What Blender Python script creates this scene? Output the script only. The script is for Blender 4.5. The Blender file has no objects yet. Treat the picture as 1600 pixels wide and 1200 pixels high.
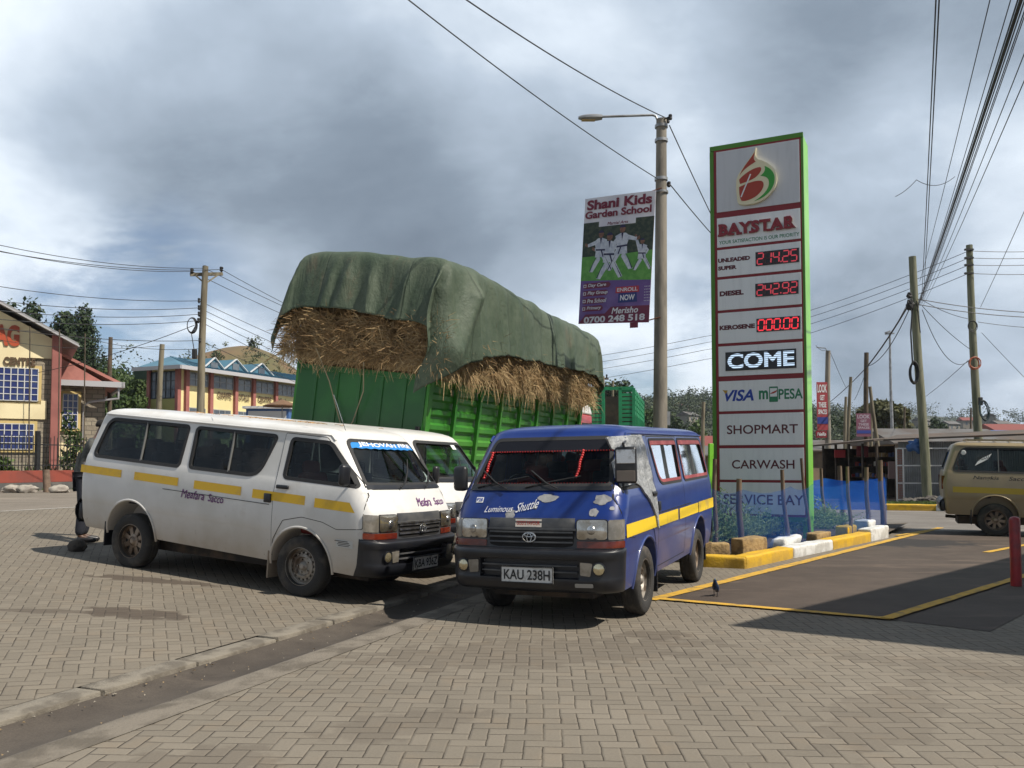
import bpy, bmesh, math, random
import numpy as np
from mathutils import Vector, Matrix, noise as mnoise
from mathutils.geometry import delaunay_2d_cdt
R = math.radians
rng = np.random.default_rng(7); random.seed(7)
scene = bpy.context.scene
C = scene.collection

# ------------------------------------------------------------------ camera, sky, sun, exposure
FPX, CYP, PITCH, CZ = 1353.0, 660.0, 0.048, 1.48
cd = bpy.data.cameras.new('camera'); cam = bpy.data.objects.new('camera', cd); C.objects.link(cam)
cd.sensor_width = 36; cd.lens = FPX / 1600 * 36; cd.shift_y = 60 / 1600
cd.clip_start = 0.05; cd.clip_end = 6000
cam.location = (0, 0, CZ); cam.rotation_euler = (R(90) + PITCH, 0, 0)
scene.camera = cam

SUN_EL = R(52); SUN_DIR = Vector((0.906 * math.cos(SUN_EL), -0.423 * math.cos(SUN_EL), math.sin(SUN_EL)))
sd = bpy.data.lights.new('sun', 'SUN'); sun = bpy.data.objects.new('sun', sd); C.objects.link(sun)
sd.energy = 5.0; sd.angle = R(0.55); sd.color = (1.0, 0.93, 0.82)
sun.rotation_euler = SUN_DIR.to_track_quat('Z', 'Y').to_euler(); sun.location = (20, -10, 30)

scene.view_settings.view_transform = 'Standard'; scene.view_settings.look = 'None'
scene.view_settings.exposure = 0.24; scene.view_settings.gamma = 1.0; scene.view_settings.use_curve_mapping = False
scene.cycles.max_bounces = 8; scene.cycles.transparent_max_bounces = 24
scene.cycles.use_denoising = True

def ray(px, py):
    c, s = math.cos(PITCH), math.sin(PITCH)
    x = (px - 800) / FPX; z = -(py - CYP) / FPX
    return Vector((x, c - z * s, s + z * c))
def P(px, py, Y):                 # world point at depth Y
    r = ray(px, py); t = Y / r.y
    return Vector((r.x * t, Y, CZ + r.z * t))
def G(px, py, z=0.0):             # world point on level z
    r = ray(px, py); t = (z - CZ) / r.z
    return Vector((r.x * t, r.y * t, z))

class NT:                          # small node-expression helper
    def __init__(s, tree): s.t = tree; s.n = tree.nodes; s.l = tree.links
    def node(s, typ, **kw):
        n = s.n.new(typ)
        for k, v in kw.items(): setattr(n, k, v)
        return n
    def put(s, sock, v):
        if v is None: return
        if isinstance(v, bpy.types.NodeSocket): s.l.new(v, sock)
        elif isinstance(v, (tuple, list)) and len(v) == 3 and sock.type == 'RGBA': sock.default_value = (*v, 1)
        else: sock.default_value = v
    def m(s, op, a, b=None, c=None, clamp=False):
        n = s.node('ShaderNodeMath', operation=op, use_clamp=clamp)
        for i, v in enumerate((a, b, c)): s.put(n.inputs[i], v)
        return n.outputs[0]
    def vm(s, op, a, b=None, sc=None):
        n = s.node('ShaderNodeVectorMath', operation=op)
        s.put(n.inputs[0], a); s.put(n.inputs[1], b)
        if sc is not None: s.put(n.inputs['Scale'], sc)
        return n.outputs['Value'] if op in ('DOT_PRODUCT', 'LENGTH', 'DISTANCE') else n.outputs[0]
    def mix(s, f, a, b):
        n = s.node('ShaderNodeMix', data_type='RGBA')
        s.put(n.inputs[0], f); s.put(n.inputs[6], a); s.put(n.inputs[7], b)
        return n.outputs[2]
    def ss(s, v, lo, hi):
        n = s.node('ShaderNodeMapRange', interpolation_type='SMOOTHSTEP')
        s.put(n.inputs[0], v); n.inputs[1].default_value = lo; n.inputs[2].default_value = hi
        return n.outputs[0]
    def noise(s, vec, scale, det=4, rough=0.55, dist=0.0, col=False):
        n = s.node('ShaderNodeTexNoise'); s.put(n.inputs['Vector'], vec)
        n.inputs['Scale'].default_value = scale; n.inputs['Detail'].default_value = det
        n.inputs['Roughness'].default_value = rough; n.inputs['Distortion'].default_value = dist
        return n.outputs['Color'] if col else n.outputs['Fac']
    def sep(s, v): n = s.node('ShaderNodeSeparateXYZ'); s.put(n.inputs[0], v); return n.outputs
    def comb(s, x, y, z):
        n = s.node('ShaderNodeCombineXYZ'); s.put(n.inputs[0], x); s.put(n.inputs[1], y); s.put(n.inputs[2], z); return n.outputs[0]

# world: Nishita blue behind a broken deck of grey cloud (all laid out by world direction)
w = bpy.data.worlds.new('World'); scene.world = w; w.use_nodes = True
nt = NT(w.node_tree); w.node_tree.nodes.clear()
sky = nt.node('ShaderNodeTexSky', sky_type='NISHITA', sun_disc=False)
sky.sun_elevation = SUN_EL; sky.sun_rotation = math.atan2(SUN_DIR.x, SUN_DIR.y)
sky.altitude = 1800; sky.air_density = 1.0; sky.dust_density = 1.2
dirv = nt.node('ShaderNodeTexCoord').outputs['Generated']
dx, dy, dz = nt.sep(dirv)[0:3]
den = nt.m('ADD', nt.m('MAXIMUM', dz, 0.0), 0.34)
pl = nt.comb(nt.m('DIVIDE', dx, den), nt.m('DIVIDE', dy, den), 0.37)
n1 = nt.noise(pl, 0.85, 8, 0.56, 0.2)
n2 = nt.noise(nt.vm('ADD', pl, (7.3, 2.1, 4.0)), 2.2, 8, 0.6, 0.3)
def lobe(px, py, lo, hi):
    d = ray(px, py).normalized()
    return nt.ss(nt.vm('DOT_PRODUCT', dirv, tuple(d)), math.cos(R(lo)), math.cos(R(hi)))
thick = nt.m('ADD', nt.m('MULTIPLY', nt.m('SUBTRACT', n1, 0.5), 1.55), nt.m('MULTIPLY', nt.m('SUBTRACT', n2, 0.5), 0.5))
for px, py, lo, hi, a in ((420, 300, 17, 1, 0.42), (760, 300, 13, 1, 0.26), (80, 260, 13, 2, 0.16), (1250, 520, 13, 2, 0.20), (1500, 560, 12, 2, 0.30), (1350, 90, 11, 2, 0.12),
                          (60, 40, 19, 2, -0.36), (700, 60, 13, 2, -0.18), (1450, 330, 10, 2, -0.22), (990, 500, 9, 2, -0.18), (230, 480, 9, 1, -0.26), (400, 500, 7, 1, -0.20), (30, 430, 8, 2, -0.1), (1040, 130, 9, 1, -0.08)):
    thick = nt.m('ADD', thick, nt.m('MULTIPLY', lobe(px, py, lo, hi), a))
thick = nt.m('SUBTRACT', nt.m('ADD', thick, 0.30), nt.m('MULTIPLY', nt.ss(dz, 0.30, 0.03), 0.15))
thick = nt.m('ADD', thick, nt.m('ADD', nt.m('MULTIPLY', nt.ss(dz, 0.52, 0.80), 0.40), nt.m('MULTIPLY', nt.ss(dy, 0.30, -0.35), 0.40)))   # unseen sky overhead and behind the camera, darkened to cut fill light
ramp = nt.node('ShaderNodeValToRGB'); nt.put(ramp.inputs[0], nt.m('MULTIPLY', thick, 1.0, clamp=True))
e = ramp.color_ramp.elements
e[0].position = 0.0; e[0].color = (0.98, 1.03, 1.08, 1); e[1].position = 1.0; e[1].color = (0.125, 0.160, 0.210, 1)
for p_, c_ in ((0.20, (0.74, 0.82, 0.91, 1)), (0.42, (0.44, 0.52, 0.62, 1)), (0.70, (0.225, 0.28, 0.35, 1))):
    k = e.new(p_); k.color = c_
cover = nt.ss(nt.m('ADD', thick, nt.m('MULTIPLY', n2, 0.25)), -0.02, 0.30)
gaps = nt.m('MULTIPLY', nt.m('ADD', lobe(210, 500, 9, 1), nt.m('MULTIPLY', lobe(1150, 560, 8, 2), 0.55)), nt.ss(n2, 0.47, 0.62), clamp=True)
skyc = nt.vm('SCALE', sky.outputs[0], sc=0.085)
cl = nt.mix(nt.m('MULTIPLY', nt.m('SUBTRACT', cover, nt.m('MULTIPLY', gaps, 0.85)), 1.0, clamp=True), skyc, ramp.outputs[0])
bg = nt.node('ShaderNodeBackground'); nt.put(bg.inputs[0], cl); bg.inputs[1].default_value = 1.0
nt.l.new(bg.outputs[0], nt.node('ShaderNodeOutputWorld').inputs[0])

# ------------------------------------------------------------------ materials
def new_mat(name):
    m = bpy.data.materials.new(name); m.use_nodes = True; m.node_tree.nodes.clear()
    return m, NT(m.node_tree)
def finish(t, sh): t.l.new(sh, t.node('ShaderNodeOutputMaterial').inputs[0])
def bsdf(t, col, rough=0.6, metal=0.0, coat=0.0, spec=0.5, normal=None, emit=None, es=0.0):
    b = t.node('ShaderNodeBsdfPrincipled')
    t.put(b.inputs['Base Color'], col); t.put(b.inputs['Roughness'], rough); t.put(b.inputs['Metallic'], metal)
    b.inputs['Coat Weight'].default_value = coat; b.inputs['Coat Roughness'].default_value = 0.08
    b.inputs['Specular IOR Level'].default_value = spec
    if normal is not None: t.put(b.inputs['Normal'], normal)
    if emit is not None: t.put(b.inputs['Emission Color'], emit); b.inputs['Emission Strength'].default_value = es
    return b.outputs[0]
def bump(t, h, st=0.3, dist=0.02):
    n = t.node('ShaderNodeBump'); n.inputs['Strength'].default_value = st; n.inputs['Distance'].default_value = dist
    t.put(n.inputs['Height'], h); return n.outputs[0]
def obj_co(t): return t.node('ShaderNodeTexCoord').outputs['Object']
_mats = {}
def mat(name, col, rough=0.6, metal=0.0, col2=None, scale=4.0, lo=0.42, hi=0.62, det=5, bmp=0.0, bsc=40.0, coat=0.0, spec=0.5, dirt=None, stretch=None, rust=None):
    if name in _mats: return _mats[name]
    m, t = new_mat(name); co = obj_co(t)
    if stretch: co_ = t.vm('MULTIPLY', co, stretch)
    else: co_ = co
    c = col; r = rough
    if col2 is not None:
        c = t.mix(t.ss(t.noise(co_, scale, det), lo, hi), (*col, 1), (*col2, 1))
    if dirt:                        # road dirt that thins out with height on the object itself
        dc, z0, z1, amt = dirt
        f = t.m('MULTIPLY', t.ss(t.sep(co)[2], z1, z0), t.m('ADD', t.m('MULTIPLY', t.noise(co, 3.5, 6), 0.9), 0.3), clamp=True)
        f = t.m('MAXIMUM', t.m('MULTIPLY', f, amt), t.m('MULTIPLY', t.ss(t.noise(co, 1.7, 6, 0.65), 0.52, 0.75), amt * 0.35))
        c = t.mix(f, c if not isinstance(c, tuple) else (*c, 1), (*dc, 1))
        r = t.m('ADD', t.m('MULTIPLY', f, 0.5), rough, clamp=True)
    if rust:                        # chips and rust freckles
        f2 = t.m('MULTIPLY', t.ss(t.noise(t.vm('MULTIPLY', co, (1, 1, .6)), 11, 6, .65), .64, .70), t.m('ADD', t.ss(t.sep(co)[2], .75, .30), .12), clamp=True)
        c = t.mix(t.m('MULTIPLY', f2, rust), c, (.15, .065, .028, 1))
    n = None
    if bmp: n = bump(t, t.noise(co_, bsc, 4), bmp, 0.02)
    finish(t, bsdf(t, c, r, metal, coat, spec, n)); _mats[name] = m
    return m
def emit_mat(name, col, strength):
    m, t = new_mat(name); finish(t, bsdf(t, tuple(c * 0.3 for c in col), 0.5, emit=(*col, 1), es=strength)); _mats[name] = m; return m
def glass_mat(name, tint=(0.55, 0.6, 0.6), refl=0.10):
    if name in _mats: return _mats[name]
    m, t = new_mat(name)
    tr = t.node('ShaderNodeBsdfTransparent'); t.put(tr.inputs[0], (*tint, 1))
    gl = t.node('ShaderNodeBsdfGlossy'); gl.inputs['Roughness'].default_value = 0.03; t.put(gl.inputs[0], (0.9, 0.95, 1.0, 1))
    fr = t.node('ShaderNodeFresnel'); fr.inputs[0].default_value = 1.33
    mx = t.node('ShaderNodeMixShader'); t.put(mx.inputs[0], t.m('ADD', fr.outputs[0], refl - 0.04, clamp=True))
    t.l.new(tr.outputs[0], mx.inputs[1]); t.l.new(gl.outputs[0], mx.inputs[2])
    di = t.node('ShaderNodeBsdfDiffuse'); t.put(di.inputs[0], (0.35, 0.33, 0.3, 1))
    m2 = t.node('ShaderNodeMixShader'); t.put(m2.inputs[0], t.m('MULTIPLY', t.ss(t.noise(obj_co(t), 2.5, 5), 0.45, 0.8), 0.10))
    t.l.new(mx.outputs[0], m2.inputs[1]); t.l.new(di.outputs[0], m2.inputs[2])
    finish(t, m2.outputs[0]); _mats[name] = m
    return m
def leaf_mat(name, a, b, scale=1.5, tr=0.25):
    m, t = new_mat(name); co = obj_co(t)
    f = t.m('ADD', t.m('MULTIPLY', t.noise(co, scale, 3), 0.6), t.m('MULTIPLY', t.noise(co, scale * 9, 2), 0.4))
    c = t.mix(t.ss(f, 0.36, 0.64), (*a, 1), (*b, 1))
    d = bsdf(t, c, 0.6, spec=0.25)
    tl = t.node('ShaderNodeBsdfTranslucent'); t.put(tl.inputs[0], c)
    mx = t.node('ShaderNodeMixShader'); mx.inputs[0].default_value = tr
    t.l.new(d, mx.inputs[1]); t.l.new(tl.outputs[0], mx.inputs[2]); finish(t, mx.outputs[0]); _mats[name] = m
    return m

# ------------------------------------------------------------------ mesh helpers
def link(name, me, mats, parent=None):
    o = bpy.data.objects.new(name, me); C.objects.link(o)
    if not isinstance(mats, (list, tuple)): mats = [mats]
    for m in mats: me.materials.append(m)
    if parent is not None: o.parent = parent
    return o
def tag(o, label=None, cat=None, group=None, kind=None):
    if label: o['label'] = label
    if cat: o['category'] = cat
    if group: o['group'] = group
    if kind: o['kind'] = kind
    return o
def thing(name, label, cat, loc=(0, 0, 0), rot=(0, 0, 0), group=None):
    o = bpy.data.objects.new(name, None); C.objects.link(o); o.empty_display_size = 0.2
    o.location = loc; o.rotation_euler = rot
    return tag(o, label, cat, group)
def part_empty(name, parent, loc=(0, 0, 0), rot=(0, 0, 0)):
    o = bpy.data.objects.new(name, None); C.objects.link(o); o.parent = parent; o.location = loc; o.rotation_euler = rot
    return o

class MB:
    def __init__(s): s.v = []; s.f = []; s.m = []
    def add(s, vs, fs, mi=0):
        b = len(s.v); s.v.extend([tuple(v) for v in vs])
        for f in fs: s.f.append(tuple(i + b for i in f)); s.m.append(mi)
        return s
    def box(s, c, d, rot=None, mi=0):
        x, y, z = (k / 2 for k in d)
        vs = [Vector(p) for p in ((-x, -y, -z), (x, -y, -z), (x, y, -z), (-x, y, -z), (-x, -y, z), (x, -y, z), (x, y, z), (-x, y, z))]
        if rot is not None:
            M = rot if isinstance(rot, Matrix) else Matrix.Rotation(rot, 3, 'Z')
            vs = [M @ v for v in vs]
        c = Vector(c)
        return s.add([v + c for v in vs], [(0, 3, 2, 1), (4, 5, 6, 7), (0, 1, 5, 4), (1, 2, 6, 5), (2, 3, 7, 6), (3, 0, 4, 7)], mi)
    def bar(s, a, b, w, h, mi=0, up=(0, 0, 1)):      # rectangular bar from a to b
        a, b = Vector(a), Vector(b); d = (b - a); L = d.length; d.normalize(); u = Vector(up)
        if abs(d.dot(u)) > 0.95: u = Vector((1, 0, 0))
        sd_ = d.cross(u).normalized(); u2 = sd_.cross(d)
        vs = [p + sd_ * (i * w / 2) + u2 * (j * h / 2) for p in (a, b) for i, j in ((-1, -1), (1, -1), (1, 1), (-1, 1))]
        return s.add(vs, [(0, 1, 2, 3), (7, 6, 5, 4), (0, 4, 5, 1), (1, 5, 6, 2), (2, 6, 7, 3), (3, 7, 4, 0)], mi)
    def tube(s, pts, r, n=8, mi=0, cap=True):
        pts = [Vector(p) for p in pts]; N = len(pts)
        rs = r if isinstance(r, (list, tuple)) else [r] * N
        u = None; vs = []
        for i, p in enumerate(pts):
            d = (pts[min(i + 1, N - 1)] - pts[max(i - 1, 0)])
            d = d.normalized() if d.length > 1e-9 else Vector((0, 0, 1))
            if u is None: u = d.orthogonal().normalized()
            u = (u - d * u.dot(d)); u = u.normalized() if u.length > 1e-6 else d.orthogonal().normalized()
            v = d.cross(u)
            for k in range(n):
                a = 2 * math.pi * k / n; vs.append(p + (u * math.cos(a) + v * math.sin(a)) * rs[i])
        fs = [(i * n + k, i * n + (k + 1) % n, (i + 1) * n + (k + 1) % n, (i + 1) * n + k) for i in range(N - 1) for k in range(n)]
        if cap: fs += [tuple(reversed(range(n))), tuple((N - 1) * n + k for k in range(n))]
        return s.add(vs, fs, mi)
    def lathe(s, prof, c, ax=(0, 1, 0), n=32, mi=0):    # prof: (radius, distance along the axis)
        ax = Vector(ax).normalized(); u = ax.orthogonal().normalized(); v = ax.cross(u); c = Vector(c)
        vs = [c + ax * h + (u * math.cos(2 * math.pi * k / n) + v * math.sin(2 * math.pi * k / n)) * r for r, h in prof for k in range(n)]
        N = len(prof)
        fs = [(i * n + k, i * n + (k + 1) % n, (i + 1) * n + (k + 1) % n, (i + 1) * n + k) for i in range(N - 1) for k in range(n)]
        return s.add(vs, fs, mi)
    def prism(s, poly, fn, a, b, mi=0):                 # poly (u,v) swept by fn(u,v,w) from w=a to w=b
        n = len(poly)
        vs = [fn(u, v, a) for u, v in poly] + [fn(u, v, b) for u, v in poly]
        return s.add(vs, [tuple(range(n))[::-1], tuple(range(n, 2 * n))] + [(i, (i + 1) % n, n + (i + 1) % n, n + i) for i in range(n)], mi)
    def grid(s, nu, nv, fn, mi=0, closed=False):
        vs = [fn(i, j) for i in range(nu) for j in range(nv)]
        fs = [(i * nv + j, (i + 1) % nu * nv + j, (i + 1) % nu * nv + j + 1, i * nv + j + 1) for i in range(nu if closed else nu - 1) for j in range(nv - 1)]
        return s.add(vs, fs, mi)
    def quads(s, V, mi=0):                              # V: (n,4,3) array of free quads
        b = len(s.v); s.v.extend(map(tuple, V.reshape(-1, 3)))
        for i in range(len(V)): s.f.append((b + 4 * i, b + 4 * i + 1, b + 4 * i + 2, b + 4 * i + 3)); s.m.append(mi)
        return s
    def mesh(s, name, smooth=None, bev=0, seg=2, fix=False):
        me = bpy.data.meshes.new(name); me.from_pydata(s.v, [], s.f)
        if max(s.m or [0]): me.polygons.foreach_set('material_index', s.m)
        if bev or fix:
            bm = bmesh.new(); bm.from_mesh(me)
            if fix: bmesh.ops.recalc_face_normals(bm, faces=bm.faces)
            if bev:
                ed = [e_ for e_ in bm.edges if len(e_.link_faces) == 2 and e_.calc_face_angle(0) > R(35)]
                bmesh.ops.bevel(bm, geom=ed, offset=bev, segments=seg, affect='EDGES', profile=0.5, clamp_overlap=True)
            bm.to_mesh(me); bm.free()
        me.update()
        if smooth is not None:
            me.shade_smooth()
            if smooth < 180: me.set_sharp_from_angle(angle=R(smooth))
        return me
    def build(s, name, mats, parent=None, smooth=None, bev=0, seg=2, fix=False, loc=None, rot=None):
        o = link(name, s.mesh(name, smooth, bev, seg, fix), mats, parent)
        if loc is not None: o.location = loc
        if rot is not None: o.rotation_euler = rot
        return o

def rpoly(pts, r, n=5):                                  # round the corners of a polygon; r number or list
    out = []; N = len(pts)
    for i in range(N):
        p = Vector(pts[i]); a = Vector(pts[i - 1]) - p; b = Vector(pts[(i + 1) % N]) - p
        rr = r[i] if isinstance(r, (list, tuple)) else r
        if rr <= 0: out.append(tuple(p)); continue
        k = min(rr, a.length * 0.45, b.length * 0.45); a = p + a.normalized() * k; b = p + b.normalized() * k
        for j in range(n + 1):
            q = j / n; out.append(tuple(a * (1 - q) ** 2 + p * 2 * q * (1 - q) + b * q * q))
    return out
def area(p): return sum(p[i - 1][0] * p[i][1] - p[i][0] * p[i - 1][1] for i in range(len(p))) / 2
def offs(pts, d):                                        # grow (d>0) or shrink a polygon
    sg = 1 if area(pts) > 0 else -1; N = len(pts); out = []
    for i in range(N):
        a, p, b = Vector(pts[i - 1]), Vector(pts[i]), Vector(pts[(i + 1) % N])
        e1 = (p - a); e2 = (b - p)
        n1_ = Vector((e1.y, -e1.x)).normalized() if e1.length > 1e-9 else Vector((0, 0)); n2_ = Vector((e2.y, -e2.x)).normalized() if e2.length > 1e-9 else n1_
        n_ = n1_ + n2_; n_ = n_.normalized() if n_.length > 1e-6 else n1_
        out.append(tuple(p + n_ * (sg * d / max(0.5, n_.dot(n1_)))))
    return out
def inside(p, poly):
    x, y = p; c = False
    for i in range(len(poly)):
        x1, y1 = poly[i - 1]; x2, y2 = poly[i]
        if (y1 > y) != (y2 > y) and x < (x2 - x1) * (y - y1) / (y2 - y1) + x1: c = not c
    return c
def dens(p, st):
    out = []
    for i in range(len(p)):
        a, b = Vector(p[i]), Vector(p[(i + 1) % len(p)]); k = max(1, int((b - a).length / st))
        out += [tuple(a.lerp(b, j / k)) for j in range(k)]
    return out
def patch(mb, poly, fn, off=0.0, holes=(), st=0.06, mi=0, base=None):   # fill a 2-D outline and lay it on a surface fn(u,v,off)
    loops = [dens(poly, st)] + [dens(h, st) for h in holes]
    pts = []; edges = []
    for L in loops:
        b = len(pts); pts += L; edges += [(b + i, b + (i + 1) % len(L)) for i in range(len(L))]
    us = [p[0] for p in loops[0]]; vs_ = [p[1] for p in loops[0]]
    nu = int((max(us) - min(us)) / st); nv = int((max(vs_) - min(vs_)) / st)
    for i in range(1, nu + 1):
        for j in range(1, nv + 1):
            q = (min(us) + i * st * 0.999, min(vs_) + j * st * 0.997)
            if inside(q, loops[0]) and not any(inside(q, h) for h in loops[1:]): pts.append(q)
    V, E_, F_, *_ = delaunay_2d_cdt([Vector(p) for p in pts], edges, [], 0, 1e-6)
    keep = []
    for f in F_:
        c = sum((V[i] for i in f), Vector((0, 0))) / len(f)
        if inside(c, loops[0]) and not any(inside(c, h) for h in loops[1:]): keep.append(f)
    mb.add([fn(p.x, p.y, off) for p in V], keep, mi)
    if base is not None:
        for L in loops:
            n = len(L); mb.add([fn(*p, off) for p in L] + [fn(*p, base) for p in L], [(i, (i + 1) % n, n + (i + 1) % n, n + i) for i in range(n)], mi)
    return mb

_txt = {}
def text2d(body, bold=0.0, shear=0.0, space=1.0):
    key = (body, bold, shear, space)
    if key in _txt: return _txt[key]
    if 'M' in body and bold:                          # this glyph does not survive the curve offset: grow its outline here
        v, f = text2d(body, 0.0, shear, space); ed = {}
        for g in f:
            for i in range(len(g)):
                e_ = (g[i], g[(i + 1) % len(g)])
                if e_[::-1] in ed: del ed[e_[::-1]]
                else: ed[e_] = 1
        nr = {}
        for a, b in ed:
            d = v[b] - v[a]; L = np.hypot(*d)
            if L < 1e-5: d = np.zeros(2); L = 1
            n_ = np.array([d[1], -d[0]]) / L
            for k in (a, b): nr.setdefault(k, []).append(n_)
        mp = {}; vv = list(map(tuple, v)); ff = list(f)
        for k, ns in nr.items():
            m_ = np.sum(ns, 0); q = np.hypot(*m_)
            m_ = m_ / q if q > 1e-6 else ns[0]
            c_ = max(.55, float(np.max([np.dot(m_, n_) for n_ in ns])))
            mp[k] = len(vv); vv.append(tuple(v[k] + m_ * bold / c_))
        for a, b in ed: ff.append((b, a, mp[a], mp[b]))
        _txt[key] = (np.array(vv), ff); return _txt[key]
    cu = bpy.data.curves.new('lettering', 'FONT'); cu.body = body; cu.size = 1; cu.offset = bold; cu.shear = shear; cu.space_character = space
    cu.resolution_u = 4; cu.fill_mode = 'FRONT'
    o = bpy.data.objects.new('lettering', cu); C.objects.link(o)
    dg = bpy.context.evaluated_depsgraph_get(); dg.update()
    me = bpy.data.meshes.new_from_object(o.evaluated_get(dg))
    v = np.array([(p.co.x, p.co.y) for p in me.vertices]); f = [tuple(p.vertices) for p in me.polygons]
    bpy.data.objects.remove(o); bpy.data.curves.remove(cu); bpy.data.meshes.remove(me)
    _txt[key] = (v, f); return v, f
def text(mb, body, x0, x1, z0, z1, fn, off=0.0, bold=0.0, shear=0.0, space=1.0, mi=0, thick=0.0, tilt=0.0, wob=0.0):
    v, f = text2d(body, bold, shear, space)
    mn, mx = v.min(0), v.max(0); q = (v - mn) / (mx - mn)
    ps = [(x0 + a * (x1 - x0), z0 + b * (z1 - z0) + tilt * a + wob * math.sin(a * 17)) for a, b in q]
    mb.add([fn(a, b, off) for a, b in ps], f, mi)
    if thick:
        cnt = {}
        for g in f:
            for i in range(len(g)):
                ed = (g[i], g[(i + 1) % len(g)])
                if ed[::-1] in cnt: del cnt[ed[::-1]]
                else: cnt[ed] = 1
        for a, b in cnt:
            mb.add([fn(*ps[a], off), fn(*ps[b], off), fn(*ps[b], off - thick), fn(*ps[a], off - thick)], [(0, 1, 2, 3)], mi + 1)
    return mb
def blob(mb, c, r, seed=0, amp=0.25, n=12, mi=0, freq=1.6, flat=None):     # irregular stone
    me = bmesh.new(); bmesh.ops.create_icosphere(me, subdivisions=3, radius=1.0); sv = []
    r = Vector(r) if not isinstance(r, (int, float)) else Vector((r, r, r))
    for v in me.verts:
        k = 1 + amp * mnoise.noise(v.co * freq + Vector((seed * 3.7, seed, 0))) + amp * .4 * mnoise.noise(v.co * freq * 3 + Vector((seed, 0, 5)))
        p = Vector((v.co.x * r.x, v.co.y * r.y, v.co.z * r.z)) * k
        if flat is not None: p.z = max(p.z, -flat)
        sv.append(p + Vector(c))
    me.verts.index_update()
    mb.add(sv, [tuple(v.index for v in f.verts) for f in me.faces], mi); me.free()
    return mb
def leaves(mb, centers, radii, n, size, mi=0, shell=0.55, aspect=0.6, up=0.0, rg=rng):   # leaf-clump quads spread through lobes
    cs = np.array(centers, float); rs = np.array(radii, float)
    if rs.ndim == 1: rs = np.stack([rs] * 3, 1)
    wgt = (rs[:, 0] * rs[:, 1] * rs[:, 2]) ** 0.67; idx = rg.choice(len(cs), n, p=wgt / wgt.sum())
    d = rg.normal(size=(n, 3)); d /= np.linalg.norm(d, axis=1, keepdims=True)
    q = shell + (1 - shell) * rg.random(n) ** 0.7; q *= 1 + 0.12 * rg.normal(size=n)
    p = cs[idx] + d * rs[idx] * q[:, None]
    nrm = d + rg.normal(size=(n, 3)) * 0.7; nrm[:, 2] += up; nrm /= np.linalg.norm(nrm, axis=1, keepdims=True)
    a = np.cross(nrm, rg.normal(size=(n, 3))); a /= np.linalg.norm(a, axis=1, keepdims=True) + 1e-9
    b = np.cross(nrm, a); s_ = size * (0.6 + 0.8 * rg.random(n))[:, None]
    a = a * s_; b = b * s_ * aspect
    mb.quads(np.stack([p - a, p - b * 0.9 + a * .1, p + a, p + b * 0.9 - a * .1], 1), mi)
    return mb
def sag(a, b, s, n=14):
    a, b = Vector(a), Vector(b)
    return [a.lerp(b, i / n) - Vector((0, 0, s * 4 * (i / n) * (1 - i / n))) for i in range(n + 1)]
def dup(root, loc=None, rot=None, label=None, group=None):
    r = root.copy(); C.objects.link(r)
    if loc is not None: r.location = loc
    if rot is not None: r.rotation_euler = rot
    if label: r['label'] = label
    if group: r['group'] = group
    for ch in list(root.children):
        c = ch.copy(); C.objects.link(c); c.parent = r
        for g in list(ch.children):
            d = g.copy(); C.objects.link(d); d.parent = c
    return r
# ------------------------------------------------------------------ ground
DU = (0.37, 0.93)                                   # direction of the drain; uphill is to its left
def tdr(x, y): return -(x + 1.5) * 0.93 + (y - 7.9) * 0.37
def terr(x, y):
    t = tdr(x, y)
    return 0.065 * min(max(t - 0.40, 0), 9.6)
def dpt(a, t, z=0.0):                               # a along the drain, t across it (uphill +)
    return Vector((-1.5 + 0.37 * a - 0.93 * t, 7.9 + 0.93 * a + 0.37 * t, z))

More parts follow.
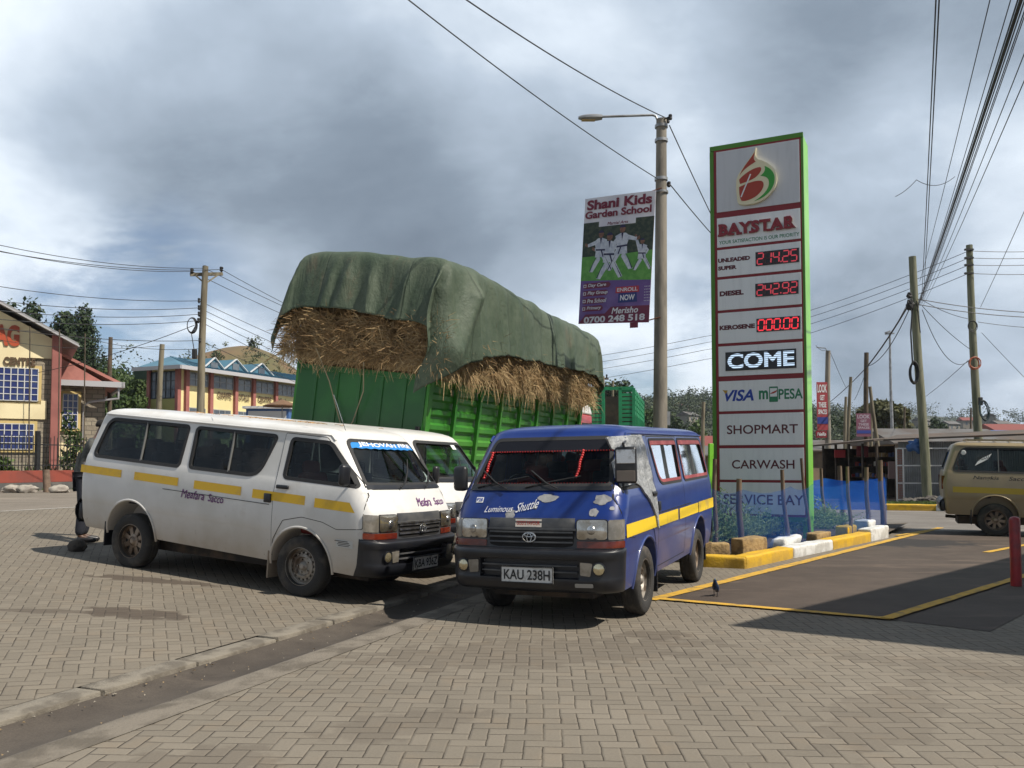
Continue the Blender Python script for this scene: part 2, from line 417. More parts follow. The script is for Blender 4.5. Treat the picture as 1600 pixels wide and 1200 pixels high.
def paver_mat(name, ang, base, shift=0.0, stains=()):
    m, t = new_mat(name); co = obj_co(t)
    wob = t.vm('SCALE', t.vm('SUBTRACT', t.noise(co, 1.1, 3, col=True), (0.5, 0.5, 0.5)), sc=0.045)
    wob2 = t.vm('SCALE', t.vm('SUBTRACT', t.noise(co, 14, 2, col=True), (0.5, 0.5, 0.5)), sc=0.010)
    p = t.vm('ADD', t.vm('ADD', co, wob), wob2)
    x, y, _ = t.sep(p)[0:3]; ca, sa = math.cos(ang), math.sin(ang)
    u = t.m('ADD', t.m('MULTIPLY', t.m('ADD', t.m('MULTIPLY', x, ca), t.m('MULTIPLY', y, sa)), 1 / 0.101), shift)
    v = t.m('MULTIPLY', t.m('ADD', t.m('MULTIPLY', x, -sa), t.m('MULTIPLY', y, ca)), 1 / 0.101)
    iu, iv = t.m('FLOOR', u), t.m('FLOOR', v); fu, fv = t.m('SUBTRACT', u, iu), t.m('SUBTRACT', v, iv)
    k = t.m('FLOORED_MODULO', t.m('SUBTRACT', iu, iv), 4.0)
    eq = [t.m('COMPARE', k, float(q), 0.2) for q in range(4)]
    Lf = t.m('ADD', fu, eq[1]); Rt = t.m('ADD', t.m('SUBTRACT', 1.0, fu), eq[0])
    Bt = t.m('ADD', fv, eq[2]); Tp = t.m('ADD', t.m('SUBTRACT', 1.0, fv), eq[3])
    d = t.m('MINIMUM', t.m('MINIMUM', Lf, Rt), t.m('MINIMUM', Bt, Tp))
    bid = t.comb(t.m('SUBTRACT', iu, eq[1]), t.m('SUBTRACT', iv, eq[2]), 0.0)
    wn = t.node('ShaderNodeTexWhiteNoise', noise_dimensions='2D'); t.put(wn.inputs[0], bid); rv = wn.outputs[0]
    # joints run narrower or fill with dust here and there
    big = t.noise(co, 0.55, 6, 0.6); mid = t.noise(co, 3.1, 5, 0.6); fine = t.noise(co, 60, 4, 0.7)
    dj = t.m('SUBTRACT', d, t.m('MULTIPLY', t.m('SUBTRACT', mid, 0.5), 0.05))
    brick = t.ss(dj, 0.010, 0.060)
    fill = t.m('MULTIPLY', t.ss(t.noise(co, 2.9, 5, 0.65), 0.44, 0.64), 0.62)
    val = t.m('ADD', t.m('ADD', 0.82, t.m('MULTIPLY', rv, 0.14)), t.m('ADD', t.m('MULTIPLY', t.m('SUBTRACT', big, 0.5), 0.50), t.m('MULTIPLY', t.m('SUBTRACT', fine, 0.5), 0.42)))
    bc = t.vm('SCALE', base, sc=val)
    bc = t.mix(t.m('MULTIPLY', t.ss(mid, 0.5, 0.72), 0.35), bc, (base[0] * 1.08, base[1] * 0.97, base[2] * 0.86, 1))
    bc = t.mix(t.m('MULTIPLY', t.ss(t.noise(co, 1.3, 6, 0.7), 0.60, 0.74), 0.30), bc, (0.11, 0.095, 0.08, 1))
    for (sx, sy, rx, ry, rot, amt) in stains:     # damp oily patches
        X = t.m('SUBTRACT', x, sx); Y = t.m('SUBTRACT', y, sy); c_, s_ = math.cos(rot), math.sin(rot)
        a = t.m('DIVIDE', t.m('ADD', t.m('MULTIPLY', X, c_), t.m('MULTIPLY', Y, s_)), rx)
        b = t.m('DIVIDE', t.m('SUBTRACT', t.m('MULTIPLY', Y, c_), t.m('MULTIPLY', X, s_)), ry)
        rr = t.m('ADD', t.m('SQRT', t.m('ADD', t.m('MULTIPLY', a, a), t.m('MULTIPLY', b, b))), t.m('ADD', t.m('MULTIPLY', t.m('SUBTRACT', t.noise(co, 4.5, 5, 0.6), 0.5), 1.5), t.m('ADD', t.m('MULTIPLY', t.m('SUBTRACT', rv, .5), .35), t.m('MULTIPLY', t.m('SUBTRACT', 1.0, brick), -.15))))
        bc = t.mix(t.m('MULTIPLY', t.ss(rr, 1.05, 0.85), amt), bc, (0.075, 0.058, 0.045, 1))
    jc = t.mix(fill, (0.042, 0.034, 0.026, 1), (base[0] * 0.75, base[1] * 0.72, base[2] * 0.68, 1))
    c = t.mix(brick, jc, bc)
    h = t.m('ADD', t.m('MULTIPLY', t.ss(dj, 0.0, 0.14), 1.0), t.m('ADD', t.m('MULTIPLY', fine, 0.18), t.m('MULTIPLY', rv, 0.12)))
    finish(t, bsdf(t, c, 0.85, spec=0.3, normal=bump(t, h, 0.55, 0.006)))
    return m
PV = (0.202, 0.176, 0.140)
m_pave_r = paver_mat('paving_blocks', R(88), PV, 0.3, stains=((0.2, 6.9, 1.5, .5, .2, .30), (2.2, 5.2, .9, .3, 1.0, .22), (-.6, 5.0, .5, .25, .4, .25), (1.2, 7.6, .35, .2, 0, .45), (3.6, 6.2, 1.2, .3, -.5, .2), (-1.6, 4.3, .5, .3, .3, .3)))
g1 = G(235, 903, 0.2); g2 = G(190, 948, 0.16)
m_pave_l = paver_mat('paving_blocks_worn', R(113), (0.196, 0.170, 0.134), 0.1,
                     stains=((g1.x, g1.y, 0.75, 0.16, R(-8), 0.85), (g2.x + .12, g2.y, 0.55, 0.22, R(-4), 0.85), (g2.x - .6, g2.y - .12, 0.8, 0.08, R(10), 0.6), (-1.0, 11.2, 1.2, .5, R(60), .35)))
def asphalt_mat(name, a, b, grain=130, spots=(), rough=0.85):
    m, t = new_mat(name); co = obj_co(t)
    f = t.m('ADD', t.m('MULTIPLY', t.noise(co, 0.7, 6, 0.6), 0.7), t.m('MULTIPLY', t.noise(co, 5, 5, 0.6), 0.3))
    c = t.mix(t.ss(f, 0.36, 0.64), (*a, 1), (*b, 1))
    g = t.noise(co, grain, 3, 0.7)
    c = t.vm('SCALE', c, sc=t.m('ADD', 0.45, t.m('MULTIPLY', g, 1.1)))
    st = t.noise(t.vm('MULTIPLY', co, (0.35, 1.4, 1)), 1.1, 6, 0.65)
    c = t.mix(t.m('MULTIPLY', t.ss(st, 0.53, 0.68), 0.60), c, (b[0] * 1.9, b[1] * 1.85, b[2] * 1.8, 1))
    r = rough
    for (sx, sy, rx, ry, wet) in spots:
        x, y, _ = t.sep(co)[0:3]
        aa = t.m('DIVIDE', t.m('SUBTRACT', x, sx), rx); bb = t.m('DIVIDE', t.m('SUBTRACT', y, sy), ry)
        rr = t.m('ADD', t.m('SQRT', t.m('ADD', t.m('MULTIPLY', aa, aa), t.m('MULTIPLY', bb, bb))), t.m('MULTIPLY', t.m('SUBTRACT', t.noise(co, 2.2, 5, 0.6), 0.5), 1.6))
        k = t.ss(rr, 1.0, 0.75)
        c = t.mix(t.m('MULTIPLY', k, 0.8), c, (0.02, 0.019, 0.019, 1)); r = t.m('SUBTRACT', rough, t.m('MULTIPLY', k, wet))
    finish(t, bsdf(t, c, r, spec=0.4, normal=bump(t, g, 0.5, 0.004)))
    return m
wet = G(1408, 848)
m_asph = asphalt_mat('forecourt_asphalt', (0.056, 0.042, 0.033), (0.082, 0.062, 0.049), spots=((wet.x, wet.y, 1.5, 1.0, 0.72), (6.4, 9.6, 0.5, 0.25, .5)))
m_road = asphalt_mat('road_asphalt', (0.15, 0.128, 0.102), (0.20, 0.172, 0.142), 60)
m_drain = asphalt_mat('drain_floor', (0.052, 0.042, 0.034), (0.085, 0.07, 0.056), 90)
m_dirt = mat('bare_earth', (0.20, 0.165, 0.13), 0.95, col2=(0.13, 0.115, 0.08), scale=0.3, bmp=0.4, bsc=8)
m_kerb = mat('kerb_concrete', (0.215, 0.19, 0.152), 0.9, col2=(0.13, 0.112, 0.088), scale=5, bmp=0.5, bsc=60)
m_yel_old = mat('worn_yellow_line', (0.55, 0.32, 0.035), 0.8, col2=(0.30, 0.20, 0.06), scale=7, lo=0.47, hi=0.66, bmp=0.3, bsc=90)
m_white_line = mat('worn_white_line', (0.45, 0.43, 0.40), 0.8, col2=(0.2, 0.18, 0.16), scale=4, lo=0.5, hi=0.7)

def sheet(name, pts2, zf, m, st=0.0, label=None):
    mb = MB()
    if st: patch(mb, pts2, lambda x, y, o: (x, y, zf(x, y)), 0, st=st)
    else: mb.add([(x, y, zf(x, y)) for x, y in pts2], [tuple(range(len(pts2)))])
    o = mb.build(name, m, fix=True)
    for p in o.data.polygons:
        if p.normal.z < 0: o.data.flip_normals(); break
    return tag(o, kind='structure')
# base sheet to the horizon, well under the pavings near by
mb = MB(); xs = np.concatenate([-np.geomspace(2500, 40, 14), np.linspace(-34, 34, 35), np.geomspace(40, 2500, 14)])
ys = np.concatenate([[-400, -120, -40, -20], np.linspace(-12, 60, 37), np.geomspace(66, 2800, 16)])
def gz(x, y):
    t = tdr(x, y); z = terr(x, y) - 0.09
    return z
mb.grid(len(xs), len(ys), lambda i, j: (xs[i], ys[j], gz(xs[i], ys[j])))
tag(mb.build('ground', m_dirt, smooth=180), kind='structure')
# left paving slope, road, right paving, drain
def strip(name, m, t0, t1, a0, a1, zf, nt_=2, na=2):
    mb = MB(); ts = np.linspace(t0, t1, nt_); as_ = np.linspace(a0, a1, na)
    def f(i, j):
        p = dpt(as_[i], ts[j]); return (p.x, p.y, zf(ts[j], p.x, p.y))
    mb.grid(na, nt_, f); o = mb.build(name, m, smooth=180, fix=True)
    if o.data.polygons[0].normal.z < 0: o.data.flip_normals()
    return tag(o, kind='structure')
strip('paving_slope', m_pave_l, 0.50, 10.0, -14, 60, lambda t, x, y: terr(x, y), 12, 30)
strip('road', m_road, 10.0, 21.0, -30, 220, lambda t, x, y: 0.624 - 0.02)
strip('road_edge_line', m_white_line, 10.35, 10.47, -25, 200, lambda t, x, y: 0.624 - 0.016)
strip('drain', m_drain, -0.25, 0.25, -14, 50, lambda t, x, y: -0.055 + 0.6 * t * t, 7, 2)
m_conc = mat('drain_edge_concrete', (0.185, 0.16, 0.128), 0.9, col2=(0.11, 0.093, 0.072), scale=3.5, bmp=0.5, bsc=50)
strip('drain_edge', m_conc, -0.56, -0.25, -14, 50, lambda t, x, y: 0.005 + .006 * mnoise.noise(Vector((x * 1.3, y * 1.3, 0))) if t < -0.3 else -0.016, 5, 90)
pr = [dpt(-14, -0.55), dpt(46, -0.55)]
sheet('paving', [(pr[0].x, pr[0].y), (40, -10), (40, 3.0), (24, 26), (pr[1].x, pr[1].y)], lambda x, y: 0.0, m_pave_r)
a0 = [(1.55, 9.54), (3.57, 8.33), (4.22, 7.72), (5.05, 8.62), (9.5, 12.9), (40, 34), (40, 62), (16, 40), (9.93, 20.14)]
sheet('forecourt', a0, lambda x, y: 0.004, m_asph)
a1 = [(7.9, 17.9), (11.5, 14.8), (42, 33), (42, 70), (-2, 70), (-2, 42), (4, 34), (9.5, 26)]
sheet('far_road', [(7.6, 19.6), (15.5, 17.6), (60, 30), (60, 34.5), (15.6, 29.2), (13.0, 30.0), (9.6, 32.5), (6, 34), (2.5, 30)], lambda x, y: 0.008, asphalt_mat('far_asphalt', (0.13, 0.115, 0.10), (0.17, 0.155, 0.138), 50))
def line(p, q, w_, name='painted_line', z=0.0125, m=None):
    p, q = Vector(p), Vector(q); d = (q - p).normalized(); n = Vector((-d.y, d.x)) * w_ / 2
    mb = MB(); N = max(2, int((q - p).length / 0.25)); L = []
    for i in range(N + 1):
        c = p.lerp(q, i / N)
        L.append([(c.x + sgn * n.x * (1 + .12 * random.uniform(-1, 1)), c.y + sgn * n.y * (1 + .12 * random.uniform(-1, 1)), z) for sgn in (-1, 1)])
    mb.grid(N + 1, 2, lambda i, j: L[i][j]); o = mb.build(name, m or m_yel_old, fix=True)
    if o.data.polygons[0].normal.z < 0: o.data.flip_normals()
    return tag(o, kind='structure')
line((1.50, 9.47), (9.93, 20.14), 0.15); line((1.63, 9.52), (3.60, 8.31), 0.12, z=0.0165); line((3.55, 8.30), (9.6, 14.3), 0.115, z=0.0205)
line(G(1540, 864).xy, G(1640, 845).xy, 0.12); line(G(1400, 838).xy, G(1470, 826).xy, 0.1, z=0.0165)

# kerb blocks edging the drain, lightly settled
random.seed(3); a = -5.2; kb = 0
kl = 'grey concrete kerb block in the line along the drain'
while a < 12:
    L = random.uniform(0.86, 0.98); mb = MB()
    zt = 0.012 + random.uniform(-0.006, 0.006)
    mb.box((0, 0, zt - 0.10), (L - 0.02, 0.22, 0.2))
    p = dpt(a + L / 2, 0.375)
    o = mb.build('kerb_block', m_kerb, bev=0.012, smooth=40, loc=p, rot=(random.uniform(-.015, .015), random.uniform(-.006, .006), math.atan2(.93, .37) + random.uniform(-.02, .02)))
    tag(o, kl, 'kerb block', 'kerb blocks along the drain'); a += L
# dry leaves and grit in the drain
mb = MB()
for i in range(230):
    p = dpt(random.uniform(-5, 9), random.choice((random.uniform(-.24, .24), random.gauss(.2, .04), random.gauss(-.22, .03)))); s_ = random.uniform(.005, .016)
    an = random.uniform(0, 6.3); c_, q_ = math.cos(an) * s_, math.sin(an) * s_; z = -.02 + random.uniform(0, .012)
    mb.add([(p.x - c_, p.y - q_, z), (p.x + q_ * .5, p.y - c_ * .5, z + .008), (p.x + c_, p.y + q_, z), (p.x - q_ * .5, p.y + c_ * .5, z + .004)], [(0, 1, 2, 3)], random.choice((0, 0, 1)))
tag(mb.build('leaf_litter', [mat('dry_leaf', (0.24, 0.17, 0.09), 0.9), mat('pale_grit', (0.28, 0.25, 0.2), 0.9)]), 'dry leaves and grit lying along the drain', 'litter', kind='stuff')
# ------------------------------------------------------------------ minibuses (x forward from the front axle, y left, z up)
RAKE = 0.028
WZ = [(.30, .795), (.36, .81), (.45, .825), (.60, .838), (.655, .84), (.675, .846), (.80, .848), (.95, .846), (1.05, .842), (1.15, .834), (1.225, .822), (1.26, .812), (1.74, .735), (1.78, .728), (1.95, .70)]
XF = [(.30, .96), (.45, 1.0), (.70, 1.0), (.98, .985), (1.06, .94), (1.24, .835), (1.28, .80), (1.75, .40), (1.79, .345), (1.95, .15)]
XR = [(.30, -3.50), (.45, -3.56), (.95, -3.60), (1.22, -3.57), (1.74, -3.40), (1.79, -3.37), (1.95, -3.25)]
def ip(tab, z): return float(np.interp(z, [a for a, _ in tab], [b for _, b in tab]))
RF, RRr, BOW = 0.19, 0.10, 0.075
def ringpts(z, d=0.0, zz=None, nF=13, nC=7, nS=22, nR=9):
    z_ = z if zz is None else zz
    w_ = ip(WZ, z_) - d; xf = ip(XF, z_) - d; xr = ip(XR, z_) + d
    rf = min(RF, w_ * .5); rr = min(RRr, w_ * .4); ks = (w_ - rf) / w_
    x0 = xf - BOW * ks * ks; pts = []
    for y in np.linspace(0, w_ - rf, nF): pts.append((xf - BOW * (y / w_) ** 2, y))
    for a in np.linspace(0, math.pi / 2, nC)[1:]: pts.append((x0 - rf + rf * math.cos(a), w_ - rf + rf * math.sin(a)))
    for x in np.linspace(x0 - rf, xr + rr, nS)[1:]: pts.append((x, w_))
    for a in np.linspace(0, math.pi / 2, nC)[1:]: pts.append((xr + rr - rr * math.sin(a), w_ - rr + rr * math.cos(a)))
    for y in np.linspace(w_ - rr, 0, nR)[1:]: pts.append((xr, y))
    return pts
def fullring(z, d=0.0, zz=None):
    h = ringpts(z, d, zz); return h + [(x, -y) for x, y in h[-2:0:-1]]
def rk(v): return Vector((v[0], v[1], v[2] - RAKE * v[0]))
_pc = {}
def peri(s_, z, o=0.0):                              # wrap round the nose: s = distance from the centre line (left +)
    key = round(z, 4)
    if key not in _pc:
        h = np.array(ringpts(z)[:22]); L = np.concatenate([[0], np.cumsum(np.hypot(*np.diff(h, axis=0).T))]); _pc[key] = (h, L)
    h, L = _pc[key]; a = abs(s_); x = np.interp(a, L, h[:, 0]); y = np.interp(a, L, h[:, 1])
    x2 = np.interp(a + .01, L, h[:, 0]); y2 = np.interp(a + .01, L, h[:, 1]); x1 = np.interp(max(a - .01, 0), L, h[:, 0]); y1 = np.interp(max(a - .01, 0), L, h[:, 1])
    tx, ty = x2 - x1, y2 - y1; q = math.hypot(tx, ty) or 1; nx, ny = ty / q, -tx / q
    return rk((x + nx * o, math.copysign(1, s_) * (y + ny * o), z))
def frontf(y, z, o=0.0):                             # nose / windscreen as a function of y, z
    w_ = ip(WZ, z); xf = ip(XF, z); a = min(abs(y), w_ - 1e-3); ks = w_ - RF
    x = xf - BOW * (a / w_) ** 2 if a <= ks else xf - BOW * (ks / w_) ** 2 - RF + math.sqrt(max(RF * RF - (a - ks) ** 2, 0))
    sl = 0.55 if z > 1.02 else 0.05
    return rk((x + o, y, z + o * sl))
def sidef(sg):
    def f(x, z, o=0.0):
        w_ = ip(WZ, z); xc = ip(XF, z) - BOW * ((w_ - RF) / w_) ** 2 - RF; y = w_; ox = 0.0
        if x > xc:
            q = min(x - xc, RF * .97); y = w_ - RF + math.sqrt(RF * RF - q * q); ox = o * q / RF
        return rk((x + ox, sg * (y + o), z + o * (0.16 if z > 1.24 else 0)))
    return f
def rearf(y, z, o=0.0): return rk((ip(XR, z) - o, y, z))

WIN_DOOR = rpoly([(-.30, 1.262), (.70, 1.262), (.62, 1.36), (.27, 1.70), (-.27, 1.705)], [.06, .03, .05, .06, .06])
WIN_MID = rpoly([(-.66, 1.245), (-.47, 1.715), (-1.72, 1.72), (-1.73, 1.24)], [.16, .07, .06, .06])
WIN_REAR = rpoly([(-1.89, 1.235), (-1.84, 1.725), (-3.22, 1.725), (-3.40, 1.235)], [.06, .06, .13, .10])
WIN_SCREEN = rpoly([(-.70, 1.29), (.70, 1.29), (.605, 1.738), (-.605, 1.738)], [.05, .05, .07, .07])
WIN_BACK = rpoly([(-.60, 1.28), (.60, 1.28), (.55, 1.68), (-.55, 1.68)], .07)
ARCHES = ((0.02, .415), (-2.627, .415))

def body_mesh(name):
    def loft(d, zs, roof, mats_i):
        mb = MB(); rings = [[(x, y, z) for x, y in fullring(z, d)] for z in zs]
        for ins, z in roof: rings.append([(x, y, z) for x, y in fullring(z, d + ins, 1.78)])
        n = len(rings[0]); vs = [p for r_ in rings for p in r_]
        fs = [(i * n + k, i * n + (k + 1) % n, (i + 1) * n + (k + 1) % n, (i + 1) * n + k) for i in range(len(rings) - 1) for k in range(n)]
        fs += [tuple(reversed(range(n))), tuple((len(rings) - 1) * n + k for k in range(n))]
        mb.add(vs, fs, mats_i); return mb
    mats = [bpy.data.materials.get('__t%d' % i) or bpy.data.materials.new('__t%d' % i) for i in range(3)]
    outer = loft(0, [.34, .38, .45, .55, .645, .66, .675, .75, .85, .95, 1.0, 1.05, 1.12, 1.18, 1.225, 1.245, 1.26, 1.28, 1.34, 1.42, 1.50, 1.58, 1.66, 1.72, 1.755, 1.78], [(.012, 1.80), (.035, 1.82), (.075, 1.84), (.14, 1.858), (.24, 1.872), (.38, 1.882), (.55, 1.887)], 0)
    inner = loft(.045, [.80, .9, 1.0, 1.12, 1.24, 1.28, 1.5, 1.70, 1.75], [(.05, 1.79), (.15, 1.81), (.3, 1.825)], 1)
    cut = MB()
    for w_ in (WIN_DOOR, WIN_MID, WIN_REAR): cut.prism(w_, lambda u, v, q: (u, q, v), -1.1, 1.1, 0)
    cut2 = MB(); cut2.prism(WIN_SCREEN, lambda u, v, q: (q, u, v), .18, 1.4, 0); cut2.prism(WIN_BACK, lambda u, v, q: (q, u, v), -3.9, -3.15, 0)
    arch = MB()
    for cx, r_ in ARCHES:
        for sg in (-1, 1):
            n = 40; pl = [(cx + r_ * math.cos(a) * (1.0), .335 + r_ * math.sin(a)) for a in np.linspace(0, 2 * math.pi, n, endpoint=False)]
            arch.prism(pl, lambda u, v, q: (u, q, v), sg * .50, sg * 1.2, 2)
    o = outer.build(name, mats, fix=True)
    tmp = []
    for b in (inner, cut, cut2, arch):
        c = b.build('cutter', mats, fix=True); tmp.append(c)
        md = o.modifiers.new('b', 'BOOLEAN'); md.object = c; md.operation = 'DIFFERENCE'; md.solver = 'EXACT'
    dg = bpy.context.evaluated_depsgraph_get(); dg.update()
    me = bpy.data.meshes.new_from_object(o.evaluated_get(dg))
    for c in tmp + [o]: bpy.data.objects.remove(c)
    for v in me.vertices: v.co = rk(v.co)
    me.shade_smooth(); me.set_sharp_from_angle(angle=R(32)); me.materials.clear()
    return me
BODY = body_mesh('body')
bm_ = bmesh.new(); bm_.from_mesh(BODY)                       # tidy the shading of the large cut faces
bmesh.ops.triangulate(bm_, faces=[f for f in bm_.faces if len(f.verts) > 4]); bm_.to_mesh(BODY); bm_.free()
BODY.shade_smooth(); BODY.set_sharp_from_angle(angle=R(32))

m_rubber = mat('black_rubber', (0.018, 0.018, 0.019), 0.7)
m_blackpl = mat('black_plastic', (0.011, 0.012, 0.016), 0.38, col2=(0.032, 0.031, 0.030), scale=3, lo=.5, hi=.8)
m_tyre = mat('tyre_rubber', (0.025, 0.024, 0.023), 0.85, col2=(0.07, 0.06, 0.05), scale=6, lo=.45, hi=.7, bmp=.3, bsc=60)
m_void = mat('dark_underside', (0.012, 0.011, 0.011), 0.9)
m_chassis = mat('dirty_chassis', (0.035, 0.03, 0.027), 0.9, col2=(0.09, 0.065, 0.045), scale=3)
m_cabin = mat('cabin_trim', (0.15, 0.15, 0.15), 0.8)
m_seat = mat('seat_cloth', (0.035, 0.04, 0.055), 0.9, col2=(0.06, 0.06, 0.075), scale=5)
m_seat_r = mat('seat_red_cloth', (0.22, 0.035, 0.03), 0.9)
m_glass = glass_mat('side_glass', (0.40, 0.47, 0.47), 0.04)
m_glass_d = glass_mat('dark_side_glass', (0.24, 0.30, 0.33), 0.03)
m_screen = glass_mat('windscreen_glass', (0.62, 0.68, 0.66), 0.035)
m_chrome = mat('worn_chrome', (0.55, 0.55, 0.55), 0.25, 0.9, col2=(0.25, 0.24, 0.22), scale=8)
m_rim = mat('painted_steel', (0.33, 0.30, 0.26), 0.55, 0.4, col2=(0.12, 0.085, 0.06), scale=9, lo=.45, hi=.65)
m_rim_b = mat('brown_alloy', (0.30, 0.235, 0.18), 0.5, 0.4, col2=(0.13, 0.09, 0.06), scale=7)
m_amber = mat('red_orange_lens', (0.15, 0.022, 0.008), 0.2, coat=.5, col2=(0.09, 0.014, 0.01), scale=6)
def lens_mat(name, col):
    m, t = new_mat(name); co = obj_co(t)
    wv = t.node('ShaderNodeTexWave', wave_type='BANDS', bands_direction='Y'); t.put(wv.inputs[0], co); wv.inputs['Scale'].default_value = 22; wv.inputs['Distortion'].default_value = 0
    c = t.mix(t.ss(t.noise(co, 7, 4), .4, .65), (*col, 1), (col[0] * .62, col[1] * .57, col[2] * .5, 1))
    finish(t, bsdf(t, c, 0.12, 0.75, coat=1.0, normal=bump(t, wv.outputs['Fac'], .25, .01))); return m
m_lens = lens_mat('headlamp_glass', (0.55, 0.54, 0.51)); m_lens_o = lens_mat('yellowed_lens', (0.36, 0.32, 0.24)); m_corner = mat('smoky_corner_lens', (0.16, 0.145, 0.12), 0.15, 0.1, coat=.8, col2=(0.24, 0.22, 0.19), scale=9)
m_fog = lens_mat('fog_lens', (0.62, 0.55, 0.36))
m_plate = mat('white_plate', (0.62, 0.62, 0.60), 0.5, col2=(0.33, 0.31, 0.29), scale=14, lo=.5, hi=.7)
m_black = mat('black_letter_paint', (0.015, 0.015, 0.016), 0.5)
m_yellow = mat('yellow_reflective_tape', (0.72, 0.44, 0.015), 0.45, col2=(0.55, 0.34, 0.04), scale=5, lo=.5, hi=.7)
m_white_s = mat('white_letter_paint', (0.75, 0.75, 0.75), 0.5); m_purple = mat('purple_letter_paint', (0.14, 0.035, 0.16), 0.5)
m_seam = mat('panel_gap', (0.02, 0.02, 0.02), 0.9)
m_mirror = mat('mirror_glass', (0.8, 0.82, 0.85), 0.04, 1.0)

def wheel_meshes():
    out = {}
    mb = MB(); mb.lathe([(.195, -.075), (.215, -.092), (.25, -.098), (.30, -.095), (.322, -.082), (.334, -.055), (.335, -.03), (.331, -.027), (.331, -.02), (.335, -.017), (.336, 0), (.335, .017), (.331, .02), (.331, .027), (.335, .03), (.334, .055), (.322, .082), (.30, .095), (.25, .098), (.215, .092), (.195, .075), (.19, 0), (.195, -.075)], (0, 0, 0), (0, 1, 0), 48)
    out['tyre'] = mb.mesh('tyre', 40)
    def rim(n, r0, r1, w_, hub, dark):
        mb = MB()
        mb.lathe([(.20, .085), (.212, .082), (.212, .07), (.196, .06), (.188, .02), (.180, .018), (r1, .035), (r1 - .004, .0)], (0, 0, 0), (0, 1, 0), 48)
        mb.lathe([(.188, .0), (.05, .0)], (0, 0, 0), (0, 1, 0), 32, 1)
        mb.lathe([(r0 + .012, .0), (r0 + .008, .035), (r0 - .02, .045), (r0 * .72, .02), (hub + .012, .022), (hub, .045), (hub * .55, .06), (0.001, .06)], (0, 0, 0), (0, 1, 0), 40)
        for k in range(n):
            a = 2 * math.pi * k / n; d = Vector((math.cos(a), 0, math.sin(a))); tdir = Vector((-math.sin(a), 0, math.cos(a)))
            for (ra, rb, ya, yb) in ((r0 - .012, r1 + .006, .030, .024),):
                p = [d * ra - tdir * w_ * .5, d * ra + tdir * w_ * .5, d * rb + tdir * w_ * .62, d * rb - tdir * w_ * .62]
                f = [v + Vector((0, y, 0)) for v, y in zip(p, (ya, ya, yb, yb))]; g = [v + Vector((0, -.01, 0)) for v in p]
                mb.add(f + g, [(0, 1, 2, 3), (0, 4, 5, 1), (1, 5, 6, 2), (2, 6, 7, 3), (3, 7, 4, 0)])
        for k in range(5):
            a = 2 * math.pi * k / 5; mb.lathe([(.011, .015), (.011, .04), (.0, .042)], (math.cos(a) * .072, 0, math.sin(a) * .072), (0, 1, 0), 6, 0)
        return mb
    out['steel'] = rim(16, .125, .158, .024, .045, 1).mesh('rim', 35); out['spoke'] = rim(8, .075, .172, .05, .045, 1).mesh('rim', 35)
    return out
WM = wheel_meshes()
def seat_mesh():
    mb = MB(); mb.box((0.02, 0, .08), (.44, .44, .16)); mb.box((-.20, 0, .40), (.12, .43, .56), Matrix.Rotation(-.16, 3, 'Y')); mb.box((-.27, 0, .73), (.09, .26, .16), Matrix.Rotation(-.12, 3, 'Y'))
    return mb.mesh('seat', 50, bev=.045, seg=3, fix=True)
SEAT = seat_mesh(); SEAT2 = SEAT.copy()

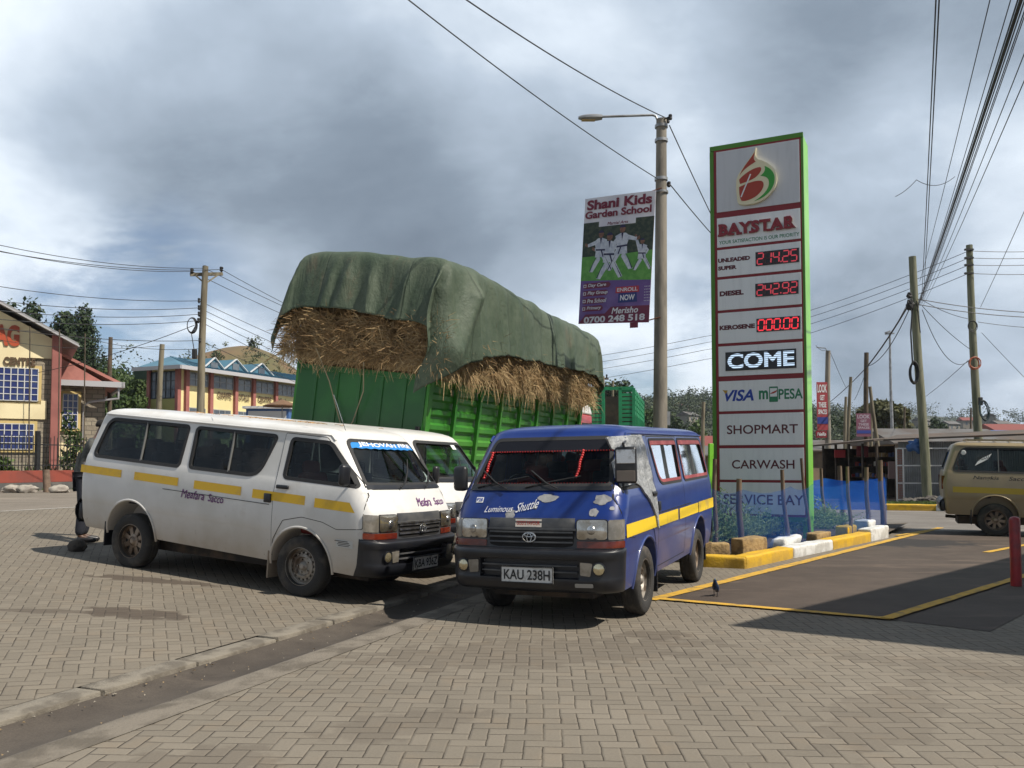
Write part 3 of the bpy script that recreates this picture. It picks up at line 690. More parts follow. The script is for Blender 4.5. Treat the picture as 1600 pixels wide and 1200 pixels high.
def make_van(name, label, cat, loc, rot, paint, group, wheels=('steel', 'spoke'), stripes=(), stripe_m=None, red_frames=False, plate=None, lens=None, seats=m_seat, front_col=None, screen_m=None, mudf=m_blackpl, mirrors=(1, -1)):
    lens = lens or m_lens
    V = thing(name, label, cat, loc, rot, group)
    def put(mb, n, m, par=V, **k): return mb.build(n, m, par, **k)
    body = link('body', BODY.copy(), [paint, m_cabin, m_void], V)
    # nose trim laid on the body
    grey = mat('grey_nose_plastic', (0.05, 0.053, 0.06), 0.5, col2=(0.09, 0.09, 0.09), scale=4)
    mb = MB(); patch(mb, [(-.88, .725), (.88, .725), (.88, .815), (.43, .835), (.42, 1.005), (-.42, 1.005), (-.43, .835), (-.88, .815)], peri, .012, st=.05, base=-.01)
    gp = put(mb, 'grille_panel', grey, smooth=60)
    mb = MB(); patch(mb, rpoly([(-.41, .76), (-.33, .745), (.33, .745), (.41, .76), (.43, .90), (-.43, .90)], .02), peri, .015, st=.05); put(mb, 'grille_recess', m_void, gp)
    mb = MB()
    for z in (.79, .835, .88):
        mb.grid(25, 4, lambda i, j: peri(-.41 + .82 * i / 24, z + (-.007, -.007, .007, .007)[j], (.016, .03, .03, .016)[j]))
    mb.grid(25, 4, lambda i, j: peri(-.44 + .88 * i / 24, .905 + (-.008, -.008, .008, .008)[j], (.012, .026, .026, .012)[j]))
    put(mb, 'grille_bar', grey if plate != 'KBA 936Z' else m_chrome, gp)
    mb = MB(); c = peri(0, .835, .04); n_ = Vector((1, 0, 0.03))      # oval badge of crossed rings
    def ring3(a, b, dz, w_):
        mb.tube([(c.x, c.y + a * math.cos(q), c.z + dz + b * math.sin(q)) for q in np.linspace(0, 2 * math.pi, 25)], w_, 6)
    ring3(.062, .043, 0, .0075); ring3(.022, .036, -.004, .006); ring3(.044, .016, .020, .006)
    put(mb, 'emblem', m_chrome, gp, smooth=60)
    for sg in (1, -1):
        def q(a0_, a1_, z0, z1, off, n, m, r_=.015, par=V, base=.0):
            mb = MB(); L = [(sg * a, z) for a, z in ((a0_, z0), (a1_, z0), (a1_, z1), (a0_, z1))]
            patch(mb, rpoly(L, r_), peri, off, st=.045, base=base); return put(mb, n, m, par, smooth=50, fix=True)
        mb = MB(); L = [(sg * a, z) for a, z in ((.445, .818), (.715, .818), (.715, .992), (.445, .992))]
        patch(mb, rpoly(L, .03), lambda a, z, o: peri(a, z, o + .030 * max(0, 1 - ((abs(a) - .58) / .14) ** 2) * max(0, 1 - ((z - .905) / .09) ** 2) if o > .01 else o), .020, st=.018, base=.0); h = put(mb, 'headlight', lens, smooth=70, fix=True)
        mb = MB(); c0_ = peri(sg * .58, .905, .046); mb.lathe([(.040, 0), (.034, .010), (.018, .016), (0, .018)], c0_, (1, sg * .06, .05), 18); put(mb, 'bulb_cap', m_chrome, h, smooth=60)
        q(.435, .725, .812, .997, .016, 'lamp_bezel', m_blackpl, .03, h)
        q(.725, .885, .815, .992, .018, 'corner_lamp', m_corner)
        q(.445, .885, .742, .802, .020, 'turn_signal', m_amber, .01)
    # bumper
    def boff(a, z):
        o = np.interp(z, [.335, .345, .37, .44, .47, .49, .62, .64, .66, .71, .725, .735], [0, .05, .085, .095, .09, .085, .085, .092, .10, .10, .085, .01])
        o *= float(np.interp(abs(a), [.66, .86, .93], [1, .30, .06]))
        if abs(a) < .47 and .475 < z < .635: o = .035
        return float(o)
    mb = MB(); za = [.335, .345, .36, .38, .41, .44, .47, .478, .485, .52, .56, .60, .627, .634, .645, .66, .69, .71, .72, .728, .735]; sa = sorted(set(np.round(np.concatenate([np.linspace(-.93, .93, 48), [-.475, -.465, .475, .465]]), 3)))
    mb.grid(len(sa), len(za), lambda i, j: peri(sa[i], za[j], boff(sa[i], za[j])))
    bp = put(mb, 'bumper', m_blackpl, smooth=45)
    mb = MB()
    for z in (.53, .585): mb.grid(21, 4, lambda i, j: peri(-.46 + .92 * i / 20, z + (-.006, -.006, .006, .006)[j], (.035, .075, .075, .035)[j]))
    put(mb, 'air_slot_bar', grey, bp)
    for sg in (1, -1):
        c = peri(sg * .655, .565, .082); ax = Vector((1, sg * .12, 0)); mb = MB(); mb.lathe([(.062, .0), (.062, .014), (.052, .018)], c, ax, 24, 1); mb.lathe([(.052, .014), (.03, .022), (0.001, .024)], c, ax, 24, 0)
        put(mb, 'fog_lamp', [m_fog, m_blackpl], smooth=40)
        mb = MB(); patch(mb, rpoly([(sg * .49, .51), (sg * .58, .50), (sg * .60, .615), (sg * .49, .625)], .012), peri, .096, st=.04, base=.06); put(mb, 'marker_lamp', m_corner, bp, fix=True)
    if plate:
        mb = MB(); f0 = lambda y, z, o=0.0: rk((1.10 + o, y, z)); z0 = .43 if plate[1] == 'A' else .395
        mb.prism([(-.255, z0), (.255, z0), (.255, z0 + .145), (-.255, z0 + .145)], lambda u, v, q_: f0(u, v, q_ - .006), 0, .006)
        o = put(mb, 'number_plate', m_plate, bev=.002)
        mb = MB(); text(mb, plate, -.225, .225, z0 + .027, z0 + .118, lambda u, v, o_: f0(u, v, o_), .0035, bold=.018, space=1.0); 
        put(mb, 'lettering', m_black, o)
        mb = MB()
        for a, b in (((-.252, z0 + .003), (.252, z0 + .003)), ((.252, z0 + .003), (.252, z0 + .142)), ((.252, z0 + .142), (-.252, z0 + .142)), ((-.252, z0 + .142), (-.252, z0 + .003))): mb.bar(f0(*a, .003), f0(*b, .003), .006, .007)
        put(mb, 'plate_border', m_black, o)
    # glass
    def win(poly, fn, n, m, seal=.024, par=V, div=None, red=False):
        mb = MB(); patch(mb, offs(poly, -.004), fn, -.012, st=.10); g = put(mb, n, m, par, smooth=80)
        mb = MB(); patch(mb, offs(poly, .016), fn, .006, holes=[offs(poly, -seal)], st=.09, base=-.014); put(mb, 'window_seal', m_rubber, g, smooth=40)
        if div is not None:
            mb = MB(); zs = [p[1] for p in poly]; lo, hi = min(zs) + .01, max(zs) - .01
            for x in div: mb.bar(fn(x, lo, -.008), fn(x + .0, hi, -.008), .03, .014)
            put(mb, 'sash_bar', mat('grey_sash', (0.16, 0.16, 0.155), .5), g)
        if red:
            mb = MB(); patch(mb, offs(poly, -.012), fn, .008, holes=[[(p[0], max(min(p[1], 1.66), 1.285)) for p in offs(poly, -.045)]], st=.09); put(mb, 'red_film', mat('red_window_film', (0.24, 0.03, 0.032), .5, col2=(.34, .07, .065), scale=4), g)
        return g
    sg_m = m_glass_d if red_frames else m_glass
    win(WIN_SCREEN, frontf, 'windscreen', screen_m or m_screen, .02)
    win(WIN_BACK, rearf, 'rear_window', m_glass)
    for sg in (1, -1):
        f = sidef(sg)
        win(WIN_MID, f, 'side_window', sg_m, div=[-1.12], red=red_frames); win(WIN_REAR, f, 'side_window', sg_m, div=[-2.55], red=red_frames)
        # front door panel with its own window
        dp = rpoly([(-.385, .40), (-.395, 1.10), (-.36, 1.752), (.21, 1.745), (.70, 1.31), (.80, 1.18), (.82, .84), (.50, .80), (.30, .855), (0.02, .875), (-.24, .81), (-.375, .58)], .02, 3)
        mb = MB(); patch(mb, dp, f, .004, holes=[offs(WIN_DOOR, .014)], st=.08, base=-.004); d = put(mb, 'front_door', paint, smooth=40)
        mb = MB(); patch(mb, offs(dp, .007), f, .0022, holes=[offs(dp, -.002)], st=.08); put(mb, 'panel_gap', m_seam, d)
        win(WIN_DOOR, f, 'door_window', m_glass, par=d)
        mb = MB(); mb.box(f(-.27, 1.165, .022), (.17, .03, .045)); put(mb, 'handle', m_blackpl, d, bev=.012, smooth=50)
        # sliding door or flank panel gap, door catch, gutter, lower crease
        mb = MB(); sl = rpoly([(-.43, .40), (-.43, 1.19), (-.395, 1.752), (-1.775, 1.755), (-1.775, .40)], .02, 3)
        if sg > 0: patch(mb, sl, f, .0022, holes=[offs(sl, -.008)], st=.08)
        mb.bar(f(-.45, .955 + .028 * 0, .004), f(-2.1, .955, .004), .006, .006)
        put(mb, 'panel_seam', m_seam)
        mb = MB(); mb.box(f(-.47, 1.055 - .03, .012), (.10, .02, .10)); put(mb, 'door_catch', m_blackpl, bev=.008, smooth=50)
        mb = MB(); mb.tube([f(x, 1.775 if x < .25 else 1.775 - (x - .25) * 1.0, .008) for x in (-3.30, -2.5, -1.5, -.5, .1, .24, .30)], .012, 6); put(mb, 'rain_gutter', paint, smooth=60)
        for cx, r_ in ARCHES:
            a_ = np.linspace(-.05, math.pi + .05, 30); mb = MB()
            mb.tube([f(cx + (r_ + .012) * math.cos(q_), .335 + (r_ + .012) * math.sin(q_), .0) for q_ in a_], .015, 8); put(mb, 'wheel_arch', paint, smooth=60)
            mb = MB(); mb.box(rk((cx - r_ - .03, sg * .72, .30)), (.02, .22, .30)); put(mb, 'mud_flap', mudf if cx > -1 else m_blackpl, bev=.004)
            we = part_empty('wheel', V, (cx, sg * .735, .335), (0, random.uniform(0, 6), 0 if sg > 0 else math.pi))
            link('tyre', WM['tyre'].copy(), m_tyre, we); wt = wheels[0] if cx > -1 else wheels[1]
            link('rim', WM[wt].copy(), [m_rim if wt == 'steel' else m_rim_b, m_void], we)
        # mirror
        if sg in mirrors and name != 'blue_van':
            mb = MB(); p = f(.56, 1.36, .12); mb.box(p, (.07, .13, .22), Matrix.Rotation(sg * .25, 3, 'Z')); mb2 = MB(); mb2.tube([f(.60, 1.26, -.01), f(.58, 1.30, .07), p], .014, 6)
            mr = put(mb, 'wing_mirror', m_blackpl, bev=.03, smooth=50); put(mb2, 'mirror_arm', m_blackpl, mr)
        # reflective tape
        for x0, x1, z0, z1, cut_ in stripes:
            mb = MB(); patch(mb, [(x0, z0), (x1, z0), (x1 - cut_, z1), (x0, z1)], f, .0065, st=.12); put(mb, 'reflective_stripe', stripe_m or m_yellow)
        mb = MB(); mb.grid(8, 2, lambda i, j: rk((ip(XR, .95) - .004 + .06 * (i > 6), sg * (.64 + .025 * i), .86 + .28 * j))); put(mb, 'tail_lamp', m_amber)
    # wipers and cowl
    mb = MB(); patch(mb, [(-.72, 1.245), (.72, 1.245), (.71, 1.283), (-.71, 1.283)], frontf, .010, st=.08); cw = put(mb, 'cowl', m_blackpl)
    mb = MB()
    for y0, y1 in ((-.30, -.62), (.22, -.10)) if name == 'blue_van' else ((.30, .63), (-.22, .12)):
        mb.tube([frontf(y0, 1.25, .03), frontf(y0 * .6 + y1 * .4, 1.30, .035), frontf(y1, 1.42, .022)], .008, 5)
        mb.tube([frontf(y1 - .20, 1.30, .018), frontf(y1, 1.42, .018), frontf(y1 + .16, 1.55, .018)] if name != 'blue_van' else [frontf(y1 - .02, 1.27, .018), frontf(y1 + .16, 1.31, .018), frontf(y1 + .5, 1.37, .018)], .007, 5)
    put(mb, 'wiper', m_rubber)
    # cabin
    mb = MB(); mb.box(rk((.50, 0, 1.14)), (.42, 1.42, .16)); mb.box(rk((.52, -.35, 1.24)), (.16, .42, .10)); dsh = put(mb, 'dashboard', mat('dark_dash', (.03, .03, .032), .8), bev=.04, smooth=50)
    mb = MB(); mb.tube([rk((.26 + .06 * math.sin(a), -.36 + .19 * math.cos(a), 1.22 + .17 * math.sin(a))) for a in np.linspace(0, 2 * math.pi, 25)], .014, 6); mb.tube([rk((.26, -.36, 1.22)), rk((.45, -.36, 1.12))], .02, 6); put(mb, 'steering_wheel', m_blackpl, smooth=60)
    for x, ys in ((.02, (-.42, .45)), (-.82, (-.50, .42)), (-1.52, (-.52, -.06, .42)), (-2.22, (-.50, .40)), (-2.92, (-.52, -.06, .42))):
        for y in ys:
            o = link('seat', SEAT.copy(), seats if random.random() < .75 else m_seat_r, V); o.location = rk((x, y, .66 if x > -.5 else .69))
    for x, ys in () and ((.02, (-.42, .05, .45)), (-.82, (-.48, 0, .42)), (-1.52, (-.5, -.06, .40)), (-2.22, (-.5, -.06, .40)), (-2.92, (-.52, -.06, .42))):
        for y in ys:
            o = link('seat', SEAT.copy(), seats if random.random() < .75 else m_seat_r, V); o.location = rk((x, y, .86))
    mb = MB(); mb.box(rk((-1.3, 0, .27)), (4.0, 1.0, .16)); mb.box(rk((-2.627, 0, .33)), (.12, 1.36, .12)); mb.box(rk((.02, 0, .30)), (.12, 1.30, .10)); mb.tube([rk((-.6, .3, .2)), rk((-2.3, .3, .2)), rk((-3.5, .35, .24))], .035, 8)
    put(mb, 'chassis', m_chassis)
    mb = MB(); mb.grid(2, 7, lambda i, j: rk((-3.575 - (0, .05, .08, .085, .08, .04, 0)[j], (-.82, .82)[i], .38 + .05 * j))); mb.box(rk((-3.59, 0, .52)), (.10, 1.60, .24)); put(mb, 'rear_bumper', m_blackpl, bev=.03, smooth=50, fix=True)
    return V

DUST = (0.30, 0.245, 0.19)
m_pw = mat('white_van_paint', (0.68, 0.67, 0.65), 0.32, coat=.25, col2=(0.60, 0.59, 0.56), scale=1.2, dirt=((0.36, 0.285, 0.20), .25, 1.02, 1.0), bmp=.14, bsc=2.4, rust=.8)
# first white minibus
ST_W = [(-3.57, -2.83, 1.015, 1.108, 0), (-2.60, -1.86, 1.012, 1.108, 0), (-1.60, -.87, 1.008, 1.105, 0), (-.70, .05, 1.002, 1.10, 0), (.18, .72, .995, 1.095, .08)]
van1 = make_van('white_van', 'white minibus with purple side lettering and a blue visor strip on its windscreen', 'minibus', (-1.959, 10.15, .033), (-.01, .064, -.465), m_pw, 'minibuses parked at the stage', stripes=ST_W, plate='KBA 936Z', lens=m_lens_o, mudf=mat('tan_mud_flap', (.25, .20, .15), .9))
fr = sidef(-1)
mb = MB(); text(mb, 'Meafara', -1.79, -1.42, .885, .985, lambda u, v, o: fr(u, v, o), .006, bold=.012, shear=.25, tilt=.005, wob=.004); text(mb, 'Sacco', -1.36, -1.12, .885, .975, lambda u, v, o: fr(u, v, o), .006, bold=.012, shear=.25, wob=.004)
mb.build('side_lettering', m_purple, van1)
mb = MB(); text(mb, 'Meafara', .02, .32, 1.06, 1.15, frontf, .006, bold=.008, shear=.25, wob=.004); mb.build('nose_lettering', m_purple, van1); mb = MB(); text(mb, 'Sacco', .40, .64, 1.065, 1.14, frontf, .006, bold=.008, shear=.25, wob=.004); mb.build('nose_lettering', m_purple, van1)
mb = MB(); wv = [(-.60 + 1.2 * i / 16, 1.655 + .008 * (i % 2)) for i in range(17)]; patch(mb, [(-.598, 1.728), ] + wv + [(.598, 1.728)], frontf, .004, st=.06)
vs_ = mb.build('visor_strip', mat('blue_visor_vinyl', (0.02, 0.22, 0.62), .4), van1)
mb = MB(); text(mb, 'JEHOVAH FIRE', -.47, .56, 1.668, 1.722, frontf, .007, bold=.03, shear=0, wob=.003); mb.build('lettering', m_white_s, vs_)
mb = MB(); patch(mb, [(.50, .62), (.72, .62), (.72, .70), (.50, .70)], fr, .004, st=.1); inf = mb.build('info_panel', mat('stencil_box', (.5, .5, .48), .6), van1)
mb = MB()
for k in range(4): mb.box(fr(.60 if k else .57, .685 - .016 * k, .006), (.17 - .03 * (k % 2), .002, .006))
mb.build('lettering', m_black, inf)
mb = MB(); mb.box(rk((.52, .12, 1.25)), (.22, .36, .05), .2); mb.build('dash_papers', mat('yellowed_paper', (.55, .45, .27), .9), van1, bev=.01)
mb = MB(); mb.tube([rk((.30, -.55, 1.84)), rk((.16, -.62, 2.22))], .004, 5); mb.build('aerial', m_chrome, van1)
mb = MB(); rg = np.random.default_rng(77)
for k in range(70):
    x0, y0 = rg.normal(-.9, .55), rg.normal(-.25, .22); a = rg.uniform(0, 6.3); L = rg.uniform(.04, .22); mb.tube([rk((x0, y0, 1.888)), rk((x0 + L * .5 * math.cos(a), y0 + L * .5 * math.sin(a), 1.896)), rk((x0 + L * math.cos(a), y0 + L * math.sin(a), 1.889))], .0035, 3)
o = mb.build('straw_bits', mat('roof_straw', (.42, .24, .10), .9), loc=van1.location, rot=van1.rotation_euler); tag(o, 'loose straws blown onto the roof of the front white minibus', 'straw', kind='stuff')
# second white minibus beside it
q2 = Vector((-1.959, 10.15)) + Vector((.448, .894)) * 1.93 + Vector((.894, -.448)) * -.42
van2 = make_van('white_van', 'white minibus half hidden between the first white one and the blue one', 'minibus', (q2.x, q2.y, .07), (-.01, .064, -.455), m_pw, 'minibuses parked at the stage', stripes=ST_W, plate='KBC 512', lens=m_lens)
mb = MB(); text(mb, 'Sacco', .38, .60, 1.07, 1.15, frontf, .006, bold=.01, shear=.3); mb.build('nose_lettering', mat('red_letter_paint', (.5, .04, .05), .5), van2)
mb = MB(); patch(mb, [(.28, 1.66), (.40, 1.66), (.40, 1.72), (.28, 1.72)], frontf, .004, st=.1); mb.build('licence_sticker', m_white_s, van2)

# blue minibus
m_pb = mat('blue_van_paint', (0.004, 0.024, 0.165), 0.32, coat=.3, col2=(0.009, 0.033, 0.18), scale=2.5, dirt=((0.105, 0.11, 0.155), .3, 1.10, .42), bmp=.16, bsc=2.6, rust=.5)
ST_B = [(-.37, .78, .82, .94, 0), (-1.36, -.42, .815, .935, 0), (-2.52, -1.44, .81, .93, 0), (-3.56, -2.56, .805, .935, 0)]
m_screen_b = glass_mat('tinted_windscreen', (0.62, 0.66, 0.66), 0.03)
van3 = make_van('blue_van', 'battered blue minibus with grey primer patches and plastic taped over one door window', 'minibus', (.57, 8.91, 0), (.012, -.005, -1.975), m_pb, 'minibuses parked at the stage', wheels=('steel', 'spoke'), stripes=ST_B, stripe_m=mat('bright_yellow_tape', (.80, .55, .015), .45, col2=(.6, .42, .06), scale=4, lo=.55, hi=.7), red_frames=True, plate='KAU 238H', screen_m=m_screen_b)
fl = sidef(1)
mb = MB(); patch(mb, rpoly([(-.694, 1.615), (.694, 1.615), (.60, 1.733), (-.60, 1.733)], [0, 0, .07, .07]), lambda y, z, o: frontf(y * (1 if z > 1.7 else .93), z, o), .004, st=.07); mb.build('sun_visor_band', mat('black_visor_vinyl', (.008, .009, .014), .6, spec=.15), van3)
m_bead = mat('red_beads', (.55, .03, .03), .35)
for y, z0, z1 in ((-.60, 1.36, 1.60), (.36, 1.37, 1.61)):
    mb = MB(); n = 12
    for k in range(n):
        z = z1 + (z0 - z1) * k / (n - 1); c_ = frontf(y + .004 * math.sin(k), z, .012); mb.lathe([(.001, -.013), (.014, -.006), (.014, .006), (.001, .013)], c_, (0, 0, 1), 8)
    mb.build('bead_string', m_bead, van3, smooth=60)
mb = MB()
for k in range(46):
    y = -.64 + 1.28 * k / 45; mb.box(frontf(y, 1.612, .008), (.006, .013, .012)); mb.box(frontf(y * 1.04, 1.315, .004), (.003, .010, .005))
mb.build('bead_trim', m_bead, van3)
m_prim = mat('bare_primer', (.30, .30, .30), .75, col2=(.20, .20, .21), scale=12, bmp=.2)
random.seed(5)
for y, z, a, b in ((.12, 1.18, .095, .034), (.64, 1.165, .085, .042), (.58, 1.055, .042, .038), (-.22, 1.035, .048, .046), (.74, 1.09, .022, .018), (.02, 1.10, .02, .02)):
    n = 22; pl = [(y + a * math.cos(q) * (1 + .35 * mnoise.noise(Vector((q * 1.5, y * 9, 0))) + random.uniform(-.12, .12)), z + b * math.sin(q) * (1 + .35 * mnoise.noise(Vector((q * 1.5, z * 9, 3))) + random.uniform(-.12, .12))) for q in np.linspace(0, 2 * math.pi, n, endpoint=False)]
    mb = MB(); patch(mb, pl, frontf, .003, st=.04); mb.build('primer_patch', m_prim, van3)
mb = MB(); text(mb, 'Luminous', -.50, -.20, 1.045, 1.10, frontf, .0085, bold=-.002, shear=.45, tilt=.01); mb.build('nose_lettering', m_white_s, van3); mb = MB(); text(mb, 'Shuttle', -.17, .05, 1.045, 1.125, frontf, .0085, bold=-.002, shear=.45, tilt=.05); mb.build('nose_lettering', m_white_s, van3)
mb = MB(); patch(mb, [(-.62, 1.135), (-.54, 1.135), (-.54, 1.185), (-.62, 1.185)], frontf, .004, st=.1); s1 = mb.build('hood_sticker', m_white_s, van3)
mb = MB(); text(mb, 'P28', -.612, -.548, 1.145, 1.177, frontf, .007, bold=.02); mb.build('lettering', mat('blue_letter_paint', (.02, .05, .3), .5), s1)
mb = MB(); patch(mb, [(-.15, .925), (.11, .925), (.11, .995), (-.15, .995)], peri, .016, st=.1); s2 = mb.build('bumper_sticker', mat('cream_sticker', (.68, .62, .55), .6), van3)
m_redl = mat('red_sticker_ink', (.42, .04, .03), .5)
mb = MB(); text(mb, "GOD'S FAVOUR", -.135, .095, .942, .980, peri, .019, bold=.025); mb.build('lettering', m_redl, s2)
# taped plastic sheet over the driver-side door window
pl = [(.56, 1.735), (.2, 1.755), (-.17, 1.76), (-.24, 1.60), (-.29, 1.40), (-.34, 1.20), (-.37, 1.02), (-.385, .80), (-.34, .83), (-.30, .93), (-.19, 1.02), (-.05, 1.12), (.10, 1.19), (.22, 1.27), (.36, 1.30), (.55, 1.29), (.69, 1.275), (.66, 1.36), (.56, 1.50), (.44, 1.60)]
m, t = new_mat('crinkled_plastic_wrap'); co = obj_co(t)
nz = t.m('ADD', t.noise(co, 11, 6, .7, 1.2), t.m('MULTIPLY', t.noise(co, 40, 4, .7), .5))
b_ = bsdf(t, t.mix(t.ss(nz, .55, .95), (.24, .25, .26, 1), (.52, .53, .53, 1)), .28, spec=.8, normal=bump(t, nz, .9, .03))
trn = t.node('ShaderNodeBsdfTransparent'); mx = t.node('ShaderNodeMixShader'); mx.inputs[0].default_value = .88; t.l.new(trn.outputs[0], mx.inputs[1]); t.l.new(b_, mx.inputs[2]); finish(t, mx.outputs[0])
mb = MB(); patch(mb, pl, lambda x, z, o: fl(x, z, o + .012 * mnoise.noise(Vector((x * 6, z * 6, 1))) + .006 * mnoise.noise(Vector((x * 19, z * 19, 4)))), .024, st=.03, base=.004); mb.build('plastic_wrap', m, van3, smooth=180)
# big flat truck mirror on its left pillar, round black one on the right
mb = MB(); c_ = rk((.66, .82, 1.475)); Mz = Matrix.Rotation(.2, 3, 'Z'); mb.box(c_, (.07, .20, .34), Mz); mr = mb.build('wing_mirror', m_blackpl, van3, bev=.025, smooth=50)
mb = MB(); mb.box(c_ + Vector((.034, .007, .08)), (.012, .17, .13), Mz); mb.build('mirror_chrome', m_chrome, mr, bev=.004)
mb = MB(); mb.box(c_ + Vector((.034, .007, -.10)), (.012, .17, .10), Mz); mb.build('mirror_cap', mat('grey_brown_plastic', (.12, .10, .085), .5), mr, bev=.004)
mb = MB(); mb.tube([fl(.30, 1.70, 0), c_ + Vector((.02, -.02, .20)), c_ + Vector((0, 0, .1))], .012, 6); mb.tube([fl(.70, 1.22, 0), c_ + Vector((.03, -.04, -.22)), c_ + Vector((0, 0, -.1))], .012, 6); mb.build('mirror_arm', m_blackpl, mr)
mb = MB(); c_ = rk((.62, -.90, 1.36)); mb.box(c_, (.08, .16, .25), Matrix.Rotation(-.2, 3, 'Z')); mr = mb.build('wing_mirror', m_blackpl, van3, bev=.05, seg=4, smooth=50)
mb = MB(); mb.tube([rk((.66, -.78, 1.24)), c_ + Vector((0, .04, -.08))], .014, 6); mb.build('mirror_arm', m_blackpl, mr)
mb = MB(); patch(mb, rpoly([(.44, .40), (.60, .40), (.60, .435), (.44, .435)], .01), peri, .10, st=.05, base=.05); mb.build('reflector', mat('clear_reflector', (.3, .29, .27), .3), van3, fix=True)

# tan minibus across the forecourt
m_pt = mat('tan_van_paint', (0.30, 0.235, 0.135), 0.35, 0.15, coat=.3, col2=(0.26, 0.20, 0.115), scale=1.3, dirt=((0.22, 0.17, 0.12), .25, 1.0, .6))
tp = G(1556, 838)
van4 = make_van('tan_van', 'dull gold minibus with a white sticker in its rear side window', 'minibus', (tp.x + 2.627 * .913 + .735 * .408, tp.y - 2.627 * .408 + .735 * .913, 0), (0, 0, -.42), m_pt, 'minibuses parked at the stage', stripes=[(-3.40, -.5, .80, .92, 0)], stripe_m=mat('faded_yellow_band', (.42, .30, .03), .5), wheels=('spoke', 'spoke'))
mb = MB(); text(mb, 'Nangkis', -3.02, -2.55, 1.06, 1.155, fr, .006, bold=.012, shear=.25); text(mb, 'Sacco', -2.38, -2.02, 1.075, 1.155, fr, .006, bold=.012, shear=.25); mb.build('side_lettering', m_black, van4)
mb = MB(); patch(mb, [(-2.98, 1.36), (-2.74, 1.50), (-2.66, 1.62), (-2.90, 1.49)], fr, .004, st=.1); st_ = mb.build('window_sticker', m_white_s, van4)
mb = MB(); text(mb, 'SACCO', -2.92, -2.72, 1.46, 1.54, fr, .008, bold=.02, tilt=.06, wob=0); mb.build('lettering', m_black, st_)
mb = MB(); mb.lathe([(.05, 0), (.04, .004), (.001, .005)], fr(-3.18, 1.63, 0), (0, -1, 0), 16); mb.build('round_sticker', m_white_s, van4)
mb = MB(); mb.bar(rk((-3.1, -.62, 1.90)), rk((.1, -.6, 1.90)), .03, .03); mb.bar(rk((-3.1, .62, 1.90)), rk((.1, .6, 1.90)), .03, .03)
for k in range(13): mb.bar(rk((-3.1 + .266 * k, -.62, 1.915)), rk((-3.1 + .266 * k, .62, 1.915)), .02, .02)
mb.build('roof_rack', mat('roof_rack_metal', (.34, .27, .17), .5, .2), van4)
# ------------------------------------------------------------------ hay lorry
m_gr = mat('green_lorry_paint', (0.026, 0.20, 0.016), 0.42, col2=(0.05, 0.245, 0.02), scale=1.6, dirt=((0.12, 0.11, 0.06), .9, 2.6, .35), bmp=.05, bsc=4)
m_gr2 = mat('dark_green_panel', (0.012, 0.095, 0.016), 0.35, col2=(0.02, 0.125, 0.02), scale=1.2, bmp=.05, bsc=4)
LX, LY = -1.57, 13.5
LZ = terr(LX, LY)
TR = (0.125, 0, math.atan2(.927, .375))
lorry = thing('hay_lorry', 'green high-sided lorry with a white and red cab, loaded with hay', 'lorry', (LX, LY, LZ), TR)
BL, BW, B0, B1 = 7.85, 2.5, 1.12, 2.74
mb = MB()                                             # corrugated side panel between posts
prof = [(0, 0), (.05, 0), (.085, .045), (.155, .045), (.19, 0), (.24, 0)]
zs = []; k = 0
while B0 + k * .24 < B1:
    for h, o in prof[:-1]: zs.append((B0 + k * .24 + h, o))
    k += 1
zs = [(z, o) for z, o in zs if z <= B1]
for y0, sg in ((.06, -1), (BW - .06, 1)):
    mb.grid(2, len(zs), lambda i, j: ((.08, BL - .08)[i], y0 + sg * (zs[j][1] - .045), zs[j][0]))
mb.build('side_panel', m_gr, lorry, fix=False)
n = 9
for sg, y in ((-1, .03), (1, BW - .03)):
    for k in range(n):
        x = .06 + (BL - .12) * k / (n - 1); w_ = .14 if k in (0, n - 1) else .075
        mb = MB(); mb.box((x, y, (B0 + B1) / 2), (w_, .07, B1 - B0 + (.06 if k == 0 else 0))); mb.build('side_post', m_gr, lorry, bev=.008)
    mb = MB(); mb.box((BL / 2, y, B1 + .03), (BL, .08, .07)); mb.box((BL / 2, y, B0 - .04), (BL, .09, .12)); mb.build('side_rail', m_gr, lorry, bev=.01)
mb = MB(); mb.box((.0, BW / 2, (B0 + B1) / 2), (.05, BW - .10, B1 - B0))
for k in range(1, 6): mb.box((-.03, BW * k / 6, (B0 + B1) / 2), (.025, .05, B1 - B0 - .1))
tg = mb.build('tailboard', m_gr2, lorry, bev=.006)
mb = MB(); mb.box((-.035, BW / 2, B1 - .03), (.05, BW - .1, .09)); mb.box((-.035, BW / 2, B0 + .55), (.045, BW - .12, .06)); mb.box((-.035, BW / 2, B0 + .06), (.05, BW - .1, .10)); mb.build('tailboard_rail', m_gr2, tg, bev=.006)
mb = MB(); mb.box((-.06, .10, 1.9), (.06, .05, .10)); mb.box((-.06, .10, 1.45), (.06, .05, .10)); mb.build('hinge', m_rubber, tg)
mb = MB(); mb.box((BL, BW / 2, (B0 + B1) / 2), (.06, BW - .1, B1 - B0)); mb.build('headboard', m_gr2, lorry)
mb = MB(); mb.box((BL / 2 + .5, BW / 2, B0 - .14), (BL + 1.6, 2.2, .10)); mb.box((BL / 2 + .4, BW / 2 - .4, .82), (BL + 1.8, .12, .24)); mb.box((BL / 2 + .4, BW / 2 + .4, .82), (BL + 1.8, .12, .24)); mb.box((1.9, BW / 2, .5), (.16, 2.0, .16)); mb.box((8.6, BW / 2, .5), (.14, 2.0, .14)); mb.build('chassis', m_chassis, lorry)
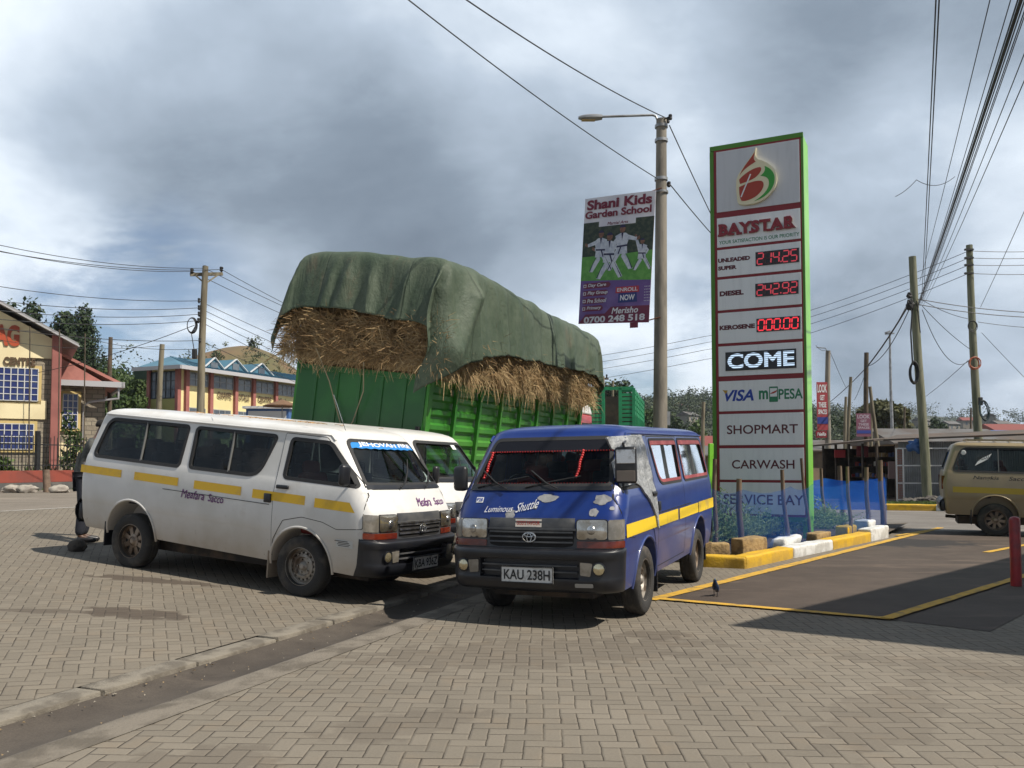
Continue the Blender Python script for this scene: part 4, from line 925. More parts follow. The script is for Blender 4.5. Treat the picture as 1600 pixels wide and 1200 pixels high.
for x in (1.9, 8.75):
    for y in ((.22, .50, BW - .22, BW - .50) if x < 5 else (.30, BW - .30)):
        we = part_empty('wheel', lorry, (x, y, .49), (0, 0, 0 if y > 1.2 else math.pi)); we.scale = (1.46, 1.35, 1.46)
        link('tyre', WM['tyre'].copy(), m_tyre, we); link('rim', WM['steel'].copy(), [m_rim, m_void], we)
mb = MB()                                             # cab, rounded box with raked screen
def cabring(z, x1, ins): return [(8.02, .16 + ins), (x1 - .12, .16 + ins), (x1, .40 + ins), (x1, BW - .40 - ins), (x1 - .12, BW - .16 - ins), (8.02, BW - .16 - ins)]
def cab_part(zz, mname, m):
    mb = MB(); rr = [[(x, y, z) for x, y in cabring(z, x1, ins)] for z, x1, ins in zz]; n = 6
    mb.add([p for q in rr for p in q], [(i * n + k, i * n + (k + 1) % n, (i + 1) * n + (k + 1) % n, (i + 1) * n + k) for i in range(len(rr) - 1) for k in range(n)] + [tuple(range(n))[::-1], tuple((len(rr) - 1) * n + k for k in range(n))])
    return mb.build(mname, m, lorry, bev=.05, seg=3, smooth=40, fix=True)
m_redcab = mat('red_cab_paint', (.38, .022, .02), .4, coat=.3)
cab = cab_part([(.65, 9.75, 0), (1.55, 9.75, 0), (2.60, 9.50, .05)], 'cab', m_redcab)
cab_part([(2.602, 9.50, .04), (2.80, 9.38, .08), (3.0, 9.05, .18), (3.06, 8.75, .32)], 'cab_roof', mat('white_cab_roof', (.72, .72, .70), .4, coat=.3))
for y, sg in ((.17, -1), (BW - .17, 1)):
    mb = MB(); patch(mb, rpoly([(8.55, 1.62), (9.60, 1.62), (9.40, 2.48), (8.55, 2.48)], .06), lambda x, z, o: (x, y + sg * (.012 + o) - sg * .05 * (z - 1.55), z), 0, st=.3); mb.build('cab_window', mat('dark_cab_glass', (.02, .03, .03), .08, spec=.8), lorry)
mb = MB(); patch(mb, rpoly([(.34, 1.60), (BW - .34, 1.60), (BW - .40, 2.28), (.40, 2.28)], .06), lambda y, z, o: (9.77 - .25 * max(z - 1.55, 0) / 1.0, y, z), 0, st=.3); mb.build('windscreen', _mats['dark_cab_glass'], lorry)

# hay
T0 = 4.60
m_hay_core = mat('hay_mass', (0.22, 0.148, 0.07), 0.95, col2=(0.08, 0.05, 0.022), scale=6, bmp=.8, bsc=24, stretch=(1, 1, 2.2))
m_hay1 = mat('straw', (0.40, 0.29, 0.145), 0.8, col2=(0.26, 0.165, 0.07), scale=3)
m_hay2 = mat('brown_straw', (0.29, 0.19, 0.09), 0.9, col2=(0.18, 0.112, 0.05), scale=3)
hay = thing('hay_load', 'brown hay and straw bulging over the sides of the green lorry under the tarpaulin', 'hay', (LX, LY, LZ), TR)
mb = MB()
def hayp(i, j, NU=72, NV=14):                         # wavy wall of hay all round the load
    per = [(.0, -.02), (7.95, -.02), (7.95, BW + .02), (.0, BW + .02)]
    Ls = [7.95, BW + .04, 7.95, BW + .04]; s_ = i / NU * sum(Ls); k = 0
    while s_ > Ls[k] + 1e-6: s_ -= Ls[k]; k += 1
    a, b = Vector(per[k]), Vector(per[(k + 1) % 4]); p = a.lerp(b, s_ / Ls[k]); z = 2.72 + (4.22 - 2.72) * j / (NV - 1)
    nd = (Vector((b.y - a.y, -(b.x - a.x)))).normalized(); q = j / (NV - 1)
    bl = .13 * math.sin(math.pi * min(q * 1.7 + .1, 1)) + .07 * mnoise.noise(Vector((p.x * 1.2, p.y * 1.2, z * 1.5))) + .05 * mnoise.noise(Vector((p.x * 4, p.y * 4, z * 4)))
    groove = -.09 * math.exp(-((z - 3.28 - .05 * math.sin(p.x + p.y * 2)) / .05) ** 2) if k == 3 or k == 0 else 0
    p = p + nd * (bl + groove) if 0 < j else p - nd * .06
    return (p.x, p.y, z)
mb.grid(72, 14, lambda i, j: hayp(i, j), closed=True)
mb.add([(0, 0, 4.19), (7.95, 0, 4.19), (7.95, BW, 4.19), (0, BW, 4.19)], [(0, 1, 2, 3)])
mb.build('hay_stack', m_hay_core, hay, smooth=180)
def strands(n, m, where, lmin, lmax, hang, name, wd=.0048, seed=1):
    rg = np.random.default_rng(seed); V = []
    for _ in range(n):
        k, s_, z = where(rg)
        if mnoise.noise(Vector((s_ * 2.6, z * 3.5, 3 if k == 'r' else 8))) + .5 * mnoise.noise(Vector((s_ * 7, z * 7, 1))) < rg.uniform(-.55, .35): continue
        if k == 'r': base = Vector((-.13 - .10 * rg.random(), s_, z)); out = Vector((-1, 0, 0)); al = Vector((0, 1, 0))
        else: base = Vector((s_, -.13 - .12 * rg.random(), z)); out = Vector((0, -1, 0)); al = Vector((1, 0, 0))
        L = lmin + (lmax - lmin) * rg.random() ** 1.7
        d = (out * rg.normal(.25, .3) + al * rg.normal(0, .85) + Vector((0, 0, rg.normal(-hang, .5)))).normalized()
        d2 = (d + Vector((0, 0, -.7 * hang - .2)) + al * rg.normal(0, .45)).normalized()
        s1 = d.cross(out + Vector((rg.normal(0, .3), rg.normal(0, .3), rg.normal(0, .3)))); s1 = s1.normalized() * wd * (.6 + .9 * rg.random())
        a = base; b = base + d * L * .5; c = b + d2 * L * .5
        V.append([a - s1, a + s1, b + s1, b - s1]); V.append([b - s1, b + s1, c + s1 * .4, c - s1 * .4])
    V = np.array([[tuple(p) for p in q] for q in V]); mb = MB(); mb.quads(V); return mb.build(name, m, hay)
rear_bot = lambda y: 2.78 - .10 * y
strands(2600, m_hay1, lambda g: ('r', g.uniform(-.25, BW + .2), g.uniform(2.9, 3.6)), .10, .34, .08, 'straw_strands', seed=2)
strands(6200, m_hay2, lambda g: ('r', g.uniform(-.25, BW + .2), g.uniform(2.9, 3.6)), .10, .36, .05, 'straw_strands', seed=3)
strands(750, m_hay1, lambda g: ('r', float(np.clip(.5 * g.integers(0, 6) + g.normal(0, .2), -.2, BW + .15)), 2.86 + .14 * g.random()), .12, .42, .5, 'straw_strands', seed=4)
strands(5600, m_hay1, lambda g: ('s', g.uniform(-.15, 8.1), 2.88 + .30 * g.random() + .10 * math.sin(g.random() * 9)), .10, .40, .6, 'straw_fringe', seed=5)
strands(5200, m_hay2, lambda g: ('s', g.uniform(-.15, 8.0), g.uniform(2.9, 3.55)), .12, .40, .45, 'straw_fringe', seed=6)
strands(3600, m_hay1, lambda g: ('s', g.uniform(-.15, 8.0), g.uniform(2.9, 3.5)), .12, .40, .45, 'straw_fringe', seed=7)
strands(900, m_hay1, lambda g: ('s', float(np.clip(.9 * g.integers(0, 10) + g.normal(0, .16), -.1, 8.1)), 2.84 + .1 * g.random()), .2, .55, 1.1, 'straw_fringe', seed=8)

# tarpaulin draped over it
m, t = new_mat('green_tarpaulin'); co = obj_co(t)
f = t.m('ADD', t.m('MULTIPLY', t.noise(co, 1.3, 6, .6), .7), t.m('MULTIPLY', t.noise(co, 9, 4, .6), .3))
c = t.mix(t.ss(f, .38, .64), (.050, .074, .048, 1), (.084, .108, .074, 1))
c = t.mix(t.m('MULTIPLY', t.ss(t.noise(t.vm('MULTIPLY', co, (1, 1, .35)), 2.0, 6, .65), .58, .72), .6), c, (.13, .095, .062, 1))
sx_ = t.sep(co)[0]; seam = t.m('ADD', t.ss(t.m('ABSOLUTE', t.m('SUBTRACT', t.m('FRACT', t.m('DIVIDE', t.m('ADD', sx_, .35), 1.72)), .5)), .012, .004), t.ss(t.m('ABSOLUTE', t.m('SUBTRACT', t.m('FRACT', t.m('DIVIDE', t.m('ADD', t.sep(co)[1], .3), 1.55)), .5)), .010, .003), clamp=True)
c = t.mix(t.m('MULTIPLY', seam, .45), c, (.028, .042, .028, 1))
hgt = t.m('ADD', t.noise(t.vm('MULTIPLY', co, (1.3, 1.3, .4)), 3.6, 6, .62, 1.0), t.m('MULTIPLY', t.noise(co, 16, 4, .6), .22))
finish(t, bsdf(t, c, .62, spec=.3, normal=bump(t, t.m('SUBTRACT', hgt, t.m('MULTIPLY', seam, .6)), .42, .10))); m_tarp = m
RS = 3.05; RR_ = 2.1                                   # generous overhangs; trimmed by the hem profiles
def side_hem(x): return float(np.interp(x, [-.3, .25, .75, 2.0, 3.7, 5.5, 7.6, 8.4], [1.72, 1.66, 1.50, 1.28, 1.15, 1.05, 1.0, 1.15]))
def rear_hem(y): return float(np.interp(y, [-.1, .3, .9, 1.5, 2.5, 2.7], [1.12, 1.07, 1.03, 1.0, .98, 1.05]))
NA, NB = 190, 130
def tarp(i, j):
    # cloth coordinates: u along the lorry, v across (v<0 hangs on the near side, u<0 hangs at the rear)
    un = i / (NA - 1); vn = j / (NB - 1)
    U0, U1 = .16, .86; V0, V1 = .30, .70
    x = np.interp(un, [U0, U1], [0, 8.0]); y = np.interp(vn, [V0, V1], [-.02, BW + .02])
    ra = max(U0 - un, 0) / U0; fa = max(un - U1, 0) / (1 - U1); na = max(V0 - vn, 0) / V0; fb = max(vn - V1, 0) / (1 - V1)
    da = ra * rear_hem(y) - 0; df = fa * 1.15; dn = na * side_hem(x); dl = fb * 1.2
    ax = -da + df; ay = -dn + dl
    if da > 0 and dn > 0: corner = 1
    d = math.hypot(ax, ay) if (ax and ay) else abs(ax) + abs(ay)
    if ax and ay: d = max(abs(ax), abs(ay)) + .42 * min(abs(ax), abs(ay))
    z0 = T0 + .06 * math.sin(x * .8 + .6) + .05 * mnoise.noise(Vector((x * .9, y * .9, 2))) + .03 * mnoise.noise(Vector((x * 2.5, y * 2.5, 7)))
    ey = min(y + .02, BW + .02 - y); ex = min(x, 8.0 - x)
    z0 -= .05 * math.exp(-max(ey, 0) / .12) + .02 * math.exp(-max(ex, 0) / .12)
    z0 -= .30 * max(0, (x - 5.2) / 3.0) ** 2 * .4
    if d <= 0: return (x, y, z0)
    hx, hy = (ax / math.hypot(ax, ay), ay / math.hypot(ax, ay))
    g = min(d / .5, 1)
    out = .12 * (1 - math.exp(-d * 16)) + .17 * min(d, 1.4)
    # hanging folds run downwards, so they vary along the hem only
    al = x if abs(ay) > abs(ax) else y * 1.15 + 20
    w_ = .7 * mnoise.noise(Vector((al * 1.1, 3.3, d * .35))) + .4 * mnoise.noise(Vector((al * 5.2, 9.1, d * .6)))
    for c0_, a_, s_, lean in ((.55, 1.0, .10, .1), (1.55, .55, .07, .2), (2.7, .8, .09, -.15), (4.4, .9, .10, .1), (5.9, .6, .07, -.1), (7.0, .9, .11, .2), (20.5, .7, .07, .1), (21.35, 1.0, .08, -.12), (22.1, .8, .07, .1)):
        w_ += a_ * (1 - min(abs(al - c0_ - lean * d) / (s_ * 2.2), 1)) ** 1.5
    out += g * (.10 * w_) * (.6 if ax and ay else 1)
    if ax and ay:                                     # bunched corner
        an = math.atan2(abs(ay), abs(ax)); nearc = ax < 0 and ay < 0; out += g * .07 * math.sin(an * 6.0)
    px_ = min(max(x, 0), 8.0) + hx * out; py_ = min(max(y, -.02), BW + .02) + hy * out
    if ax < 0 and ay < 0:                             # near rear corner is tucked round onto the tailboard side
        k_ = math.sin(2 * math.atan2(abs(ay), abs(ax))); py_ += .20 * k_ * d * g; px_ -= .16 * k_ * g
    if ax < 0 and ay > 0:                             # far rear corner flaps outwards
        k_ = math.sin(2 * math.atan2(abs(ay), abs(ax))); py_ += .10 * k_ * d * g; d += .08 * k_ * g
    # the big diagonal fold near the rear corner
    if ay < 0 and x < 2.2: py_ -= .16 * g * math.exp(-((x - .80 + .55 * d) / .20) ** 2)
    if ax < 0: px_ -= .10 * g * math.exp(-((y - 1.55 - .1 * d) / .12) ** 2)
    return (px_, py_, z0 - d * .985)
mb = MB(); mb.grid(NA, NB, tarp); me_t = mb.build('tarpaulin', m_tarp, smooth=180, loc=(LX, LY, LZ), rot=TR)
sm = me_t.modifiers.new('thick', 'SOLIDIFY'); sm.thickness = .005; sm.offset = 1
tag(me_t, 'stained dark green tarpaulin draped in folds over the hay load', 'tarpaulin')
# rope and lashings hanging on the tailboard
def rope(name, pts, r, m, label, cat='rope', group=None):
    mb = MB(); mb.tube(pts, r, 6); o = mb.build(name, m, smooth=60); tag(o, label, cat, group); return o
m_rope = mat('sisal_rope', (.30, .25, .16), .95)
Mx = Matrix.Translation((LX, LY, LZ)) @ Matrix.Rotation(TR[2], 4, 'Z') @ Matrix.Rotation(TR[0], 4, 'X')
def lo(x, y, z): return Mx @ Vector((x, y, z))
rope('rope', [lo(-.32, 1.95, 3.0), lo(-.14, 1.75, 2.5), lo(-.10, 1.5, 1.9), lo(-.1, 1.42, 1.72)], .010, m_rope, 'thin rope slanting down the tailboard from its left top', 'rope')
rope('rope', [lo(-.30, 1.05, 2.85), lo(-.13, 1.1, 2.4), lo(-.10, 1.25, 1.9), lo(-.1, 1.36, 1.72)], .010, m_rope, 'thin rope slanting left down the tailboard to the knot', 'rope')
mb = MB()
for k in range(60):
    x0 = random.gauss(1.38, .22); mb.tube([lo(-.10, x0, 1.72 + random.uniform(-.04, .05)), lo(-.14, x0 + random.uniform(-.2, .2), 1.70 + random.uniform(-.08, .08))], .006, 3)
tag(mb.build('straw_tuft', m_hay2), 'tuft of straw caught on the tailboard where the ropes meet', 'straw')

# ------------------------------------------------------------------ price pylon
PA, PB = Vector((3.9, 16.78, 0)), Vector((5.45, 16.0, 0)); pd = (PB - PA).normalized()
pyl = thing('price_sign', 'tall lime green fuel price sign with red borders and white panels', 'sign', PA, (0, 0, math.atan2(pd.y, pd.x)))
PW, PH = 1.755, 7.69
m_lime = mat('lime_green_paint', (.20, .56, .025), .4, coat=.2, col2=(.17, .48, .03), scale=2); m_dkgr = mat('green_frame', (.07, .22, .015), .5)
m_pred = mat('sign_red_border', (.22, .012, .018), .5)
def panel_mat(name, col):
    m, t = new_mat(name); co = obj_co(t)
    c = t.mix(t.m('MULTIPLY', t.ss(t.noise(t.vm('MULTIPLY', co, (6, 1, .7)), 1.6, 5, .6), .45, .75), .5), (*col, 1), tuple(k * .82 for k in col) + (1,))
    finish(t, bsdf(t, c, .35, spec=.5)); return m
m_panel = panel_mat('sign_panel', (.76, .78, .79)); m_panel_g = panel_mat('grey_sign_panel', (.56, .57, .60))
mb = MB(); mb.box((PW / 2, .36, (PH + .40) / 2), (PW - .02, .68, PH - .41)); mb.build('sign_body', m_lime, pyl, bev=.01)
mb = MB(); mb.box((.07, .36, .25), (.12, .5, .5)); mb.box((PW - .07, .36, .25), (.12, .5, .5)); mb.build('sign_leg', m_lime, pyl)
mb = MB()
for c_, d_ in (((PW / 2, 0, PH - .03), (PW, .06, .09)), ((PW / 2, 0, .45), (PW, .06, .09)), ((.035, 0, PH / 2 + .2), (.075, .06, PH - .58)), ((PW - .02, 0, PH / 2 + .2), (.04, .06, PH - .58))): mb.box(c_, d_)
mb.build('sign_frame', m_dkgr, pyl)
mb = MB(); mb.box(((.075 + PW - .04) / 2, -.005, (PH + .42) / 2), (PW - .117, .04, PH - .57)); mb.build('red_border', m_pred, pyl)
PX0, PX1 = .128, 1.685
rows = [(6.38, 7.575), (5.69, 6.265), (5.11, 5.637), (4.455, 5.055), (3.808, 4.40), (3.17, 3.75), (2.493, 3.073), (1.84, 2.438), (1.18, 1.78), (.54, 1.13)]
fp = lambda u, v, o=0.0: (u, -.036 - o, v)
m_ink = mat('sign_dark_red_ink', (.10, .012, .02), .5); m_ink2 = mat('sign_red_ink', (.24, .012, .022), .45); m_ink3 = mat('letter_side', (.36, .30, .26), .4); m_inkg = mat('sign_green_ink', (.02, .20, .09), .5)
m_ink_b = mat('sign_blue_ink', (.012, .05, .35), .5); m_logo_r = mat('logo_red', (.36, .035, .012), .4); m_logo_g = mat('logo_green', (.035, .30, .03), .4); m_logo_w = mat('logo_cream_edge', (.72, .66, .45), .4)
m_digit = emit_mat('red_led', (1.0, .04, .06), .95); m_digit_dim = emit_mat('dim_red_led', (.75, .07, .10), .5); m_digoff = mat('led_off_segment', (.06, .012, .014), .4); m_scr = mat('display_black', (.014, .014, .016), .3)
m_led, t = new_mat('white_led_rows'); co = obj_co(t); zz = t.sep(co)[2]
st = t.ss(t.m('ABSOLUTE', t.m('SUBTRACT', t.m('FRACT', t.m('MULTIPLY', zz, 26.0)), .5)), .42, .22)
e_ = t.node('ShaderNodeEmission'); t.put(e_.inputs[0], t.mix(st, (.02, .03, .06, 1), (.62, .80, 1.0, 1))); e_.inputs[1].default_value = 1.0; finish(t, e_.outputs[0])
pan = []
for k, (z0, z1) in enumerate(rows):
    mb = MB(); mb.box(((PX0 + PX1) / 2, -.018, (z0 + z1) / 2), (PX1 - PX0, .036, z1 - z0)); pan.append(mb.build('sign_panel', m_panel_g if k == 0 else m_panel, pyl, bev=.004))
def lett(k, s_, x0, x1, z0, z1, m_, name='lettering', **kw):
    mb = MB(); text(mb, s_, x0, x1, z0, z1, fp, kw.pop('off', .003), **kw); return mb.build(name, m_, pan[k])
# flame-drop emblem
def bez(pts, n=10):
    out = []
    for i in range(0, len(pts) - 1, 3):
        p0, p1, p2, p3 = (Vector(p) for p in pts[i:i + 4])
        for j in range(n): q = j / n; out.append(tuple(p0 * (1 - q) ** 3 + p1 * 3 * q * (1 - q) ** 2 + p2 * 3 * q * q * (1 - q) + p3 * q ** 3))
    return out
drop = bez([(.905, 7.53), (.90, 7.40), (.86, 7.33), (.98, 7.27), (1.14, 7.20), (1.29, 7.06), (1.285, 6.86), (1.28, 6.62), (1.02, 6.42), (.76, 6.44), (.66, 6.44), (.56, 6.46), (.545, 6.52), (.53, 6.62), (.515, 6.80), (.53, 6.95), (.56, 7.12), (.80, 7.28), (.905, 7.53)])
mb = MB(); patch(mb, drop, fp, .07, st=.2, base=0); lg = mb.build('emblem', m_logo_w, pan[0], fix=True)
inn = offs(drop, -.035)
def clip(poly, keep): return [p for p in poly if keep(p)]
red1 = bez([(.88, 7.44), (.87, 7.36), (.84, 7.30), (.90, 7.25), (.80, 7.20), (.66, 7.14), (.59, 7.02), (.66, 7.20), (.80, 7.30), (.88, 7.44)])
red2 = bez([(.585, 6.95), (.70, 7.06), (.86, 7.14), (.98, 7.13), (1.03, 7.10), (.98, 7.0), (.88, 6.94), (.80, 6.90), (.70, 6.88), (.60, 6.86), (.585, 6.9), (.585, 6.92), (.585, 6.95)])
red3 = bez([(.58, 6.80), (.70, 6.84), (.88, 6.90), (1.0, 6.86), (1.08, 6.82), (1.04, 6.66), (.88, 6.57), (.80, 6.53), (.68, 6.50), (.62, 6.53), (.58, 6.60), (.58, 6.70), (.58, 6.80)])
grn = bez([(1.06, 7.14), (1.18, 7.08), (1.25, 6.98), (1.245, 6.86), (1.24, 6.68), (1.08, 6.52), (.86, 6.49), (1.02, 6.56), (1.14, 6.68), (1.14, 6.80), (1.14, 6.90), (1.08, 6.94), (.98, 6.96), (1.05, 7.0), (1.09, 7.06), (1.06, 7.14)])
for q, m_ in ((red1, m_logo_r), (red2, m_logo_r), (red3, m_logo_r), (grn, m_logo_g)):
    mb = MB(); patch(mb, q, fp, .076, st=.2, base=.07); mb.build('emblem_field', m_, lg, fix=True)
mb = MB(); mb.bar(fp(.615, 6.60, .079), fp(.80, 7.02, .079), .022, .008, up=(0, 1, 0)); mb.build('emblem_stroke', m_panel, lg)
# slab letters BAYSTAR standing proud
mb = MB(); x0, x1, z0, z1 = .17, 1.61, 5.895, 6.13
text(mb, 'BAYSTAR', x0, x1, z0, z1, fp, .045, bold=.055, space=1.12, thick=.045)
v, f = text2d('BAYSTAR', .055, 0, 1.12); mn, mx_ = v.min(0), v.max(0)
for cx in (.205, .41, .56, .80, 1.13, 1.30, 1.475):
    b = (mb.v, mb.f)
    if cx > .7 and cx < .9: pass
    for zz_ in (z0 + .018,): mb.box((cx - (.0 if cx < 1.59 else .025), -.062, zz_), (.105, .045, .036))
for cx in (.205, 1.475): mb.box((cx, -.062, z1 - .018), (.085, .045, .036))
mb.build('raised_lettering', [m_ink2, m_ink3], pan[1])
lett(1, 'YOUR SATISFACTION IS OUR PRIORITY', .168, 1.665, 5.742, 5.812, m_inkg, bold=.012)
lett(2, 'UNLEADED', .142, .755, 5.385, 5.468, m_ink, bold=.06); lett(2, 'SUPER', .142, .50, 5.235, 5.315, m_ink, bold=.06)
lett(3, 'DIESEL', .165, .625, 4.725, 4.825, m_ink, bold=.06); lett(4, 'KEROSENE', .155, .828, 4.065, 4.155, m_ink, bold=.06)
SEG = {'0': 'abcdef', '1': 'bc', '2': 'abged', '4': 'fgbc', '5': 'afgcd', '9': 'abfgcd'}
for k, s_, z0, z1 in ((2, '214.25', 5.248, 5.515), (3, '242.92', 4.655, 4.907), (4, '000.00', 3.982, 4.236)):
    xa, xb = (.860, 1.655) if k != 3 else (.848, 1.636)
    mb = MB(); mb.box(((xa + xb) / 2, -.044, (z0 + z1) / 2), (xb - xa, .016, z1 - z0)); dsp = mb.build('price_display', m_scr, pan[k])
    on, off = MB(), MB(); x = xa + .035; cw, ch = .108, (z1 - z0) * .78; zb = (z0 + z1) / 2
    for ch_ in s_:
        if ch_ == '.': on.box((x - .004, -.054, zb - ch / 2 + .012), (.022, .004, .024)); x += .030; continue
        sl = .10; h = ch / 2; tw = .021
        def pt(a, b): return (x + a * cw + sl * b * .5, -.0535, zb + b)
        SG = {'a': ((.08, h), (.92, h)), 'g': ((.08, 0), (.92, 0)), 'd': ((.08, -h), (.92, -h)), 'f': ((0, h - .012), (0, .012)), 'b': ((1, h - .012), (1, .012)), 'e': ((0, -.012), (0, -h + .012)), 'c': ((1, -.012), (1, -h + .012))}
        for q, (p0, p1) in SG.items(): (on if q in SEG[ch_] else off).bar(pt(*p0), pt(*p1), tw, .004, up=(0, 1, 0))
        x += cw + .038
    on.build('lit_digits', m_digit if k == 4 else m_digit_dim, dsp); off.build('unlit_segments', m_digoff, dsp)
mb = MB(); mb.box((.92, -.044, 3.448), (1.31, .016, .36)); dsp = mb.build('message_display', m_scr, pan[5])
mb = MB(); text(mb, 'COME', .305, 1.545, 3.305, 3.595, fp, .018, bold=.03); mb.build('lit_message', m_led, dsp)
lett(6, 'VISA', .235, .79, 2.68, 2.90, m_ink_b, bold=.03, shear=.25)
mb = MB(); patch(mb, [(.20, 2.905), (.30, 2.89), (.262, 2.82)], fp, .004, st=.2); mb.build('gold_flick', mat('gold_ink', (.5, .3, .03), .5), pan[6])
lett(6, 'm', .885, 1.055, 2.70, 2.87, m_inkg, bold=.035); lett(6, 'PESA', 1.245, 1.683, 2.69, 2.885, m_inkg, bold=.022)
mb = MB(); patch(mb, rpoly([(1.075, 2.645), (1.235, 2.645), (1.235, 2.935), (1.075, 2.935)], .015), fp, .003, st=.2); ph = mb.build('phone_logo', m_inkg, pan[6])
mb = MB(); patch(mb, [(1.092, 2.745), (1.218, 2.745), (1.218, 2.905), (1.092, 2.905)], fp, .005, st=.2); mb.build('phone_screen', m_panel, ph)
mb = MB(); patch(mb, bez([(1.085, 2.80), (1.14, 2.84), (1.19, 2.85), (1.23, 2.87), (1.22, 2.83), (1.16, 2.79), (1.085, 2.80)]), fp, .007, st=.2); mb.build('phone_swoosh', m_logo_r, ph)
for k, s_, xa, xb, za, zb in ((7, 'SHOPMART', .275, 1.585, 2.05, 2.222), (8, 'CARWASH', .362, 1.514, 1.39, 1.557), (9, 'SERVICE BAY', .196, 1.668, .715, .905)): lett(k, s_, xa, xb, za, zb, m_ink, bold=.014)

# ------------------------------------------------------------------ lamp post and school banner
m_conc_p = mat('grey_concrete_post', (.25, .225, .185), .9, col2=(.17, .152, .125), scale=4, bmp=.3, bsc=30, stretch=(1, 1, .3))
m_galv = mat('galvanised_steel', (.34, .35, .36), .45, .5, col2=(.22, .22, .22), scale=6)
lp = thing('lamp_post', 'round concrete street lamp post carrying the school banner', 'lamp post', (2.80, 16.5, 0))
mb = MB(); mb.tube([(0, 0, 0), (.10, 0, 8.16)], [.150, .098], 20); mb.build('pole', m_conc_p, lp, smooth=60)
mb = MB()
for z in (6.98, 8.02, 7.74): mb.lathe([(.118, -.03), (.126, -.028), (.126, .028), (.118, .03)], (.012 * z, 0, z), (0, 0, 1), 20)
mb.lathe([(.13, -.02), (.14, -.02), (.14, .02), (.13, .02)], (.08, 0, 6.72), (0, 0, 1), 20); mb.build('clamp_band', m_galv, lp, smooth=40)
mb = MB(); mb.tube([(.02, 0, 7.7), (.02, 0, 8.15), (-.01, 0, 8.225), (-.08, 0, 8.245), (-1.08, 0, 8.21)], .024, 10); mb.build('lamp_arm', m_galv, lp, smooth=60)
mb = MB(); mb.grid(9, 10, lambda i, j: (-1.05 - .46 * i / 8, (.03 + .075 * math.sin(math.pi * min(.12 + i / 8 * .86, 1)) ** .6) * math.cos(2 * math.pi * j / 9), 8.20 - .012 * i / 8 + (.02 + .042 * math.sin(math.pi * min(.15 + i / 8 * .83, 1)) ** .6) * math.sin(2 * math.pi * j / 9)))
lh = mb.build('lamp_head', m_galv, lp, smooth=50); mb = MB(); mb.box((-1.32, 0, 8.14), (.26, .10, .012)); mb.build('lamp_lens', mat('amber_lamp_lens', (.45, .30, .12), .3), lh)
mb = MB()
for z, y in ((8.12, -.13), (8.16, .13), (6.85, .0)):
    mb.tube([(.012 * z, y * .5, z), (.012 * z + .12, y, z + .03)], .014, 6); mb.lathe([(.0, .06), (.032, .05), (.04, .02), (.028, 0), (.04, -.02), (.03, -.05), (0, -.055)], (.012 * z + .15, y, z + .03), (0, 0, 1), 10)
mb.build('insulator', m_rubber, lp, smooth=50)
mb = MB(); mb.box((.16, 0, 2.35), (.10, .10, .26)); mb.build('junction_box', m_galv, lp)

BA, BB = Vector((1.41, 17.0, 0)), Vector((2.69, 16.4, 0)); bd = (BB - BA).normalized()
M_b = Matrix.Translation(BA) @ Matrix.Rotation(math.atan2(bd.y, bd.x), 4, 'Z')
ban = thing('school_banner', 'purple and white school advertising board hanging from the lamp post', 'banner', BA, (0, 0, math.atan2(bd.y, bd.x)))
def fb(u, v, o=0.0): return (u + .062 * (v - 6.7), -.012 - o - .02 * math.sin(u * 2.1), v - .012 * u)
def flat(poly, m_, name, off, par=None, **k):
    mb = MB(); patch(mb, poly, fb, off, st=.3); return mb.build(name, m_, par or ban)
m_bw = mat('banner_white', (.70, .68, .72), .5, col2=(.62, .60, .66), scale=2); m_bp = mat('banner_purple', (.13, .065, .24), .5, col2=(.20, .13, .34), scale=1.5); m_bm = mat('banner_maroon', (.15, .015, .05), .5)
m_bg = mat('printed_lawn', (.09, .28, .05), .6, col2=(.13, .34, .07), scale=9); m_bt = mat('printed_hedge', (.02, .035, .025), .6, col2=(.05, .065, .04), scale=14)
m_dres = mat('printed_white_cloth', (.58, .60, .66), .6, col2=(.42, .45, .54), scale=12); m_belt = mat('printed_navy', (.02, .02, .07), .6); m_skin = mat('printed_skin', (.16, .075, .05), .6, col2=(.24, .12, .08), scale=20)
mb = MB(); patch(mb, [(.055, 4.25), (1.49, 4.20), (1.49, 6.735), (.055, 6.735)], fb, 0, st=.18, base=-.014); bs = mb.build('banner_board', m_bw, ban, fix=True)
flat([(.055, 5.10), (1.49, 5.02), (1.49, 6.245), (.055, 6.245)], m_bt, 'printed_photo', .004)
flat([(.055, 5.10), (1.49, 5.02), (1.49, 5.60), (.9, 5.56), (.055, 5.57)], m_bg, 'printed_lawn', .007)
flat([(.38, 6.14), (1.13, 6.14), (1.13, 6.26), (.38, 6.26)], m_bw, 'photo_caption', .010)
flat([(.055, 4.25), (1.49, 4.20), (1.49, 5.03), (.9, 5.08), (.055, 5.10)], m_bp, 'contact_panel', .006)
flat([(.055, 4.25), (1.49, 4.20), (1.49, 4.53), (.72, 4.545), (.60, 4.42), (.20, 4.425)], m_bm, 'phone_strip', .009)
for z in (4.985, 4.835, 4.685, 4.537): flat(rpoly([(.13, z - .055), (.66 - (5 - z) * .3, z - .055), (.70 - (5 - z) * .3, z), (.66 - (5 - z) * .3, z + .055), (.13, z + .055)], .02), m_bm, 'list_bar', .009)
flat([(.80, 4.80), (1.27, 4.80), (1.26, 4.92), (.80, 4.92)], mat('enroll_red', (.42, .03, .05), .5), 'enroll_box', .012); flat([(.86, 4.61), (1.24, 4.61), (1.22, 4.81), (.86, 4.81)], mat('enroll_navy', (.02, .03, .17), .5), 'now_box', .011)
def bt(s_, x0, x1, z0, z1, m_, **k):
    mb = MB(); text(mb, s_, x0, x1, z0, z1, fb, .016, **k); mb.build('lettering', m_, ban)
